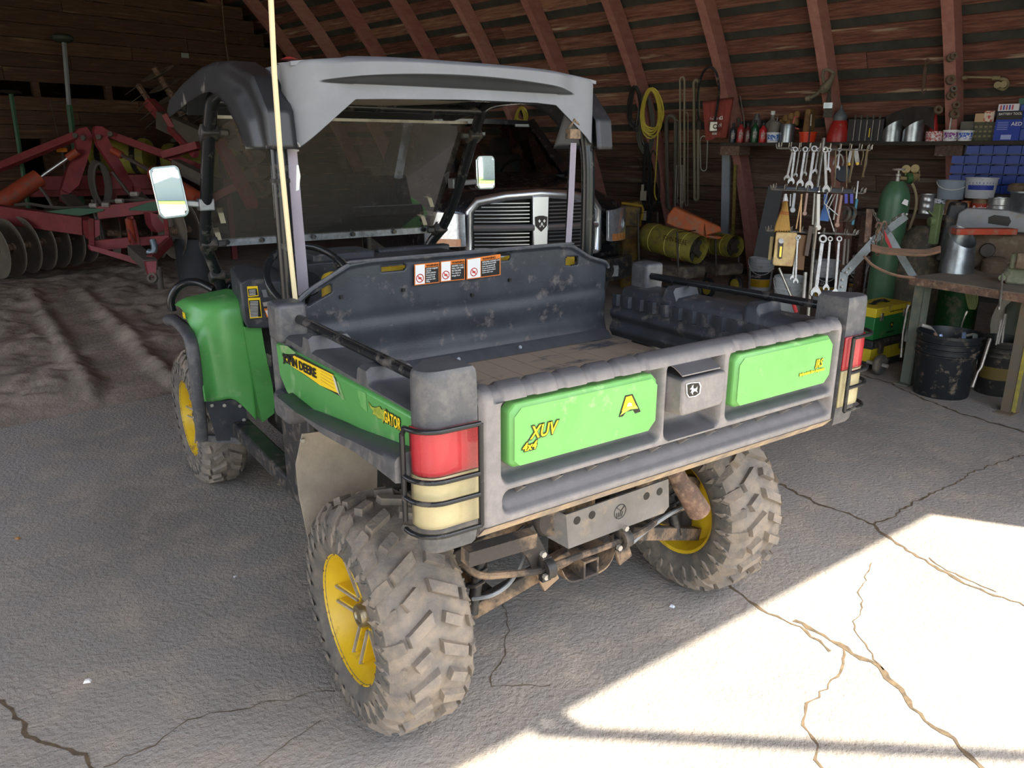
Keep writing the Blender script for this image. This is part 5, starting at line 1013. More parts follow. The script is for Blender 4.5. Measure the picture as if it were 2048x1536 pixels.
# metal post straps, yardstick and boards leaning on the lower wall
one(MB().bar(wpt(1453, 300, -.02), pn(1450, 470, 6.95), .10, .03, up=BN), 'grey_plank', M_steelw, 'grey upright plank standing against the lower wall', 'plank'); one(MB().bar(wpt(1471, 330, .03), pn(1466, 470, 6.85), .035, .02, up=BN), 'measuring_stick', mat('yellowed ruler wood', '7d7030', '5f5424', s=30, rough=.7), 'yellowed measuring stick leaning against the red rib', 'stick')
for k, (a, b, c, d) in enumerate(((1281, 382, 1293, 401), (1285, 422, 1293, 441), (1283, 369, 1288, 386))):
    P = [wpt(a, b, .12), wpt(c, b, .12), wpt(c-1, d, .12), wpt(a-1, d, .12)]; q = MB(); q.add(P+[p+BN*.002 for p in P], [(0, 1, 2, 3), (7, 6, 5, 4), (0, 4, 5, 1), (1, 5, 6, 2), (2, 6, 7, 3), (3, 7, 4, 0)]); one(q, 'paper_tag', mat('paper tag', 'c9bda4' if k == 0 else 'b8bec8', rough=.8, bump=0), ['cream paper tag on the hose bundle', 'pale blue tag lowest on the hose bundle', 'small white tag above the cream tag'][k], 'tag')
# bins rack
br = thing('parts_bin_rack', pn(1975, 365, 6.7), 'wall rack of small blue parts bins below the shelf', 'bin rack')
rows_ = [(1915, 292, 309), (1893, 310, 328), (1893, 329.5, 347), (1893, 348.5, 366), (1893, 367, 384)]; binmesh = None
pw = .105; c0 = pn(1893, 384, 6.66); MB().bar(c0+BN*.10+Z*-.02, c0+BN*.10-BU*1.45+Z*-.02, .01, .01).build('rail', M_steelw, br); q = MB(); q.add([c0+BN*.09, c0+BN*.09-BU*1.4, c0+BN*.09-BU*1.4+Z*.46, c0+BN*.09+Z*.46], [(0, 1, 2, 3)]); q.build('back_panel', M_steelw, br)
ex_ = -BU
for r_i in range(5):
    zb = c0.z+.088*(4-r_i)
    for k in range(11):
        if r_i == 0 and k == 0: continue
        o_ = c0+ex_*(k*.112)+Z*(zb-c0.z)
        if binmesh is None:
            q = MB(basis(o_, ex_, BN, Z)); w1, d1, h1 = .106, .09, .080
            for bx in (((w1/2, d1/2, .002), (w1, d1, .004)), ((w1/2, d1, h1/2), (w1, .003, h1)), ((w1/2, .0, h1*.40), (w1, .003, h1*.80))): q.box(*bx)
            for xx in (.0015, w1-.0015): q.prism([(0, 0), (d1, 0), (d1, h1), (.0, h1*.85)], (xx-.0015, 0, 0), (0, 1, 0), (0, 0, 1), (.003, 0, 0))
            q.box((w1/2, -.002, h1*.82), (w1, .005, .006)); binmesh = q.build('bin', M_blue, br); B0 = MW[br.name].copy(); binmesh.data.transform(basis(o_, ex_, BN, Z).inverted() @ B0); M_ = basis(o_, ex_, BN, Z); binmesh.matrix_basis = B0.inverted() @ M_; MW[binmesh.name] = M_
        else: dup(binmesh, br, basis(o_, ex_, BN, Z))
# lower wall ledge and its cans
LN = 6.15; lA = pn(1690, 432, LN); lB = pn(2080, 428, LN); lz = (lA.z+lB.z)/2; lA.z = lB.z = lz
ld = thing('wall_ledge', lA-Z*.04, 'dark lower ledge below the blue parts bins', 'shelf'); q = MB(); q.add([p+Z*k for k in (-.04, 0) for p in (lA, lB, lB+BN*.55, lA+BN*.55)], [(3, 2, 1, 0), (4, 5, 6, 7), (0, 1, 5, 4), (1, 2, 6, 5), (2, 3, 7, 6), (3, 0, 4, 7)]); q.build('plank', mat('dark stained plank', '2b2723'), ld)
for p in (lA+BN*.05-BU*.05, lA+BN*.45-BU*.05, lB+BN*.45+BU*.1): MB().bar(p-Z*.04, Vector((p.x, p.y, 0)), .08, .08, up=BN).build('leg', M_low, ld)
def lp(x, back=.08): p = pn(x, 430, LN+back); p.z = lz; return p
ribcan = [(0, 0), (.96, 0), (1, .02), (.97, .05), (.97, .3), (1, .32), (.97, .34), (.97, .62), (1, .64), (.97, .66), (.97, .93), (1, .95), (1, 1), (.95, 1), (.95, .97), (0, .97)]
lathe_item('ribbed_can', 1837, 1866, 388, 430, mat('bright ribbed tin', 'b0b2b2', rough=.3, metal=.8), 'ribbed silver tin can, leftmost on the lower ledge', 'can', ribcan, lp(1851, .1))
t = thing('paint_can', lp(1876), 'white and blue patterned paint can beside the ribbed silver can', 'can'); lathe_item('can_body', 1866, 1888, 397, 430, mat('checked can print', 'd5dade', '2a3e5a', s=70, rough=.4, bump=0, lo=.5, hi=.53), '', '', [(0, 0), (.97, 0), (1, .03), (1, .97), (.95, 1), (0, .98)], lp(1876), par=t)
lathe_item('brown_can', 1888, 1912, 398, 430, mat('brown can', '6b4a34', '8f7a60', s=20, rough=.5), 'brown topped can under the grey pail', 'can', ribcan, lp(1899, .1))
lathe_item('small_red_can', 1920, 1941, 402, 430, mat('red tan can', 'a84a32', 'b89a6a', s=40, rough=.5, lo=.48, hi=.52), 'red and tan can half hidden behind the black case', 'can', ribcan, lp(1930, .12))
t = thing('coffee_can', lp(1957), 'brown can with a red lettered label', 'can'); b, w_, h = vert(1942, 1972, 396, 430, lp(1957)); MB().lathe([(r_*w_/2, q_*h) for r_, q_ in ribcan], b, Z, 24).build('can_body', mat('brown can', '6b4a34'), t)
fband(b, w_, h, .25, .72, .99, .99, mat('red can label', 'a83a26', rough=.5, bump=0), t, -1.3, 1.3); fa = FACE(b); text("Butler's", fa @ Vector((-w_*.42, -w_*.53, h*.40)), fa.to_3x3() @ Vector((1, 0, 0)), Z, h*.30, M_wht, t, sx=.9)
lathe_item('ribbed_can', 1973, 2019, 395, 430, mat('bright ribbed tin', 'b0b2b2'), 'broad ribbed silver tin can right of the red labelled can', 'can', ribcan, lp(1996))
lathe_item('galvanised_pail', 2018, 2065, 382, 432, M_gal, 'galvanised pail at the right picture edge on the lower ledge', 'bucket', [(0, 0), (.8, 0), (1, .92), (1.04, .94), (1.04, 1), (.95, 1), (.78, .1), (0, .1)], lp(2040))
lathe_item('rope_spool', 2008, 2042, 366, 384, M_cast, 'dusty coil resting on the galvanised pail', 'spool', [(0, 0), (1, .1), (1, .7), (.7, 1), (0, .9)], lp(2025, .1)+Z*(vz(2025, 384, lp(2025, .1))-lz))
def pail(x0, x1, y0, y1, P0, c, lab, cat='bucket', lc=None, handle=True, tx=None, lid=False, name='pail', lcol2=None, txt=None, g=None, rings=3):
    b, w_, h = vert(x0, x1, y0, y1, P0); t = thing(name, b, lab, cat, g); mm = mat('pail '+c, c, rough=.4, bump=.02, dust=.12)
    pr = [(0, 0), (.82, 0), (.84, .02), (.90, .62)]
    for k in range(rings): z0 = .66+.09*k; pr += [(.92, z0), (.97, z0+.01), (.97, z0+.025), (.92, z0+.035)]
    pr += [(.94, .95), (1, .955), (1, 1)]+([(0, 1.0)] if lid else [(.95, 1), (.90, .9), (.80, .06), (0, .05)])
    MB().lathe([(r_*w_/2, q_*h) for r_, q_ in pr], b, Z, 28).build('pail_body', mm, t)
    f_ = FACE(b)
    def band(z0, z1, m, nm, a0=-.95, a1=.95):
        def fn(u, v): a = a0+(a1-a0)*u; zz = z0+(z1-z0)*v; r_ = w_/2*(.84+.10*zz)*1.006; return f_ @ Vector((r_*math.sin(a), -r_*math.cos(a), h*zz))
        q = MB(); q.grid(fn, 14, 2); return q.build(nm, m, t)
    if lc: band(lc[0], lc[1], mat('label '+lc[2], lc[2], rough=.5, bump=0), 'label_band')
    if lcol2: band(lcol2[0], lcol2[1], mat('label '+lcol2[2], lcol2[2], rough=.5, bump=0), 'label_band')
    if txt: 
        ri = f_.to_3x3() @ Vector((1, 0, 0)); o_ = f_ @ Vector((-w_*.36, -w_*.475, h*txt[1])); text(txt[0], o_, ri, Z, h*txt[2], M_wht, t, sx=txt[3])
        if len(txt) > 4:
            for k in range(4): text('transmission oil', f_ @ Vector((-w_*.34, -w_*.472, h*(txt[4]-.055*k))), ri, Z, h*.045, M_ink, t, sx=.9)
    if handle:
        q = MB(); q.tube([f_ @ Vector((w_/2*math.cos(a)*1.0, -w_/2*.95*math.sin(a)-.004, h*(.93-.42*math.sin(a)))) for a in [math.pi*k/12 for k in range(13)]], .0045, 5); q.build('bail_handle', M_wp if not lid else M_sil, t)
    return t
p = lp(1895, .1); p.z = vz(1895, 398, p); pail(1867, 1923, 360, 398, p, '8e9aa6', 'grey blue plastic pail with white handle above the cans', name='plastic_pail', rings=0)
p = lp(1952, .1); p.z = vz(1952, 396, p); pail(1922, 1982, 355, 396, p, 'c2c6cc', 'white pail with blue band tilted on the coffee can', lc=(.42, .78, '2c3f9a'), handle=False, name='plastic_pail', rings=1)
# workbench
l1 = pz(1810, 768); l2 = pz(2013, 826); bz = .765; ux_ = (l2-l1).normalized(); uy_ = Vector((-ux_.y, ux_.x, 0)); uy_ = uy_ if uy_.dot(BN) > 0 else -uy_
wb = thing('workbench', l1, 'dusty steel topped workbench on angle iron legs', 'workbench'); M_dust = mat('dusty steel bench top', '8a8378', '6f685e', s=5, rough=.7, bump=.15, dust=.3)
cA = l1-ux_*.05; L_ = 1.7; q = MB(); q.add([cA+uy_*a+ux_*b+Z*c for c in (bz-.05, bz) for a, b in ((-.05, 0), (-.05, L_), (1.25, L_), (1.25, 0))], [(3, 2, 1, 0), (4, 5, 6, 7), (0, 1, 5, 4), (1, 2, 6, 5), (2, 3, 7, 6), (3, 0, 4, 7)]); q.build('bench_top', M_dust, wb, bev=.003)
q = MB(); q.add([cA+uy_*-.056+ux_*b+Z*c for b, c in ((0, bz-.055), (L_, bz-.055), (L_, bz-.004), (0, bz-.004))], [(0, 1, 2, 3)]); q.build('front_edge', M_rust, wb)
M_angle = mat('greenish angle iron', '6f786c', '5c6259', s=6, rough=.6, dust=.3)
for P_, mm in ((l1, M_angle), (l2, mat('brown green angle iron', '6a6658', '786650', s=7, rough=.7)), (l1+uy_*1.15, M_angle), (l2+uy_*1.15, M_angle)):
    q = MB(); q.box(P_+Z*(bz-.05)/2, (.075, .010, bz-.05), Matrix.Rotation(math.atan2(ux_.y, ux_.x), 3, 'Z')); q.box(P_+Z*(bz-.05)/2+ux_*.035+uy_*.03, (.010, .07, bz-.05), Matrix.Rotation(math.atan2(ux_.y, ux_.x), 3, 'Z')); q.box(P_+Z*.005, (.12, .10, .008)); q.build('leg', mm, wb)
q = MB(); q.box(l2+Z*.32+ux_*.042-uy_*.008, (.022, .006, .6), Matrix.Rotation(math.atan2(ux_.y, ux_.x), 3, 'Z')); q.build('yellow_stripe', mat('yellow paint', 'b5a83c', '8a8450', s=12, rough=.6), wb)
def bp(x, y): return pz(x, y, bz)
# stove pipe piece
b, w_, h = vert(1884, 1942, 452, 546, bp(1912, 544)); f_ = FACE(b); q = MB(); n = 28; V = []
for j in range(2):
    for k in range(n): a = 2*math.pi*k/n; V.append(f_ @ Vector((w_/2*math.cos(a)*(1.08 if not j else .9), w_/2*math.sin(a)*(1.08 if not j else .9), 0 if not j else h*(.78-.22*math.cos(a+.9)))))
q.add(V, [(k, (k+1) % n, n+(k+1) % n, n+k) for k in range(n)]); one(q, 'stovepipe_section', M_gal, 'galvanised pipe section with a slanted top on the bench', 'pipe', ang=60)
# iron machine, red case, grey drill case
b, w_, h = vert(1946, 2060, 468, 548, bp(1995, 540)); f_ = FACE(b); mc = thing('bench_machine', b, 'old brown cast iron machine head standing on the bench', 'machine')
q = MB(f_); q.box((0, .1, h*.5), (w_*.95, .22, h*.98)); q.build('casting', M_cast, mc, bev=.03, seg=3); MB(f_).lathe([(0, 0), (.045, 0), (.05, .02), (.05, .06)], (-w_*.20, -.07, h*.55), (0, 1, 0), 20).build('round_boss', M_grime, mc); MB(f_).lathe([(.09, 0), (.09, h*.3), (.05, h*.4), (0, h*.4)], (-.02, -.10, 0), (0, 0, 1), 16).build('lower_casting', M_cast, mc)
p = Vector(b); p.z = b.z+h; A_, B_ = pd(1908, 448, dep(b)-.12), pd(2026, 466, dep(b)-.10); B_.z = A_.z = b.z+h+.022
one(MB().bar(A_, B_, .10, .042), 'red_case', mat('red orange painted steel', 'b5482e', 'a03e28', s=8, rough=.5, dust=.3), 'long flat red steel case lying across the iron machine', 'case', bev=.004)
q = MB(FACE(pd(1985, 448, 5.0))); c = pd(1985, 448, dep(b)+.08); c.z = b.z+h; q = MB(FACE(c)); hw = 64*dep(c)/F; hh_ = vz(1985, 420, c)-c.z
DC = [(-hw, 0), (hw*1.2, 0), (hw*1.2, hh_*.70), (hw*.9, hh_*.82), (hw*.35, hh_), (-hw*.75, hh_*1.05), (-hw*.97, hh_*.8)]
q.prism(DC, (0, .0, 0), (1, 0, 0), (0, 0, 1), (0, .09, 0)); dc = one(q, 'drill_case', mat('grey moulded plastic', '8a8e92', '7d8286', s=6, rough=.45, dust=.2), 'grey moulded tool case with a carry handle behind the red case', 'case', bev=.008)
q = MB(FACE(c)); q.prism([(-hw*.12, hh_*.38), (hw*.42, hh_*.28), (hw*.48, hh_*.5), (hw*.40, hh_*.72), (-.0, hh_*.78), (-hw*.14, hh_*.66)], (0, -.003, 0), (1, 0, 0), (0, 0, 1), (0, .004, 0)); q.build('handle_opening', M_ink, dc)
# black case, vise, small things
b, w_, h = vert(1880, 1932, 404, 470, P0=None, d=5.9); b.z = bz; h = vz(1905, 404, b)-bz; q = MB(FACE(b)); q.box((0, 0, h/2), (w_*.9, .25, h), tap=.7); one(q, 'black_charger', mat('ribbed black plastic', '1e2022', rough=.45, dust=.15), 'black sloping plastic machine case behind the stovepipe', 'machine', bev=.02)
vs_ = thing('bench_vise', bp(2030, 570), 'green and brown bench vise at the right picture edge', 'vise'); f_ = FACE(bp(2030, 570)); M_gv = mat('chipped green cast iron', '5c6c4c', '8f8a78', s=14, rough=.6)
q = MB(f_); q.box((.0, .10, .06), (.12, .18, .12)); q.box((.03, .02, .15), (.16, .10, .10)); q.build('vise_body', M_gv, vs_, bev=.015); MB(f_).box((.05, -.05, .16), (.14, .04, .10)).build('jaw', M_cast, vs_, bev=.01)
p0 = pd(2004, 556, dep(bp(2030, 570))-.18); MB().cyl(p0, p0+(FACE(p0).to_3x3() @ Vector((.02, .16, .02))), .020, 14).build('screw', M_gv, vs_); MB().tube([pd(2005, 548, dep(p0)), pd(1999, 617, dep(p0)-.04)], .0075, 8).tube([pd(1999, 614, dep(p0)-.04), pd(1998.5, 620, dep(p0)-.04)], .011, 8).build('tommy_bar', M_chr, vs_)
# folding steel arm stand by the bench
M_arm = mat('bare galvanised arm', '8f928c', '7a7d78', s=9, rough=.4, metal=.5)
d0 = dep(l1)-.03; st_ = thing('arm_stand', l1-ux_*.1, 'galvanised hoist stand of bolted arms with chains by the bench', 'stand')
for nm, a, c, w_ in (('arm', (1766, 452), (1838, 574), .055), ('arm', (1812, 432), (1745, 482), .055), ('arm', (1748, 482), (1688, 548), .062), ('arm', (1688, 545), (1680, 604), .062), ('upright', (1739, 418), (1734, 486), .045)):
    dd = d0+(.02 if nm == 'upright' else 0); q = MB(); q.bar(pd(*a, dd), pd(*c, dd), w_, .012, up=FW); q.build(nm, M_arm if nm == 'arm' else M_rust, st_, bev=.002)
MB().bar(pd(1838, 570, d0), l1+Z*.30-ux_*.03, .055, .012, up=FW).build('arm', M_arm, st_); MB().bar(pd(1680, 604, d0), Vector((pd(1680, 604, d0).x, pd(1680, 604, d0).y, 0)), .06, .012, up=FW).build('arm', M_arm, st_)
for a in ((1699, 537), (1692, 545), (1684, 560), (1683, 574), (1740, 477), (1745, 484), (1812, 429)): p = pd(*a, d0-.012); MB().cyl(p, p-FW*.012, .008, 6).build('bolt', M_sil, st_)
q = MB(); P = [pd(a, b, d0-.02) for a, b in ((1768, 458), (1778, 480), (1790, 508), (1786, 508), (1771, 482))]; q.add(P, [tuple(range(5))]); q.build('red_sticker', mat('red sticker', 'b52a2a', rough=.5, bump=0), st_)
def chain(pts, r_, m, par, ln=.030):
    P = smooth(pts, 8); q = MB(); acc = 0; k = 0; a = P[0]
    for b in P[1:]:
        d = b-a
        if d.length >= ln*.72:
            u = d.normalized(); s_ = u.cross(FW if k % 2 else u.cross(FW)).normalized(); c = (a+b)/2
            q.tube([c+u*math.cos(t)*ln*.5+s_*math.sin(t)*ln*.26 for t in [2*math.pi*j/8 for j in range(8)]], r_, 4, closed=True); a = b; k += 1
    return q.build('chain', m, par)
chain([pd(a, b, d0-.03) for a, b in ((1746, 419), (1750, 430), (1757, 442), (1763, 450))], .0035, M_chr, st_); chain([pd(a, b, d0-.03) for a, b in ((1808, 426), (1795, 433), (1782, 443), (1772, 452))], .0035, M_chr, st_); chain([pd(a, b, d0-.035) for a, b in ((1756, 452), (1752, 480), (1752, 505), (1757, 510), (1762, 500), (1764, 478), (1763, 455))], .004, M_rust, st_)
q = MB(); q.tube(smooth([pd(a, b, d0-.04) for a, b in ((1751, 456), (1755, 446), (1762, 448), (1760, 458), (1755, 466))], 4), .008, 7); q.tube(smooth([pd(a, b, d0-.04) for a, b in ((1762, 454), (1767, 443), (1773, 448), (1770, 458))], 4), .008, 7); q.build('hook', M_rust, st_)
# gas cylinders
def cylinder(x0, x1, ysh, d, m, lab, ytop, mtop=None):
    xm = (x0+x1)/2; b = pd(xm, ysh, d); r_ = (x1-x0)/2*d/F; zs_ = b.z; b = Vector((b.x, b.y, 0)); zt = vz(xm, ytop, b); t = thing('gas_cylinder', b, lab, 'gas cylinder', 'gas cylinders beside the bench')
    MB().lathe([(0, 0), (r_*.95, 0), (r_, .02), (r_, zs_), (r_*.97, zs_+.04), (r_*.8, zs_+.10), (r_*.55, zs_+.14), (r_*.45, zs_+.155), (r_*.45, zt), (0, zt)], b, Z, 32).build('cylinder_body', m, t, ang=60); return t, b, r_, zs_, zt
t, b, r_, zs_, zt = cylinder(1761, 1817, 402, 6.15, mat('dusty green cylinder paint', '41624a', '466b4e', s=4, rough=.35, dust=.35, dc='7a7262', top=1.0), 'tall green gas cylinder with a twin gauge regulator', 366)
MB().lathe([(.018, 0), (.014, .05), (.02, .055), (.02, .07), (.008, .075), (.008, .10)], b+Z*zt, Z, 12).lathe([(0, .095), (.045, .098), (.048, .105), (.045, .112), (0, .115)], b+Z*zt, Z, 12).build('valve', M_sil, t)
dd = dep(b)-.02; M_gg = mat('dusty gauge brass', 'a8966c', '8f7e58', s=20, rough=.5, metal=.3)
for a in ((1812, 338), (1830, 337)): p = pd(*a, dd); MB().lathe([(0, 0), (.034, 0), (.036, .006), (.036, .028), (0, .03)], p, (FW+RT*.5), 18).build('gauge', M_gg, t)
MB().tube([pd(1800, 356, dd), pd(1815, 357, dd)], .014, 8).tube([pd(1812, 350, dd), pd(1812, 344, dd)], .009, 6).tube([pd(1829, 350, dd), pd(1829, 342, dd)], .009, 6).build('regulator_stem', M_gg, t)
MB().tube([pd(1812, 357, dd), pd(1822, 356, dd)], .045, 18).build('regulator_cap', mat('green regulator cap', '3a5c34', rough=.5), t); MB().tube([pd(1822, 356, dd), pd(1832, 353, dd), pd(1840, 350, dd)], [.045, .03, .008], 16).tube([pd(1839, 342, dd), pd(1838, 362, dd)], .005, 6).build('regulator_body', M_gg, t)
MB().tube(smooth([pd(a, b_, dd) for a, b_ in ((1824, 367), (1830, 380), (1833, 400), (1830, 425), (1822, 448), (1816, 468))], 5), .0115, 8).build('gas_hose', mat('tan rubber hose', '8a8060', rough=.6), t)
q = MB(); q.add([pd(a, b_, 6.02) for a, b_ in ((1809, 398), (1817, 401), (1815, 412), (1803, 407))], [(0, 1, 2, 3)]); q.build('paper_label', M_wht, t)
t, b, r_, zs_, zt = cylinder(1802, 1886, 492, 6.15, mat('dusty dark cylinder paint', '3c3a34', '4a463c', s=4, rough=.6, dust=.3), 'short wide dusty dark gas cylinder behind the bench corner', 478)
MB().lathe([(.03, 0), (.02, .06), (.045, .075), (.045, .09), (0, .095)], b+Z*zt, Z, 10).build('valve', M_sil, t)
q = MB(); dd = 5.4; q.box(pd(1872, 448, dd), (.05, .05, .28)); q.cyl(pd(1858, 443, dd), pd(1868, 442, dd), .032, 14); q.bar(pd(1855, 421, dd), pd(1872, 436, dd), .05, .01); one(q, 'green_regulator', mat('faded green paint', '5a6a44', '4f5c3e', s=8, rough=.6), 'faded green clamp and gauge on top of the short cylinder', 'regulator', bev=.004)
for k, (a, b_) in enumerate((((1735, 512), (1745, 540)), ((1748, 500), (1760, 515)))): pass
q = MB()
for k in range(4): q.tube(smooth([pd(a, b_+3*k, 5.2-.02*k) for a, b_ in ((1742, 490), (1770, 497), (1810, 500), (1850, 501), (1880, 494))], 4), .010, 6)
q.tube(smooth([pd(a, b_, 5.15) for a, b_ in ((1728, 512), (1745, 530), (1775, 545), (1800, 552), (1830, 556))], 4), .010, 6); one(q, 'torch_hoses', mat('rusty red torch hose', '8a6650', '6f5a48', s=20, rough=.6), 'brown torch hoses looped over the cylinders', 'hose')
# big drum below bench
b = pz(1898, 690); lathe_item('green_drum', 1862, 1938, 560, 690, mat('dark green drum', '1f5a2a', '1a4c24', s=4, rough=.45, dust=.2), 'dark green drum standing underneath the workbench', 'drum', [(0, 0), (1, 0), (1, .1), (1.03, .12), (1, .14), (1, .9), (1.03, .93), (1, 1), (0, 1)], pz(1898, 690), n=32)
q = MB()
for k in range(4): q.tube(smooth([pd(a+3*k, b_, 5.3) for a, b_ in ((1930, 575), (1934, 600), (1940, 618), (1946, 600), (1944, 575))], 4), .006, 5)
one(q, 'olive_cable_coil', mat('olive cord', '6a7448', rough=.6), 'olive green cord hanging below the workbench', 'cord')
# white fender shape and tyre under the bench
q = MB(); c = pz(2060, 740); c = Vector((c.x, c.y, 0)); ax_ = FACE(c).to_3x3() @ Vector((.3, 1, 0)); q.lathe([(.26, -.06), (.31, -.05), (.325, 0), (.31, .05), (.26, .06)], c+Z*.33, ax_, 30, cap=False); o = one(q, 'white_wheel_ring', mat('aged white paint', 'b8b2a4', rough=.6), 'aged white curved fender under the bench at the right edge', 'fender', ang=60)
# buckets with tools
bk = pail(1826, 1944, 662, 800, pz(1880, 786), '1e2124', 'black bucket full of hand tools under the workbench', name='tool_bucket', handle=False)
P0 = MW[bk.name].translation
M_bk2 = pail(1946, 2030, 674, 798, pz(1988, 784), '2a2a28', 'second dark bucket holding oily parts behind the chrome bar', lcol2=(.30, .52, '6b5a2c'), handle=False, name='tool_bucket')
def stick(name, pts, r_, m, lab, cat, n=8): return one(MB().tube(pts, r_, n), name, m, lab, cat)
db = dep(P0)
stick('grease_gun', [pd(1843, 650, db-.12), pd(1860, 655, db-.12), pd(1868, 660, db-.1), pd(1882, 680, db-.05), pd(1884, 690, db)], [.012, .012, .004, .004, .004], M_sil, 'thin lever tool leaning out of the black bucket to the left', 'tool')
stick('slim_pry_bar', [pd(1920, 668, db+.05), pd(1925, 645, db+.03), pd(1930, 632, db), pd(1934, 623, db)], [.006, .006, .007, .012], M_chr, 'slim chrome rod bent at its tip, tallest in the bucket', 'tool')
for k, (a, c, w_, m, lab) in enumerate((((1880, 668), (1895, 715), .026, mat('blue steel handle', '9ab0cc', rough=.25, metal=.8), 'bright blue grey handle hooked over the bucket rim, left one'), ((1928, 664), (1925, 716), .030, mat('blue steel handle', '9ab0cc'), 'bright blue grey handle hooked over the bucket rim, right one'), ((1870, 665), (1880, 715), .022, M_rust, 'rusty pliers handle beside the left bright handle'), ((1921, 676), (1913, 720), .024, M_rust, 'rusty pliers handle beside the right bright handle'), ((1950, 668), (1949, 728), .035, mat('green grey steel', '8a948c', rough=.35, metal=.6), 'broad channel shaped bar end on the right of the bucket'))):
    one(MB().bar(pd(*a, db-.155), pd(*c, db-.175), w_, .012, up=FW), 'flat_pliers', m, lab, 'tool', 'tool handles hanging over the bucket rim', bev=.004)
q = MB(); q.tube([pd(1930, 672, db-.1), pd(1946, 669, db-.14), pd(1952, 670, db-.155)], .010, 8); one(q, 'offset_bar', M_sil, 'short steel arm joining the channel bar to the bucket', 'tool')
one(MB().tube([pd(1980, 678, 4.75), pd(1962, 735, 4.70), pd(1955, 745, 4.7), pd(1944, 775, 4.68)], [.011, .010, .008, .011], 8), 'breaker_bar', M_chr, 'long polished breaker bar leaning against the second bucket', 'bar')
for k, (a, c) in enumerate((((1992, 690), (2003, 640)), ((1996, 688), (2010, 632)), ((2004, 686), (2011, 628)))): stick('long_tool', [pd(*a, 5.0), pd(*c, 5.0)], [.007, .010], M_sil, ['left of three thin tools rising from the second bucket', 'middle of three thin tools rising from the second bucket', 'right of three thin tools rising from the second bucket'][k], 'tool')
# chrome rod on bench leg
stick('socket_extension', [pd(1818, 611, d0-.05), pd(1814, 620, d0-.05), pd(1806, 665, d0-.05), pd(1802, 715, d0-.05)], [.018, .009, .008, .009], M_chr, 'long chrome socket bar hanging on the bench leg', 'tool')
# toolboxes
A = pz(1737, 741); B = pz(1707, 731); Cc = pz(1806, 722); e1 = (Cc-A).normalized(); L1 = (Cc-A).length+.02; e2 = Vector((-e1.y, e1.x, 0)); e2 = e2 if e2.dot(B-A) > 0 else -e2; D1 = .26
def tbx(z0, z1, ins, m, nm, par, bev=.006): 
    q = MB(); q.add([A+e1*(L1*u+(ins if u < .5 else -ins))+e2*(D1*v+(ins if v < .5 else -ins))+Z*z for z in (z0, z1) for u, v in ((0, 0), (1, 0), (1, 1), (0, 1))], [(3, 2, 1, 0), (4, 5, 6, 7), (0, 1, 5, 4), (1, 2, 6, 5), (2, 3, 7, 6), (3, 0, 4, 7)]); return q.build(nm, m, par, bev=bev)
zh = [vz(1737, y, A) for y in (732, 690, 683, 636, 630)]
z1_, z2_ = vz(1737, 690, A), vz(1737, 682, A); z3_ = vz(1737, 636, A); z4_ = z3_+.07
tl = thing('rolling_toolbox', A, 'lower black and yellow rolling toolbox with a big wheel', 'toolbox', 'stacked toolboxes'); M_yb = mat('yellow toolbox plastic', 'd6c02a', 'c4ae26', s=5, rough=.4, dust=.15); M_gb = mat('green toolbox steel', '1f6b34', rough=.35, dust=.05)
tbx(.03, z1_-.01, .01, M_yb, 'box_body', tl); tbx(z1_-.035, z2_, -.004, M_blkp, 'lid', tl); tbx(.012, .06, -.004, M_blkp, 'base_band', tl)
pw_ = pz(1757, 749); MB().lathe([(0, -.02), (.07, -.02), (.076, -.012), (.076, .012), (.07, .02), (0, .02)], pw_+Z*.076, e2, 26).build('wheel', mat('grey caster rubber', '4c4c4c', rough=.6, dust=.3), tl); MB().cyl(pw_+Z*.076-e2*.06, pw_+Z*.076+e2*.1, .014).build('axle', M_sil, tl)
for u in (.22, .8): MB().box(A+e1*L1*u-e2*.012+Z*(z1_-.04), (.05, .02, .075), Matrix.Rotation(math.atan2(e1.y, e1.x), 3, 'Z')).build('latch', M_grime, tl, bev=.004)
tu = thing('metal_toolbox', A+Z*z2_, 'upper green toolbox with yellow lid and black carry handle', 'toolbox', 'stacked toolboxes'); tbx(z2_+.002, z3_, .012, M_gb, 'box_body', tu); tbx(z3_, z4_, .006, M_yb, 'lid', tu)
ctr = A+e1*L1/2+e2*D1/2+Z*z4_; q = MB(); q.tube(smooth([ctr-e1*.10, ctr-e1*.07+Z*.012, ctr+Z*.018, ctr+e1*.07+Z*.012, ctr+e1*.10], 4), .012, 8, flat=1); q.box(ctr-e1*.09, (.05, .04, .012)); q.box(ctr+e1*.09, (.05, .04, .012)); q.build('carry_handle', M_blkp, tu)
for u in (.18, .80): MB().box(A+e1*L1*u-e2*.006+Z*(z3_+.0)+e2*.012, (.032, .014, .06), Matrix.Rotation(math.atan2(e1.y, e1.x), 3, 'Z')).build('latch', M_chr, tu, bev=.003)
pb = A+e1*L1*.50+e2*.010+Z*(z2_+(z3_-z2_)*.55)
def onb(pts, m, nm, lift): q = MB(); q.add([pb+e1*a+Z*b-e2*lift for a, b in pts], [tuple(range(len(pts)))]); fixn(q.build(nm, m, tu))
onb([(-.020, .022), (.020, .022), (.022, -.01), (.012, -.024), (-.012, -.024), (-.022, -.01)], M_ink, 'badge_field', .001); onb([(a*.013, b*.016) for a, b in DN], M_dy, 'deer_emblem', .002)
text('JOHN DEERE', pb-e1*.055-Z*.06-e2*.001, e1, Z, .018, M_ink, tu); text('NOTHING RUNS LIKE A DEERE', A+e1*L1*.38+e2*.004+Z*(z3_+.025), e1, Z, .013, M_ink, tu)
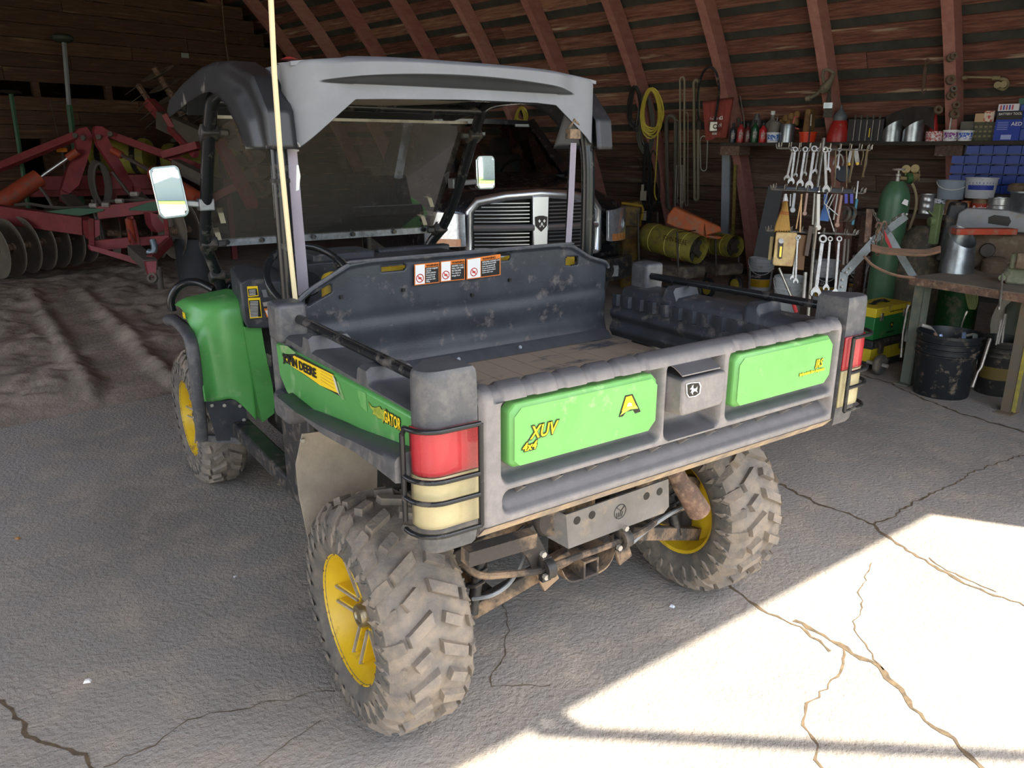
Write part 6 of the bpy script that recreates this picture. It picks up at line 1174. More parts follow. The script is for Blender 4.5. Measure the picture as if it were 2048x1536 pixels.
# oil pails and heaters on the floor by the wall
M_hy = dict(lc=(.02, .40, 'd2a81e'), lcol2=(.40, .62, '2b2c2e'))
def hyp(x0, x1, y0, y1, yb, lab, txt='HY-GARD', d=None, hd=True):
    P0 = pz((x0+x1)/2, yb); return pail(x0, x1, y0, yb, P0, 'c9d0d6', lab, lc=(.12, .36, 'd2a81e'), lcol2=(.37, .60, '2b2c2e'), handle=hd, name='oil_pail', txt=(txt, .42, .11, .62, .29), g='white oil pails by the wall', rings=3)
hyp(1464, 1517, 467, 540, 536, 'white oil pail with black and yellow label, leftmost by the heaters'); hyp(1493, 1544, 515, 580, 579, 'white oil pail with black and yellow label in front of the leaning rubber flap')
hyp(1622, 1671, 520, 600, 600, 'white oil pail with black label half hidden behind the hanging wrenches', txt='HY-GARD'); hyp(1688, 1728, 512, 590, 596, 'white oil pail seen between the steel arm and the green cylinder', txt='HY-GARD')
pail(1543, 1602, 552, 640, pz(1572, 628), 'c4cbcc', 'plain white pail standing in front, beneath the tool rack', name='plain_pail', handle=True); pail(1640, 1695, 584, 640, pz(1668, 625), 'cdd6e2', 'plain pale blue white tub beside the tool rack foot', name='plain_pail', rings=1); pail(1693, 1724, 575, 612, pz(1708, 611), 'c4bfb4', 'small cream pail left of the green and yellow toolbox', name='small_pail', rings=1)
q = MB(); P = [(1537, 372), (1567, 371), (1556, 430), (1541, 517), (1507, 512), (1520, 450)]; q.add([pd(a, b, 7.6) for a, b in P]+[pd(a, b, 7.63) for a, b in P], [tuple(range(6)), tuple(range(11, 5, -1))]+[(i, (i+1) % 6, 6+(i+1) % 6, 6+i) for i in range(6)]); fixn(one(q, 'rubber_flap', mat('dark grey rubber sheet', '4a4c4c', '424444', s=3, rough=.8), 'dark grey rubber mud flap leaning on the white oil pail', 'rubber sheet'))
def heater(c, ax_, L_, r_, wheel_c, lab, name='space_heater', lit=True):
    ax_ = ax_.normalized(); t = thing(name, Vector((c.x, c.y, 0)), lab, 'heater', 'yellow forced air heaters by the wall'); M_hy_ = mat('dusty yellow heater enamel', '9c9238', '7f7a3a', s=6, rough=.45, dust=.35, dc='5f5a46')
    MB().lathe([(r_*.55, -L_/2), (r_*.9, -L_/2+.04), (r_, -L_/2+.12), (r_, L_/2-.2), (r_*.96, L_/2-.18), (r_*.96, L_/2)], c, ax_, 28, cap=False).build('heater_barrel', M_hy_, t, ang=60)
    for k in (-.25, .05, .32): MB().lathe([(r_*1.0, L_*k-.006), (r_*1.02, L_*k), (r_*1.0, L_*k+.006)], c, ax_, 28, cap=False).build('barrel_ring', mat('pale yellow edge', 'c8bf60', rough=.5), t)
    q = MB(); q.lathe([(0, 0), (r_*.35, 0), (r_*.38, -.1)], c+ax_*(L_/2-.03), ax_, 12, cap=False); q.lathe([(r_*.94, 0), (0, -.005)], c+ax_*(L_/2-.12), ax_, 20, cap=False)
    for k in range(5): a = 2*math.pi*k/5; s1 = ax_.cross(Z).normalized(); q.bar(c+ax_*(L_/2-.06), c+ax_*(L_/2-.06)+(s1*math.cos(a)+Z*math.sin(a))*r_*.85, .06, .006, up=ax_)
    q.build('fan_grille', M_grime, t); q = MB(); h = Vector((ax_.x, ax_.y, 0)).normalized(); sd = Z.cross(h)
    T_ = basis(Vector((c.x, c.y, max(.10, c.z-r_-.20)))-h*.02, h, sd, Z); q = MB(T_); q.box((0, 0, .07), (L_*1.02, .34, .13)); q.build('fuel_tank', mat('dusty grey tank steel', '55514a', '47443e', s=5, rough=.6, dust=.4), t, bev=.04, seg=3)
    for s_ in (-1, 1): MB(T_).lathe([(.0, -.02), (.10, -.02), (.115, -.012), (.115, .012), (.10, .02), (0, .02)], (L_*.28, s_*.20, .115-T_.translation.z), (0, 1, 0), 22).build('tyre', M_blkp, t); MB(T_).lathe([(0, -.024), (.075, -.022), (.075, .022), (0, .024)], (L_*.28, s_*.20, .115-T_.translation.z), (0, 1, 0), 18).build('wheel_disc', mat('dusty yellow disc', 'a8963a', rough=.5), t)
    z_ = c.z+r_
    for xx, zt in ((-L_*.42, z_+.14), (L_*.30, z_-.02)): MB(T_).tube(smooth([(xx+.06, -.16, .0), (xx, -.16, zt-T_.translation.z), (xx, .16, zt-T_.translation.z), (xx+.06, .16, .0)], 1), .012, 7).build('carry_frame', M_grime, t)
    MB(T_).tube([(-L_*.4, -.15, 0), (-L_*.5, -.15, -T_.translation.z+.01), (-L_*.5, .15, -T_.translation.z+.01), (-L_*.4, .15, 0)], .012, 6).build('rear_foot', M_grime, t); return t
ha, hb2 = pd(1288, 470, 8.55), pd(1398, 500, 8.0); heater((ha+hb2)/2, hb2-ha, (hb2-ha).length, .155, None, 'larger dusty yellow heater on wheels under the orange bag')
text('JOHN DEERE', pd(1326, 478, 8.05), (hb2-ha), Z+(hb2-ha).normalized()*0, .07, M_ink, bpy.data.objects['space_heater'], sx=.8)
ha, hb2 = pd(1402, 482, 8.9), pd(1462, 492, 8.45); heater((ha+hb2)/2, hb2-ha, (hb2-ha).length+.15, .125, None, 'smaller dusty yellow heater beside the first white oil pail')
q = MB(); OB = [(1332, 447), (1335, 430), (1348, 413), (1372, 424), (1410, 440), (1441, 453), (1444, 463), (1420, 470), (1445, 474), (1440, 479), (1412, 476), (1385, 464), (1352, 455)]
q.add([pd(a, b, 8.15) for a, b in OB]+[pd(1388+(a-1388)*.9, b-3, 8.50) for a, b in OB], [tuple(range(len(OB))), tuple(range(2*len(OB)-1, len(OB)-1, -1))]+[(i, (i+1) % len(OB), len(OB)+(i+1) % len(OB), len(OB)+i) for i in range(len(OB))]); fixn(one(q, 'orange_bag', mat('orange tarpaulin', 'c2642e', 'a85226', s=6, rough=.6, dust=.3), 'faded orange tarpaulin bundle lying on the yellow heaters', 'tarpaulin', bev=.03))
ym = thing('yellow_sprayer', pz(1262, 560), 'yellow framed machine behind the truck headlight', 'machine'); q = MB(); y0 = 8.9
q.tube([pd(a, b, y0) for a, b in ((1243, 406), (1284, 412), (1286, 420), (1283, 440))], .015, 6); q.build('frame', mat('dirty yellow frame', 'a5842a', rough=.5), ym); c = pd(1262, 430, y0+.1); MB(FACE(c)).box((0, .1, 0), (.26, .2, .30)).box((0, .1, -.5), (.2, .2, .75)).build('tank', mat('dirty yellow tank', '8a6c22', '3c382e', s=9, rough=.6), ym, bev=.03)
# ---------------- tool rack with hanging tools ----------------
d_ = 5.25
rk = thing('tool_rack', Vector((pd(1636, 500, d_).x, pd(1636, 500, d_).y, 0)), 'three tier chrome tool rack on a pole loaded with wrenches', 'rack')
MB().tube([pd(1647.5, 277, d_), pd(1634, 380, d_), pd(1630, 470, d_), Vector((pd(1629, 560, d_).x, pd(1629, 560, d_).y, .02))], .014, 12).lathe([(0, 0), (.2, 0), (.2, .012), (.03, .03), (.02, .05)], Vector((pd(1629, 560, d_).x, pd(1629, 560, d_).y, 0)), Z, 24).build('pole', M_chr, rk)
M_wire = mat('bright rack wire', 'cfcfc8', rough=.25, metal=.9, bump=0)
def tier(x0, y0, x1, y1, n, nm):
    for k, (o, dd) in enumerate(((0, -.10), (6, .06))):
        q = MB(); a, b = pd(x0+o, y0-o*.3, d_+dd), pd(x1-o, y1-o*.3, d_+dd*.9); q.tube([a, b], .0042, 6)
        for j in range(n+1):
            p = a.lerp(b, j/n); q.tube([p, p-FW*.0+RT*.0-FW*.03, p-FW*.034+Z*.028], .0034, 5)
        for e_, s_ in ((a, -1), (b, 1)): q.tube([e_, e_+RT*s_*.008+Z*.03], .0042, 5)
        q.build('hook_rail', M_wire, rk)
tier(1554, 297, 1740, 301, 9, 't'); tier(1543, 379, 1727, 387, 8, 't'); tier(1533, 462, 1712, 470, 8, 't')
for y in (298, 383, 466): MB().tube([pd(1640+ (8 if y < 300 else -2), y, d_-.11), pd(1640+(6 if y < 300 else -4), y-1, d_+.10)], .006, 6).build('cross_arm', M_wire, rk)
def wrench(x0, y0, x1, y1, dd, s_=1, m=None, ring=True):
    """combination wrench hanging from (x0, y0) down to (x1, y1)"""
    a, b = pd(x0, y0, dd), pd(x1, y1, dd); u = (b-a).normalized(); L = (b-a).length; v = FW.cross(u).normalized(); q = MB(); w0 = .0085*s_
    P = []; ro = .015*s_
    q.bar(a+u*ro*1.0, b-u*ro*1.1, w0*1.5, .006*s_, up=FW)
    q.lathe([(ro*.55, -.005*s_), (ro, -.005*s_), (ro, .005*s_), (ro*.55, .005*s_), (ro*.55, -.005*s_)], a, FW, 14, cap=False)
    jaw = [(-1.0, -.1), (-.55, -.75), (0, -1.3), (.55, -.75), (1.0, -.1), (1.0, .55), (.62, .95), (.42, .25), (0, .02), (-.42, .25), (-.62, .95), (-1.0, .55)]
    q.prism([(p_*ro*1.25, r_*ro*1.3) for p_, r_ in jaw], b-FW*.004*s_, v, u, FW*.008*s_); return q
WL = [(1586, 299, 1574, 356, 1.15, 'dark combination wrench, first on the left of the top rail'), (1590, 299, 1582, 362, 1.25, 'wide shafted dull wrench, second on the top rail'), (1599, 300, 1591, 350, .8, 'short thin wrench, third on the top rail'), (1610, 299, 1600, 366, 1.3, 'long wrench just right of the short thin one'), (1616, 300, 1609, 347, .9, 'slim wrench overlapping the blue grey flap'),
    (1628, 298, 1618, 370, 1.5, 'largest wrench left of the rack pole'), (1637, 300, 1630, 343, 1.0, 'medium wrench hanging tight to the rack pole'), (1658, 300, 1656, 340, 1.0, 'bright wrench first right of the rack pole'), (1679, 300, 1675, 336, .95, 'bright short wrench, second bright one right of the pole'), (1650, 300, 1652, 378, 1.4, 'long dark wrench right behind the rack pole')]
for k, (a, b, c, d, s_, lab) in enumerate(WL): one(wrench(a, b, c, d, d_-.12 if k % 2 else d_-.05, s_), 'combination_wrench', M_chr if k not in (0, 9) else M_sil, lab, 'wrench', 'wrenches on the top rail of the rack', bev=.001)
for k, (a, b, c, d, r_, lab) in enumerate(((1707, 299, 1699, 365, .009, 'brass tinted hook spanner bar on the right half of the top rail'), (1735, 298, 1726, 355, .009, 'jointed bright bar hanging at the right end of the top rail'), (1671, 302, 1669, 375, .006, 'long thin dark rod behind the bright wrenches'), (1693, 302, 1693, 377, .005, 'long thin pale rod near the right of the top rail'), (1727, 300, 1723, 330, .004, 'short bent wire on the top rail end'))):
    one(MB().tube([pd(a, b, d_-.1), pd((a+c)/2+1, (b+d)/2, d_-.1), pd(c, d-6, d_-.1), pd(c-.5, d, d_-.1)], [r_*.8, r_, r_*.7, r_*1.4], 8), 'hanging_bar', mat('warm bright steel', 'd8c9a0', rough=.25, metal=.9), lab, 'tool', 'bars on the top rail of the rack')
t = thing('hanging_caliper', pd(1700, 326, d_-.05), 'brass tipped caliper hanging on the top rail', 'tool'); q = MB(); q.bar(pd(1703, 298, d_-.04), pd(1697, 325, d_-.04), .02, .004, up=FW).bar(pd(1711, 298, d_-.04), pd(1715, 325, d_-.04), .03, .004, up=FW); q.build('arms', M_sil, t)
for a in ((1698, 328), (1715, 327)): p = pd(*a, d_-.06); MB().lathe([(.004, 0), (.011, 0), (.011, .008), (.004, .008)], p, FW, 12).build('brass_eye', mat('brass', 'c9a040', rough=.3, metal=.9), t)
loop = MB().tube(smooth([pd(a, b, d_+.08) for a, b in ((1666, 330), (1673, 312), (1682, 310), (1687, 322), (1684, 332))], 5), .006, 6); one(loop, 'clamp_hook', M_sil, 'curved steel hook behind the top rail wrenches', 'hook')
one(MB().lathe([(.0, -.01), (.055, -.01), (.06, 0), (.055, .01), (0, .01)], pd(1685, 348, d_+.1), FW, 20), 'black_disc', M_blkp, 'round black disc hanging behind the rack', 'disc')
# second tier
t = thing('whisk_broom', pd(1563, 460, d_-.14), 'straw whisk broom hanging on the rack', 'broom'); bx = lambda a, b: pd(a, b, d_-.14)
q = MB(); f0 = FACE(bx(1571, 400)); 
def brm(u, v):
    xa, xb = 1567+(1550-1567)*sstep(0, 1, v), 1575+(1581-1575)*v; y = 402+60*v; x = xa+(xb-xa)*u; return pd(x, y+1.2*math.sin(u*40)*(v > .9), d_-.14-.02*math.sin(u*math.pi)*(1-.5*v)+.0015*math.sin(u*70))
q.grid(brm, 60, 14, FW*.02); q.build('straw', mat('broom straw', 'c9a25c', 'a8803e', s=40, stretch=(12, 12, 1), rough=.9, bump=.3), t)
MB().tube([bx(1571, 388), bx(1571, 396), bx(1571, 403)], [.008, .014, .018], 10).build('handle_cap', M_wp, t)
for y in (423, 427): MB().tube([pd(1560.0-(y-423)*.3, y, d_-.165), pd(1568, y+1, d_-.175), pd(1578, y+1.5, d_-.165)], .002, 5).build('red_stitching', mat('red thread', 'a83a28', rough=.7), t)
one(MB().bar(pd(1570, 377, d_-.06), pd(1594, 378, d_-.06), .028, .028).bar(pd(1594, 378, d_-.06), pd(1705, 383, d_-.02), .034, .034), 'pry_bar', mat('blue black steel', '3a4258', '4a4a48', s=6, rough=.5), 'heavy bar with a blue handle lying along the second tier', 'bar', bev=.008)
SL = [((1589, 386), (1585, 420), .022, '8c8c88', 'wide grey pliers, leftmost on the second tier'), ((1581, 388), (1580, 413), .008, 'c8c8c4', 'thin bright wrench left of the grey pliers'), ((1614, 386), (1609, 427), .018, '8a7060', 'rusty open jaw wrench on the second tier'), ((1629, 386), (1625, 450), .012, '9a9688', 'perforated strip hanging left of the white ratchet'), ((1637, 388), (1636, 455), .022, 'd8d4c8', 'long white enamelled ratchet handle beside the rack pole'),
    ((1604, 388), (1592, 458), .009, 'c8a070', 'left wooden stick of a crossed pair'), ((1603, 388), (1600, 465), .010, 'd0aa7c', 'right wooden stick of a crossed pair'), ((1675, 388), (1667, 440), .010, 'a8a49c', 'thin bent steel rod right of the blue scraper'), ((1683, 390), (1674, 450), .020, '8a6a58', 'rusty adjustable wrench with round jaw'), ((1716, 362), (1712, 398), .010, 'c2c4c0', 'slim upright handle at the right end of the second tier'), ((1714, 398), (1705, 450), .018, '2f6a7a', 'teal handled tool at the right of the second tier')]
for k, (a, b, w_, c, lab) in enumerate(SL):
    q = MB(); q.bar(pd(*a, d_-.12), pd(*b, d_-.12), w_, .010, up=FW)
    if k in (0, 2, 8, 4):
        p = pd(*b, d_-.12); q.lathe([(.006, -.006), (w_*.9, -.006), (w_*.9, .006), (.006, .006)], p, FW, 12)
    one(q, 'hanging_tool', mat('tool '+c, c, rough=.4, metal=.5 if c not in ('c8a070', 'd0aa7c', 'd8d4c8', '2f6a7a') else 0), lab, 'tool', 'tools on the second tier of the rack', bev=.003)
q = MB(); P = [(1648, 388), (1655, 388), (1654, 415), (1660, 422), (1657, 443), (1640, 441), (1643, 422), (1647, 415)]; q.add([pd(a, b, d_-.10) for a, b in P]+[pd(a, b, d_-.095) for a, b in P], [tuple(range(8)), tuple(range(15, 7, -1))]+[(i, (i+1) % 8, 8+(i+1) % 8, 8+i) for i in range(8)]); fixn(one(q, 'blue_scraper', mat('blue enamel', '2f5a98', rough=.4), 'blue broad bladed scraper on the second tier', 'scraper'))
for k, (a, b, c) in enumerate((((1655, 385), (1648, 407), (1676, 431)), ((1664, 389), (1652, 412), (1668, 463)), ((1670, 389), (1659, 413), (1655, 420)))): one(MB().tube([pd(*a, d_-.15), pd(*b, d_-.15), pd(*c, d_-.15)], .0045, 6), 'hex_key', M_chr, ['bright long hex key pointing down right', 'hex key with the longest arm reaching the third tier', 'short hex key between the other two'][k], 'hex key', 'hex keys on the second tier')
for k, x in enumerate((1688, 1699)):
    t = thing('band_clamp', pd(x, 440, d_-.12), ['left blue tabbed band clamp, upper of the pair', 'right blue tabbed band clamp with shiny band'][k], 'clamp', 'band clamps on the rack'); MB().bar(pd(x+4, 388, d_-.12), pd(x+4, 407, d_-.12), .02, .006, up=FW).build('blue_strap', mat('blue strap', '4a4a98', rough=.6), t)
    p = pd(x, 428, d_-.12); MB().lathe([(.050, -.012), (.052, -.012), (.052, .012), (.050, .012), (.050, -.012)], p, RT+FW*.4, 24, cap=False).build('steel_band', M_chr, t)
# third tier
t = thing('battery_tester', pd(1565, 530, d_-.16), 'worn cream battery tester box hanging on the third tier', 'tester'); q = MB(); P = [(1552, 464), (1592, 465), (1595, 468), (1586, 531), (1583, 533), (1548, 531), (1545, 528)]; n = 7
q.add([pd(a, b, d_-.18) for a, b in P]+[pd(a, b, d_-.10) for a, b in P], [tuple(range(n)), tuple(range(2*n-1, n-1, -1))]+[(i, (i+1) % n, n+(i+1) % n, n+i) for i in range(n)]); fixn(q.build('case', mat('worn cream enamel', 'd2b878', 'b08a5c', s=16, rough=.5), t, bev=.006))
q = MB(); P = [(1557, 482), (1566, 482), (1567, 488), (1564, 517), (1558, 518), (1555, 514)]; q.add([pd(a, b, d_-.187) for a, b in P], [tuple(range(6))]); fixn(q.build('dark_slot', M_grime, t)); q = MB(); q.bar(pd(1562, 493, d_-.192), pd(1560, 514, d_-.192), .014, .004, up=FW); q.build('brass_slide', mat('brass', 'c9a040'), t); MB().lathe([(0, 0), (.018, 0), (.018, .006), (0, .007)], pd(1562, 482, d_-.187), -FW, 14).build('knob', M_sil, t)
WL3 = [(1645, 478, 1631, 584, 1.9, 'large bright wrench in the middle of the third tier'), (1660, 478, 1652, 575, 1.2, 'thinner bright wrench right of the largest one'), (1678, 478, 1670, 585, 1.3, 'long bright wrench nearest the steel arm'), (1597, 474, 1585, 556, 1.0, 'chrome ring spanner left of the pair beneath the tester'), (1595, 476, 1591, 562, 1.0, 'chrome ring spanner right of the pair beneath the tester')]
for k, (a, b, c, d, s_, lab) in enumerate(WL3): one(wrench(a, b, c, d, d_-.14-.01*k, s_), 'combination_wrench', M_chr, lab, 'wrench', 'wrenches on the third tier of the rack', bev=.001)
S3 = [((1544, 473), (1539, 520), .024, '9a8a5c', 'tan gloved tool at the far left of the third tier'), ((1606, 470), (1600, 540), .050, '6b4c2c', 'brown leather strap panel behind the rusty pliers'), ((1622, 452), (1612, 512), .030, '5a4c42', 'rusty locking pliers with hooked head'), ((1690, 478), (1686, 530), .016, '6a625a', 'rusty pliers on the right half of the third tier'), ((1697, 478), (1694, 528), .014, '57514a', 'dark thin pliers next to the rusty pliers'), ((1633, 455), (1628, 500), .012, 'a89a88', 'narrow silver file hanging by the pole')]
for k, (a, b, w_, c, lab) in enumerate(S3): one(MB().bar(pd(*a, d_-.13+.02*(k == 1)), pd(*b, d_-.14+.02*(k == 1)), w_, .012, up=FW), 'hanging_tool', mat('tool '+c, c, rough=.6), lab, 'tool', 'tools on the third tier of the rack', bev=.004)
tq = thing('long_ratchet', pd(1585, 600, d_-.2), 'long chrome ratchet with a red grip slanting below the tester', 'ratchet'); MB().tube([pd(1558, 536, d_-.15), pd(1582, 592, d_-.15)], .010, 8).build('shaft', M_chr, tq); MB().tube([pd(1582, 592, d_-.15), pd(1593, 625, d_-.15)], .013, 8).build('grip', mat('red grip', 'b02a2a', rough=.5), tq)
one(MB().tube([pd(1611, 545, d_-.12), pd(1606, 610, d_-.12)], .012, 10), 'steel_rod', M_sil, 'straight steel rod hanging down behind the cargo bed rail', 'rod')
# ---------------- pickup truck ----------------
TX, TY, TA, TS = 2.8526, 4.5338, .2918, 1.058
TM = Matrix.Translation((TX, TY, .0)) @ Matrix.Rotation(-TA, 4, 'Z') @ Matrix.Scale(TS, 4)
trk = thing('pickup_truck', (TX, TY, 0), 'black pickup truck with chrome crosshair grille parked nose forward', 'truck')
M_tk = mat('black truck paint', '17181b', rough=.16, bump=0, coat=.6, dust=.12, dc='4a4640'); M_tc = mat('truck chrome', 'dfe2e4', rough=.36, metal=1, bump=0); M_tg = mat('truck dark plastic', '1a1a1c', rough=.5)
secs = [  # b (back), half width, sill z, belt z, hood/top z
 (.10, .64, .40, .98, 1.11), (.14, .80, .40, 1.03, 1.13), (.20, .89, .42, 1.06, 1.17), (.5, .98, .42, 1.08, 1.20), (1.0, 1.0, .42, 1.10, 1.24), (1.42, 1.0, .42, 1.12, 1.28)]
q = MB(TM)
def body(u, v):
    k = u*(len(secs)-1); i = min(int(k), len(secs)-2); t = k-i; s0, s1 = secs[i], secs[i+1]; b, hw, zl, zb, zt = [s0[j]+(s1[j]-s0[j])*t for j in range(5)]
    pr = [(-1, zl), (-1.0, zl+.35), (-1, zb-.1), (-.97, zb-.02), (-.86, zb+.03), (-.70, zt-.015), (-.62, zt+.0), (-.3, zt+.012), (0, zt+.015), (.3, zt+.012), (.62, zt), (.70, zt-.015), (.86, zb+.03), (.97, zb-.02), (1, zb-.1), (1, zl+.35), (1, zl)]
    kk_ = v*(len(pr)-1); j = min(int(kk_), len(pr)-2); tt = kk_-j; return Vector((hw*(pr[j][0]+(pr[j+1][0]-pr[j][0])*tt), b, pr[j][1]+(pr[j+1][1]-pr[j][1])*tt))
q.grid(body, 30, 48); hood = q.build('front_body_and_hood', M_tk, trk, ang=60)
q = MB(TM); q.add([(-.80, 1.38, .5), (.80, 1.38, .5), (1.0, 1.40, .45), (1.0, 4.9, .45), (-1.0, 4.9, .45), (-1.0, 1.40, .45), (-1.0, 1.40, 1.14), (1.0, 1.40, 1.14), (1.0, 3.4, 1.20), (-1.0, 3.4, 1.20), (1.0, 4.9, 1.22), (-1.0, 4.9, 1.22)], [(5, 6, 9, 11, 4), (2, 3, 10, 8, 7), (3, 4, 11, 10), (8, 10, 11, 9), (6, 7, 8, 9)]); fixn(q.build('cab_and_bed_sides', M_tk, trk))
# cab greenhouse: pillars, roof, glass
cab_ = {'wl': (-.78, 1.32, 1.27), 'wr': (.78, 1.32, 1.27), 'rl': (-.62, 2.02, 1.80), 'rr': (.62, 2.02, 1.80), 'bl': (-.64, 3.1, 1.82), 'br': (.64, 3.1, 1.82), 'dl': (-.84, 3.3, 1.20), 'dr': (.84, 3.3, 1.20)}
V_ = {k: Vector(v) for k, v in cab_.items()}
for a, b in (('wl', 'rl'), ('wr', 'rr'), ('dl', 'bl'), ('dr', 'br')): MB(TM).bar(V_[a], V_[b], .09, .07, up=Y).build('pillar', M_tk, trk)
for s in (-1, 1): MB(TM).bar((s*.80, 2.45, 1.2), (s*.65, 2.50, 1.80), .10, .05, up=Y).build('pillar', M_tk, trk)
q = MB(TM); q.grid(lambda u, v: Vector(((-.66+1.32*u), 1.98+1.16*v, 1.815+.05*math.sin(u*math.pi)*math.sin(.3+v*2.4)+.0)), 20, 12, Z*-.05); fixn(q.build('roof', M_tk, trk, ang=60))
mg_ = bpy.data.materials.new('vehicle window glass'); mg_.use_nodes = True; n_ = mg_.node_tree.nodes; l_ = mg_.node_tree.links; n_.remove(n_['Principled BSDF']); tb = n_.new('ShaderNodeBsdfTransparent'); tb.inputs[0].default_value = (.55, .62, .6, 1); gl = n_.new('ShaderNodeBsdfGlossy'); gl.inputs['Roughness'].default_value = .02; fr = n_.new('ShaderNodeFresnel'); fr.inputs[0].default_value = 1.5; m2 = n_.new('ShaderNodeMixShader'); l_.new(fr.outputs[0], m2.inputs[0]); l_.new(tb.outputs[0], m2.inputs[1]); l_.new(gl.outputs[0], m2.inputs[2]); l_.new(m2.outputs[0], n_['Material Output'].inputs[0])
def gq(a, b, c, d, nm): q = MB(TM); q.add([a, b, c, d], [(0, 1, 2, 3)]); q.build(nm, mg_, trk)
gq(V_['wl'], V_['wr'], V_['rr'], V_['rl'], 'windscreen'); gq(V_['wr'], Vector((.80, 2.45, 1.2)), Vector((.65, 2.5, 1.80)), V_['rr'], 'side_window'); gq(V_['wl'], Vector((-.80, 2.45, 1.2)), Vector((-.65, 2.5, 1.80)), V_['rl'], 'side_window')
for s in (-1, 1): gq(Vector((s*.80, 2.5, 1.2)), V_['dr'] if s > 0 else V_['dl'], V_['br'] if s > 0 else V_['bl'], Vector((s*.65, 2.5, 1.80)), 'side_window')
gq(V_['dl'], V_['dr'], V_['br'], V_['bl'], 'rear_window')
q = MB(TM); q.bar((-.74, 1.34, 1.255), (.74, 1.34, 1.255), .14, .02); q.build('cowl', M_tg, trk)
q = MB(TM); q.grid(lambda u, v: Vector((-.72+1.44*u, 1.40+.45*v, 1.24+.03*math.sin(v*3))), 10, 6); q.build('dash_top', mat('grey dash', '565a5c', rough=.7), trk)
for s in (-.38, .38): q = MB(TM); q.box((s, 2.35, 1.22), (.46, .12, .5)); q.box((s, 2.37, 1.56), (.24, .10, .18)); q.build('seat', mat('grey seat cloth', '4f5254', rough=.9), trk, bev=.04)
MB(TM).tube([Vector((.38+.17*math.cos(t), 1.80-.05*math.sin(t), 1.26+.15*math.sin(t))) for t in [2*math.pi*k/24 for k in range(24)]], .014, 8, closed=True).build('steering_wheel', M_tg, trk)
q = MB(TM); q.box((.52, 1.98, 1.765), (.18, .04, .03)); q.box((-.05, 1.85, 1.66), (.2, .03, .06)); q.build('visor', mat('pale grey trim', '9aa09c', rough=.8), trk)
# grille: chrome surround, cross, horizontal bars
GP = [(-.61, .635), (-.60, 1.00), (-.53, 1.085), (-.30, 1.13), (0, 1.15), (.30, 1.13), (.53, 1.085), (.60, 1.00), (.61, .635), (.56, .60), (-.56, .60)]
def gy(x): return -.035+.12*(x/.61)**2
def rnd_poly(P, y_off=0): return [Vector((a, gy(a)+y_off, b)) for a, b in P]
q = MB(TM); q.add(rnd_poly(GP, .035), [tuple(range(len(GP)))]); q.build('grille_back', M_ink, trk)
MB(TM).tube(rnd_poly(GP), .040, 10, closed=True).build('grille_surround', M_tc, trk, ang=60)
q = MB(TM); q.prism([(-.065, .60), (.065, .60), (.075, 1.13), (-.075, 1.13)], (0, -.075, 0), X, Z, Y*.05); q.build('grille_bar_upright', M_tc, trk, bev=.008)
q = MB(TM)
for s in (-1, 1): q.tube([Vector((s*x, gy(x)-.025, .865)) for x in (.06, .2, .35, .48, .57)], [.042]*5, 8, flat=.7)
q.build('grille_bar_cross', M_tc, trk)
M_slat = mat('thin chrome slat', 'b8bbbd', rough=.32, metal=.9, bump=0)
for s in (-1, 1):
    for z0, z1, n in ((.655, .815, 6), (.915, 1.07, 6)):
        for k in range(n):
            z_ = z0+(z1-z0)*k/(n-1); xe = .56 if z_ < 1.03 else .50
            MB(TM).tube([Vector((s*x, gy(x), z_)) for x in (.09, .25, .4, xe)], .0065, 5).build('grille_slat', M_slat, trk)
# shield badge with a horned animal head
q = MB(TM); SHD = [(-.055, .055), (-.02, .065), (.02, .065), (.055, .055), (.05, -.02), (.0, -.07), (-.05, -.02)]; q.prism(SHD, (0, -.076, .90), X, Z, Y*-.018); bd = q.build('shield_badge', M_grime, trk, bev=.004)
for a, b, w_, h_ in ((-.022, .022, .022, .030), (.022, .022, .022, .030), (0, -.005, .020, .034), (-.016, -.022, .012, .02), (.016, -.022, .012, .02)):
    q = MB(TM); q.prism([(-w_/2, 0), (0, h_/2), (w_/2, 0), (0, -h_/2)], (a, -.097, .90+b), X, Z, Y*-.004); q.build('badge_emblem', M_tc, bd)
M_hl = mat('headlamp lens', 'c9ced2', 'a8aeb4', s=30, rough=.08, coat=.6, bump=.1, metal=.6)
for s in (-1, 1):
    q = MB(TM)
    def hl(u, v): x = .66+.30*u; return Vector((s*x, -.04+.27*u**1.6+.02*v, .72+.27*v+(.02*u)*v-.02*(1-v)*u))
    q.grid(hl, 10, 8, Vector((0, .05, 0))); h_ = fixn(q.build('headlamp', M_hl, trk, bev=.004)); q = MB(TM); q.grid(lambda u, v: hl(u*.8+.15, v*.22+.02)+Vector((0, -.006, 0)), 6, 2); q.build('amber_lamp', mat('amber lens', 'c87a3a', 'e0a070', s=20, rough=.15, coat=.5), h_)
    q = MB(TM); q.lathe([(.09, 0), (.10, -.02), (.085, -.022), (.0, .01)], (s*.80, .12, .86), -Y, 20, cap=False); q.build('lamp_reflector', M_tc, h_)
    for yy in (.95,):
        MB(TM).lathe([(.23, -.13), (.36, -.13), (.39, -.10), (.39, .10), (.36, .13), (.23, .13)], (s*.86, yy, .37), X, 30, cap=False).build('tyre', M_rubd, trk); MB(TM).lathe([(0, .08), (.22, .12), (.23, .13), (.23, -.1)], (s*.86, yy, .37), X*s, 24, cap=False).build('wheel_rim', M_tc, trk)
    MB(TM).lathe([(.23, -.13), (.36, -.13), (.39, -.10), (.39, .10), (.36, .13), (.23, .13)], (s*.86, 4.2, .37), X, 30, cap=False).build('tyre', M_rubd, trk)
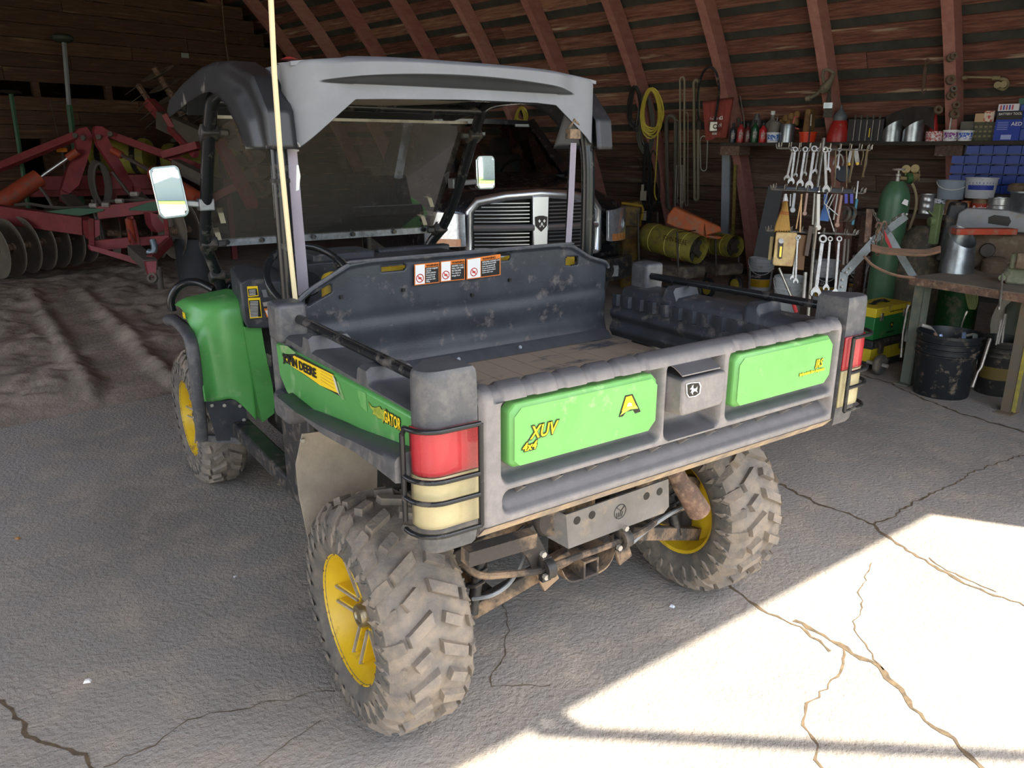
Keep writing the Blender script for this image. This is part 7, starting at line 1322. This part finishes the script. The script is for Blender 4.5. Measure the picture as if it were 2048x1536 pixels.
q = MB(TM); q.grid(lambda u, v: Vector((-1.0+2.0*u, -.14+.30*(abs(u*2-1)**3)-.02*math.sin(v*math.pi), .36+.20*v)), 30, 6, Vector((0, .10, 0))); fixn(q.build('front_bumper', mat('dusty chrome bumper', '4a4d52', '2c2e32', s=9, rough=.35, metal=.6, dust=.3), trk, ang=60))
q = MB(TM); q.box((.70, -.03, .45), (.14, .03, .10)); q.build('fog_lamp', M_hl, trk)
q = MB(TM); q.grid(lambda u, v: Vector((-.97+1.94*u, -.06+.36*(abs(u*2-1)**3), .55+.06*v)), 20, 2, Vector((0, .2, 0))); fixn(q.build('upper_bumper_trim', M_tk, trk))
# ---------------- disc harrow and stored implements ----------------
M_hr = mat('faded red implement paint', '8a363a', '782c30', s=6, rough=.55, dust=.4, dc='6f6055', top=.85); M_hro = mat('orange red cylinder paint', 'a8482f', '963e2a', s=7, rough=.5, dust=.25, dc='6f6055'); M_disc = mat('dusty plough disc', '857e72', '6a635a', s=6, rough=.5, metal=.1, dust=.3); M_hose = mat('dusty rubber hose', '4c4741', rough=.7); M_hg = mat('green implement paint', '3a5f46', rough=.5, dust=.35, dc='6f685c', top=1.0); M_dz = mat('dust covered steel', '645c52', '54504a', s=6, rough=.8)
hr = thing('disc_harrow', pz(200, 600), 'red folding disc harrow with rows of steel discs', 'disc harrow')
D0 = 10.6
def hbar(nm, a, b, w_, h_, m=M_hr, da=D0, db=D0, up=Z): return MB().bar(pd(*a, da), pd(*b, db), w_, h_, up=up).build(nm, m, hr, bev=.006)
def hpl(nm, pts, d, th, m=M_hr, par=None):
    n = len(pts); q = MB(); q.add([pd(a, b, d) for a, b in pts]+[pd(a, b, d)+Vector((BU.x, BU.y, 0))*th for a, b in pts], [tuple(range(n)), tuple(range(2*n-1, n-1, -1))]+[(i, (i+1) % n, n+(i+1) % n, n+i) for i in range(n)]); return fixn(q.build(nm, m, par or hr))
hpl('tower_plate', [(148, 267), (158, 257), (174, 254), (186, 272), (183, 292), (172, 330), (158, 370), (134, 391), (121, 386), (136, 335), (155, 300)], D0, .10); hpl('tower_plate', [(188, 262), (191, 252), (205, 253), (218, 262), (216, 276), (240, 320), (268, 370), (272, 383), (252, 382), (228, 340), (195, 290)], D0-.1, .10)
hpl('tower_foot', [(120, 380), (136, 388), (150, 392), (138, 410), (124, 403)], D0-.05, .10); hpl('tower_foot', [(268, 372), (281, 374), (282, 394), (270, 398)], D0-.15, .08)
for a, b in (((152, 272), (-20, 342)), ((216, 268), (415, 341))): hbar('fold_link', a, b, .10, .10, up=FW)
for c, a, b in (((79, 355), (-30, 420), 1), ((306, 344), (335, 365), 1)): pass
MB().tube([pd(78, 356, D0-.2), pd(-30, 425, D0-.6)], .12, 16).build('hydraulic_cylinder', M_hro, hr); MB().tube([pd(78, 356, D0-.2), pd(140, 313, D0-.1)], .026, 10).build('cylinder_rod', M_tc, hr); MB().tube([pd(136, 316, D0-.1), pd(156, 302, D0-.1)], .055, 10).build('rod_clevis', M_hro, hr)
MB().tube([pd(242, 309, D0-.2), pd(310, 347, D0-.4)], .026, 10).build('cylinder_rod', M_tc, hr); MB().tube([pd(224, 300, D0-.2), pd(244, 311, D0-.2)], .05, 10).build('rod_clevis', M_hro, hr); MB().tube([pd(308, 346, D0-.4), pd(400, 400, D0-.8)], .10, 14).build('hydraulic_cylinder', M_hro, hr)
for a in ((152, 272), (168, 277), (199, 275), (222, 269)): p = pd(*a, D0-.12); MB().cyl(p, p-FW*.03, .035, 12).build('pivot_pin', M_dz, hr)
hbar('rear_beam', (-20, 368), (330, 362), .22, .20, m=M_hr, da=D0+.8, db=D0+.6); hbar('rear_beam', (-20, 388), (330, 380), .12, .12, m=M_hr, da=D0+.9, db=D0+.7)
hbar('front_beam', (-20, 425), (172, 452), .16, .22, da=D0-.9, db=D0-1.0); hbar('front_beam', (200, 425), (330, 410), .16, .16, da=D0-.9, db=D0-.9); hbar('side_rail', (135, 392), (185, 450), .18, .05, m=M_dz, da=D0-.1, db=D0-1.0); hbar('side_rail', (270, 388), (325, 440), .18, .06, m=M_dz, da=D0-.1, db=D0-1.0)
hpl('end_box', [(176, 442), (199, 440), (200, 470), (184, 480), (178, 470)], D0-1.3, .2); hpl('end_box', [(300, 425), (330, 432), (331, 460), (316, 465), (304, 450)], D0-1.2, .2)
hpl('wing_plate', [(86, 424), (150, 416), (208, 418), (206, 422), (148, 434), (90, 430)], D0-1.0, .25, M_hg); hpl('wing_plate', [(258, 418), (300, 404), (335, 402), (336, 422), (262, 421)], D0-1.0, .2, M_hg)
# tow frame
hpl('tow_frame', [(178, 490), (184, 492), (290, 520), (284, 532), (182, 500)], D0-1.9, .06); hbar('tow_cross', (182, 492), (262, 484), .10, .12, da=D0-1.7, db=D0-1.6); hbar('tow_cross', (262, 484), (340, 478), .10, .10, da=D0-1.6, db=D0-1.5); hbar('tow_side', (340, 482), (300, 520), .06, .10, da=D0-1.5, db=D0-2.2); hbar('tow_upright', (183, 440), (184, 492), .06, .06, da=D0-1.6, db=D0-1.8); hbar('tow_upright', (331, 436), (335, 480), .05, .05, da=D0-1.4, db=D0-1.5)
hbar('drawbar', (268, 500), (302, 530), .14, .12, m=M_dz, da=D0-1.8, db=D0-2.3); hpl('hitch_tongue', [(291, 523), (313, 522), (312, 548), (303, 554), (297, 548)], D0-2.4, .05)
p = pd(305, 556, D0-2.4); MB().lathe([(.03, -.02), (.055, -.02), (.055, .02), (.03, .02), (.03, -.02)], p, FW, 18, cap=False).build('hitch_ring', M_dz, hr)
jb = pz(323, 586); MB().tube([jb+Z*.02, pd(317, 535, dep(jb))], .035, 10).box(jb+Z*.012, (.16, .12, .02)).build('jack_leg', M_dz, hr); MB().tube(smooth([pd(a, b, D0-2.1) for a, b in ((296, 503), (305, 505), (309, 495), (305, 480))], 4), .035, 10).build('jack_crank', mat('blue grey steel pipe', '7a8a94', rough=.4, metal=.5), hr)
for a, b in (((252, 440), (268, 490)), ((268, 440), (280, 495)), ((256, 436), (265, 435))): hbar('lift_link', a, b, .03, .03, da=D0-1.6, db=D0-1.8)
MB().tube([pd(258, 440, D0-1.6), pd(266, 482, D0-1.7)], .045, 12).build('lift_cylinder', M_hro, hr)
q = MB()
for k in range(5): q.tube([pd(196+16*math.sin(t)+k*2.2+6*math.cos(t), 365+42*math.cos(t)+k, D0-.5-.02*k) for t in [2*math.pi*j/24 for j in range(24)]], .022, 6, closed=True)
q.build('hose_loops', M_hose, hr)
for pts in (((30, 410), (60, 408), (100, 414), (150, 416), (185, 412), (225, 402), (290, 400), (340, 404)), ((185, 400), (190, 430), (200, 460), (205, 490)), ((192, 400), (196, 430), (206, 465), (210, 488)), ((80, 375), (95, 395), (105, 414)), ((225, 345), (245, 370), (262, 390), (290, 398))): MB().tube(smooth([pd(a, b, D0-.9) for a, b in pts], 4), .020, 6).build('hydraulic_hose', M_hose, hr)
for a in ((180, 411), (205, 410), (232, 402), (262, 300 if 0 else 388)): p = pd(*a, D0-1.0); MB().tube([p, p+RT*.09], .03, 8).build('hose_coupling', M_sil, hr)
# disc gangs
dm = None
def gang(pts, r_, da, db, yaw=None, n=6, x0=0, asp=None):
    global dm
    if asp is not None:
        lo, hi = da-3, da+3; rm = (ray(*pts[0])+ray(*pts[1])).normalized()
        for _ in range(40):
            db = (lo+hi)/2; k = (pd(*pts[1], db)-pd(*pts[0], da)).normalized().dot(rm)
            if k > asp: hi = db
            else: lo = db
    a, b = pd(*pts[0], da), pd(*pts[1], db); u = (b-a).normalized(); MB().tube([a, b], .045, 10).build('gang_shaft', M_rust, hr)
    for k in range(n):
        c = a.lerp(b, (k+.5)/n); s1 = u.cross(Z).normalized(); Mx = basis(c, s1, s1.cross(u)*-1, u) @ Matrix.Scale(r_/.3, 4)
        if dm is None:
            dm = MB(Mx).lathe([(0, .055), (.10, .048), (.2, .028), (.3, 0), (.297, -.004), (.2, .022), (.1, .042), (0, .049)], (0, 0, 0), Z, 32, cap=False).build('disc', M_disc, hr, ang=60); B0 = MW[hr.name]; dm.data.transform(Mx.inverted() @ B0); dm.matrix_basis = B0.inverted() @ Mx; MW[dm.name] = Mx
        else: dup(dm, hr, Mx)
        MB().tube([c+u*.02, c+u*.08, c+u*.12], [.06, .045, .06], 10).build('spool', M_rust, hr)
gang(((-30, 503), (178, 470)), .36, D0-1.3, D0-.2, n=7); gang(((215, 466), (420, 466)), .34, D0-.4, D0+.4, n=7); gang(((330, 462), (410, 458)), .34, D0-1.4, D0-1.0, n=3)
gang(((-40, 455), (150, 450)), .30, D0+1.0, D0+1.2, n=6)
# folded wing gang standing up at the back
gang(((308, 135), (352, 205)), .26, D0+.5, 0, n=3, asp=.12); gang(((355, 215), (400, 290)), .34, D0+.3, 0, n=4, asp=.15); gang(((470, 235), (528, 392)), .21, D0-.9, 0, n=5, asp=.45)
hbar('wing_beam', (298, 203), (330, 240), .16, .12, da=D0+.3, db=D0+.3); hbar('wing_beam', (276, 170), (300, 205), .06, .06, m=M_rust, da=D0+.3, db=D0+.3); hbar('wing_tube', (322, 240), (420, 285), .16, .24, m=M_dz, da=D0+.2, db=D0-.3); hbar('wing_arm', (340, 255), (392, 310), .09, .09, da=D0, db=D0-.2); hbar('wing_arm', (335, 245), (345, 240), .2, .2, da=D0, db=D0); hbar('wing_brace', (440, 285), (505, 410), .14, .12, da=D0-.5, db=D0-1.1); hbar('wing_brace', (420, 400), (480, 370), .3, .1, da=D0-.4, db=D0-.4)
hbar('wing_brace', (330, 310), (400, 290), .2, .1, da=D0-.2, db=D0-.3); hbar('wing_tube', (350, 330), (430, 370), .14, .16, m=M_dz, da=D0-.3, db=D0-.5)
for k in range(5): hbar('spring_tine', (250+k*10, 190+k*17), (278+k*9, 170+k*17), .012, .012, m=M_grime, da=D0+.2, db=D0+.2)
p = pd(497, 393, D0-1.0); MB().box(p, (.14, .02, .07), Matrix.Rotation(-.55, 3, 'Y')).build('reflector', mat('amber reflector', 'e08a2a', rough=.3), hr)
MB().tube(smooth([pd(a, b, D0-.9) for a, b in ((375, 190), (350, 250), (436, 300), (445, 340), (480, 365), (530, 370))], 5), .014, 6).build('cable', M_hose, hr) if 0 else None
bc = pd(385, 500, D0-1.2); MB().lathe([(0, 0), (.20, 0), (.20, .5), (.18, .54), (0, .54)], Vector((bc.x, bc.y, .02)), Z, 26).build('ballast_drum', mat('dusty grey drum', '3c3e40', rough=.7), hr)
# yellow tanks of the machine behind
yt = thing('tank_sprayer', pz(235, 540), 'pair of yellow saddle tanks with black straps behind the harrow', 'sprayer tanks'); M_yt = mat('dull yellow poly tank', 'a39c44', '8f8a3c', s=3, rough=.45, dust=.2)
for a, b, d, r_ in (((190, 308), (300, 313), 11.2, .255), ((330, 315), (480, 330), 11.3, .21)):
    A2, B2 = pd(*a, d), pd(*b, d); L2 = (B2-A2).length; u = (B2-A2).normalized(); MB().lathe([(0, 0), (r_*.9, .01), (r_, .06), (r_, L2-.06), (r_*.9, L2-.01), (0, L2)], A2, u, 28).build('tank', M_yt, yt, ang=60)
    for k in (.2, .82): MB().lathe([(r_*1.01, L2*k-.04), (r_*1.03, L2*k-.04), (r_*1.03, L2*k+.04), (r_*1.01, L2*k+.04)], A2, u, 28, cap=False).build('strap', M_blkp, yt)
q = MB(); a, b = pd(190, 338, 11.2), pd(480, 345, 11.4); q.bar(a, b, .1, .1)
for t_ in (.1, .5, .9): c = a.lerp(b, t_); q.bar(c, Vector((c.x, c.y, 0)), .08, .08)
q.build('support_frame', M_hr, yt); q = MB()
for a, b in (((188, 303), 0), ((300, 307), 0)): pass
p = pd(448, 250, 11.2); 
mk = thing('marker_pole', pz(150, 560), 'green upright pole with a flat domed cap, taller one', 'pole'); b0 = pu(142, 300, 11.85); MB().tube([Vector((b0.x, b0.y, 0)), pu(138, 210, 11.85)], .045, 6).build('lower_post', M_hg, mk); MB().tube([pu(138, 212, 11.85), pu(128, 85, 11.85)], .033, 6).build('upper_post', M_steelw, mk); MB().lathe([(0, 0), (.1, .0), (.14, .03), (.14, .07), (.10, .10), (0, .10)], pu(126, 84, 11.85), Z, 20).build('cap', mat('dark green grey metal', '3c443c', rough=.7), mk); MB().tube([pu(106, 205, 11.85), pu(138, 206, 11.85)], .012, 5).tube([pu(101, 203, 11.85), pu(118, 280, 11.85)], .006, 5).build('thin_arm', M_grime, mk)
mk = thing('marker_pole', pz(45, 545), 'green upright pole with a flat disc cap, shorter one at far left', 'pole'); b0 = pu(38, 330, 11.9); MB().tube([Vector((b0.x, b0.y, 0)), pu(22, 188, 11.9)], .032, 6).build('post', M_hg, mk); MB().lathe([(0, 0), (.16, .01), (.10, .04), (0, .05)], pu(20, 187, 11.9), Z, 20).build('cap', M_grime, mk)
wl_ = thing('warning_lamp', pd(124, 310, 11.0), 'round grey lamp above an amber reflector bar', 'lamp'); q = MB(); q.lathe([(0, 0), (.045, 0), (.05, .03), (.045, .06), (0, .07)], pd(130, 289, 10.9), -FW, 16); q.build('lens', M_steelw, wl_); MB().box(pd(124, 300, 10.9), (.15, .02, .055), Matrix.Rotation(-.6, 3, 'Z')).build('amber_bar', mat('amber reflector', 'e08a2a'), wl_); p = pd(124, 305, 10.95); MB().bar(p, Vector((p.x, p.y, 1.0)), .03, .03).bar(Vector((p.x, p.y, 1.0)), Vector((p.x, p.y, .0)), .05, .05).build('stalk', M_grime, wl_)
# white engine casing at left, planks on the soil, far bits
en = thing('white_engine', pz(10, 560), 'pale ribbed engine cover at the left picture edge', 'engine'); p = pd(8, 345, 11.6); q = MB(FACE(p)); q.box((0, 0, 0), (.28, .2, .26)); q.bar((0, 0, -.1), (0, 0, -p.z+.02), .1, .1, up=Y)
for k in range(5): q.box((-.10+.05*k, -.105, -.02), (.012, .02, .16))
q.build('cover', mat('pale grey casting', '9aa09c', '747a78', s=20, rough=.5), en, bev=.01)
one(MB().bar(pz(-40, 556, .04), pz(84, 541, .04), .22, .035), 'old_plank', M_dz, 'old grey plank lying on the soil under the harrow', 'plank'); one(MB().bar(pz(352, 521, .03), pz(410, 519, .03), .25, .035), 'old_plank', M_dz, 'short board on the soil near the harrow hitch', 'plank')
q = MB(); p = pu(370, 111, PU-.03); q.box(p, (.12, .012, .07), Matrix.Rotation(R(11), 3, 'Z')); one(q, 'notice_card', mat('pale card', '8f9a90', rough=.8), 'small pale card pinned high on the brown partition', 'card')
one(MB().tube([pu(443, -10, PU-.15), pu(446, 30, PU-.15), pu(452, 92, PU-.15), pu(460, 140, PU-.15)], .014, 6), 'lightning_rod', M_cast, 'thin iron rod hanging in front of the brown partition', 'rod')
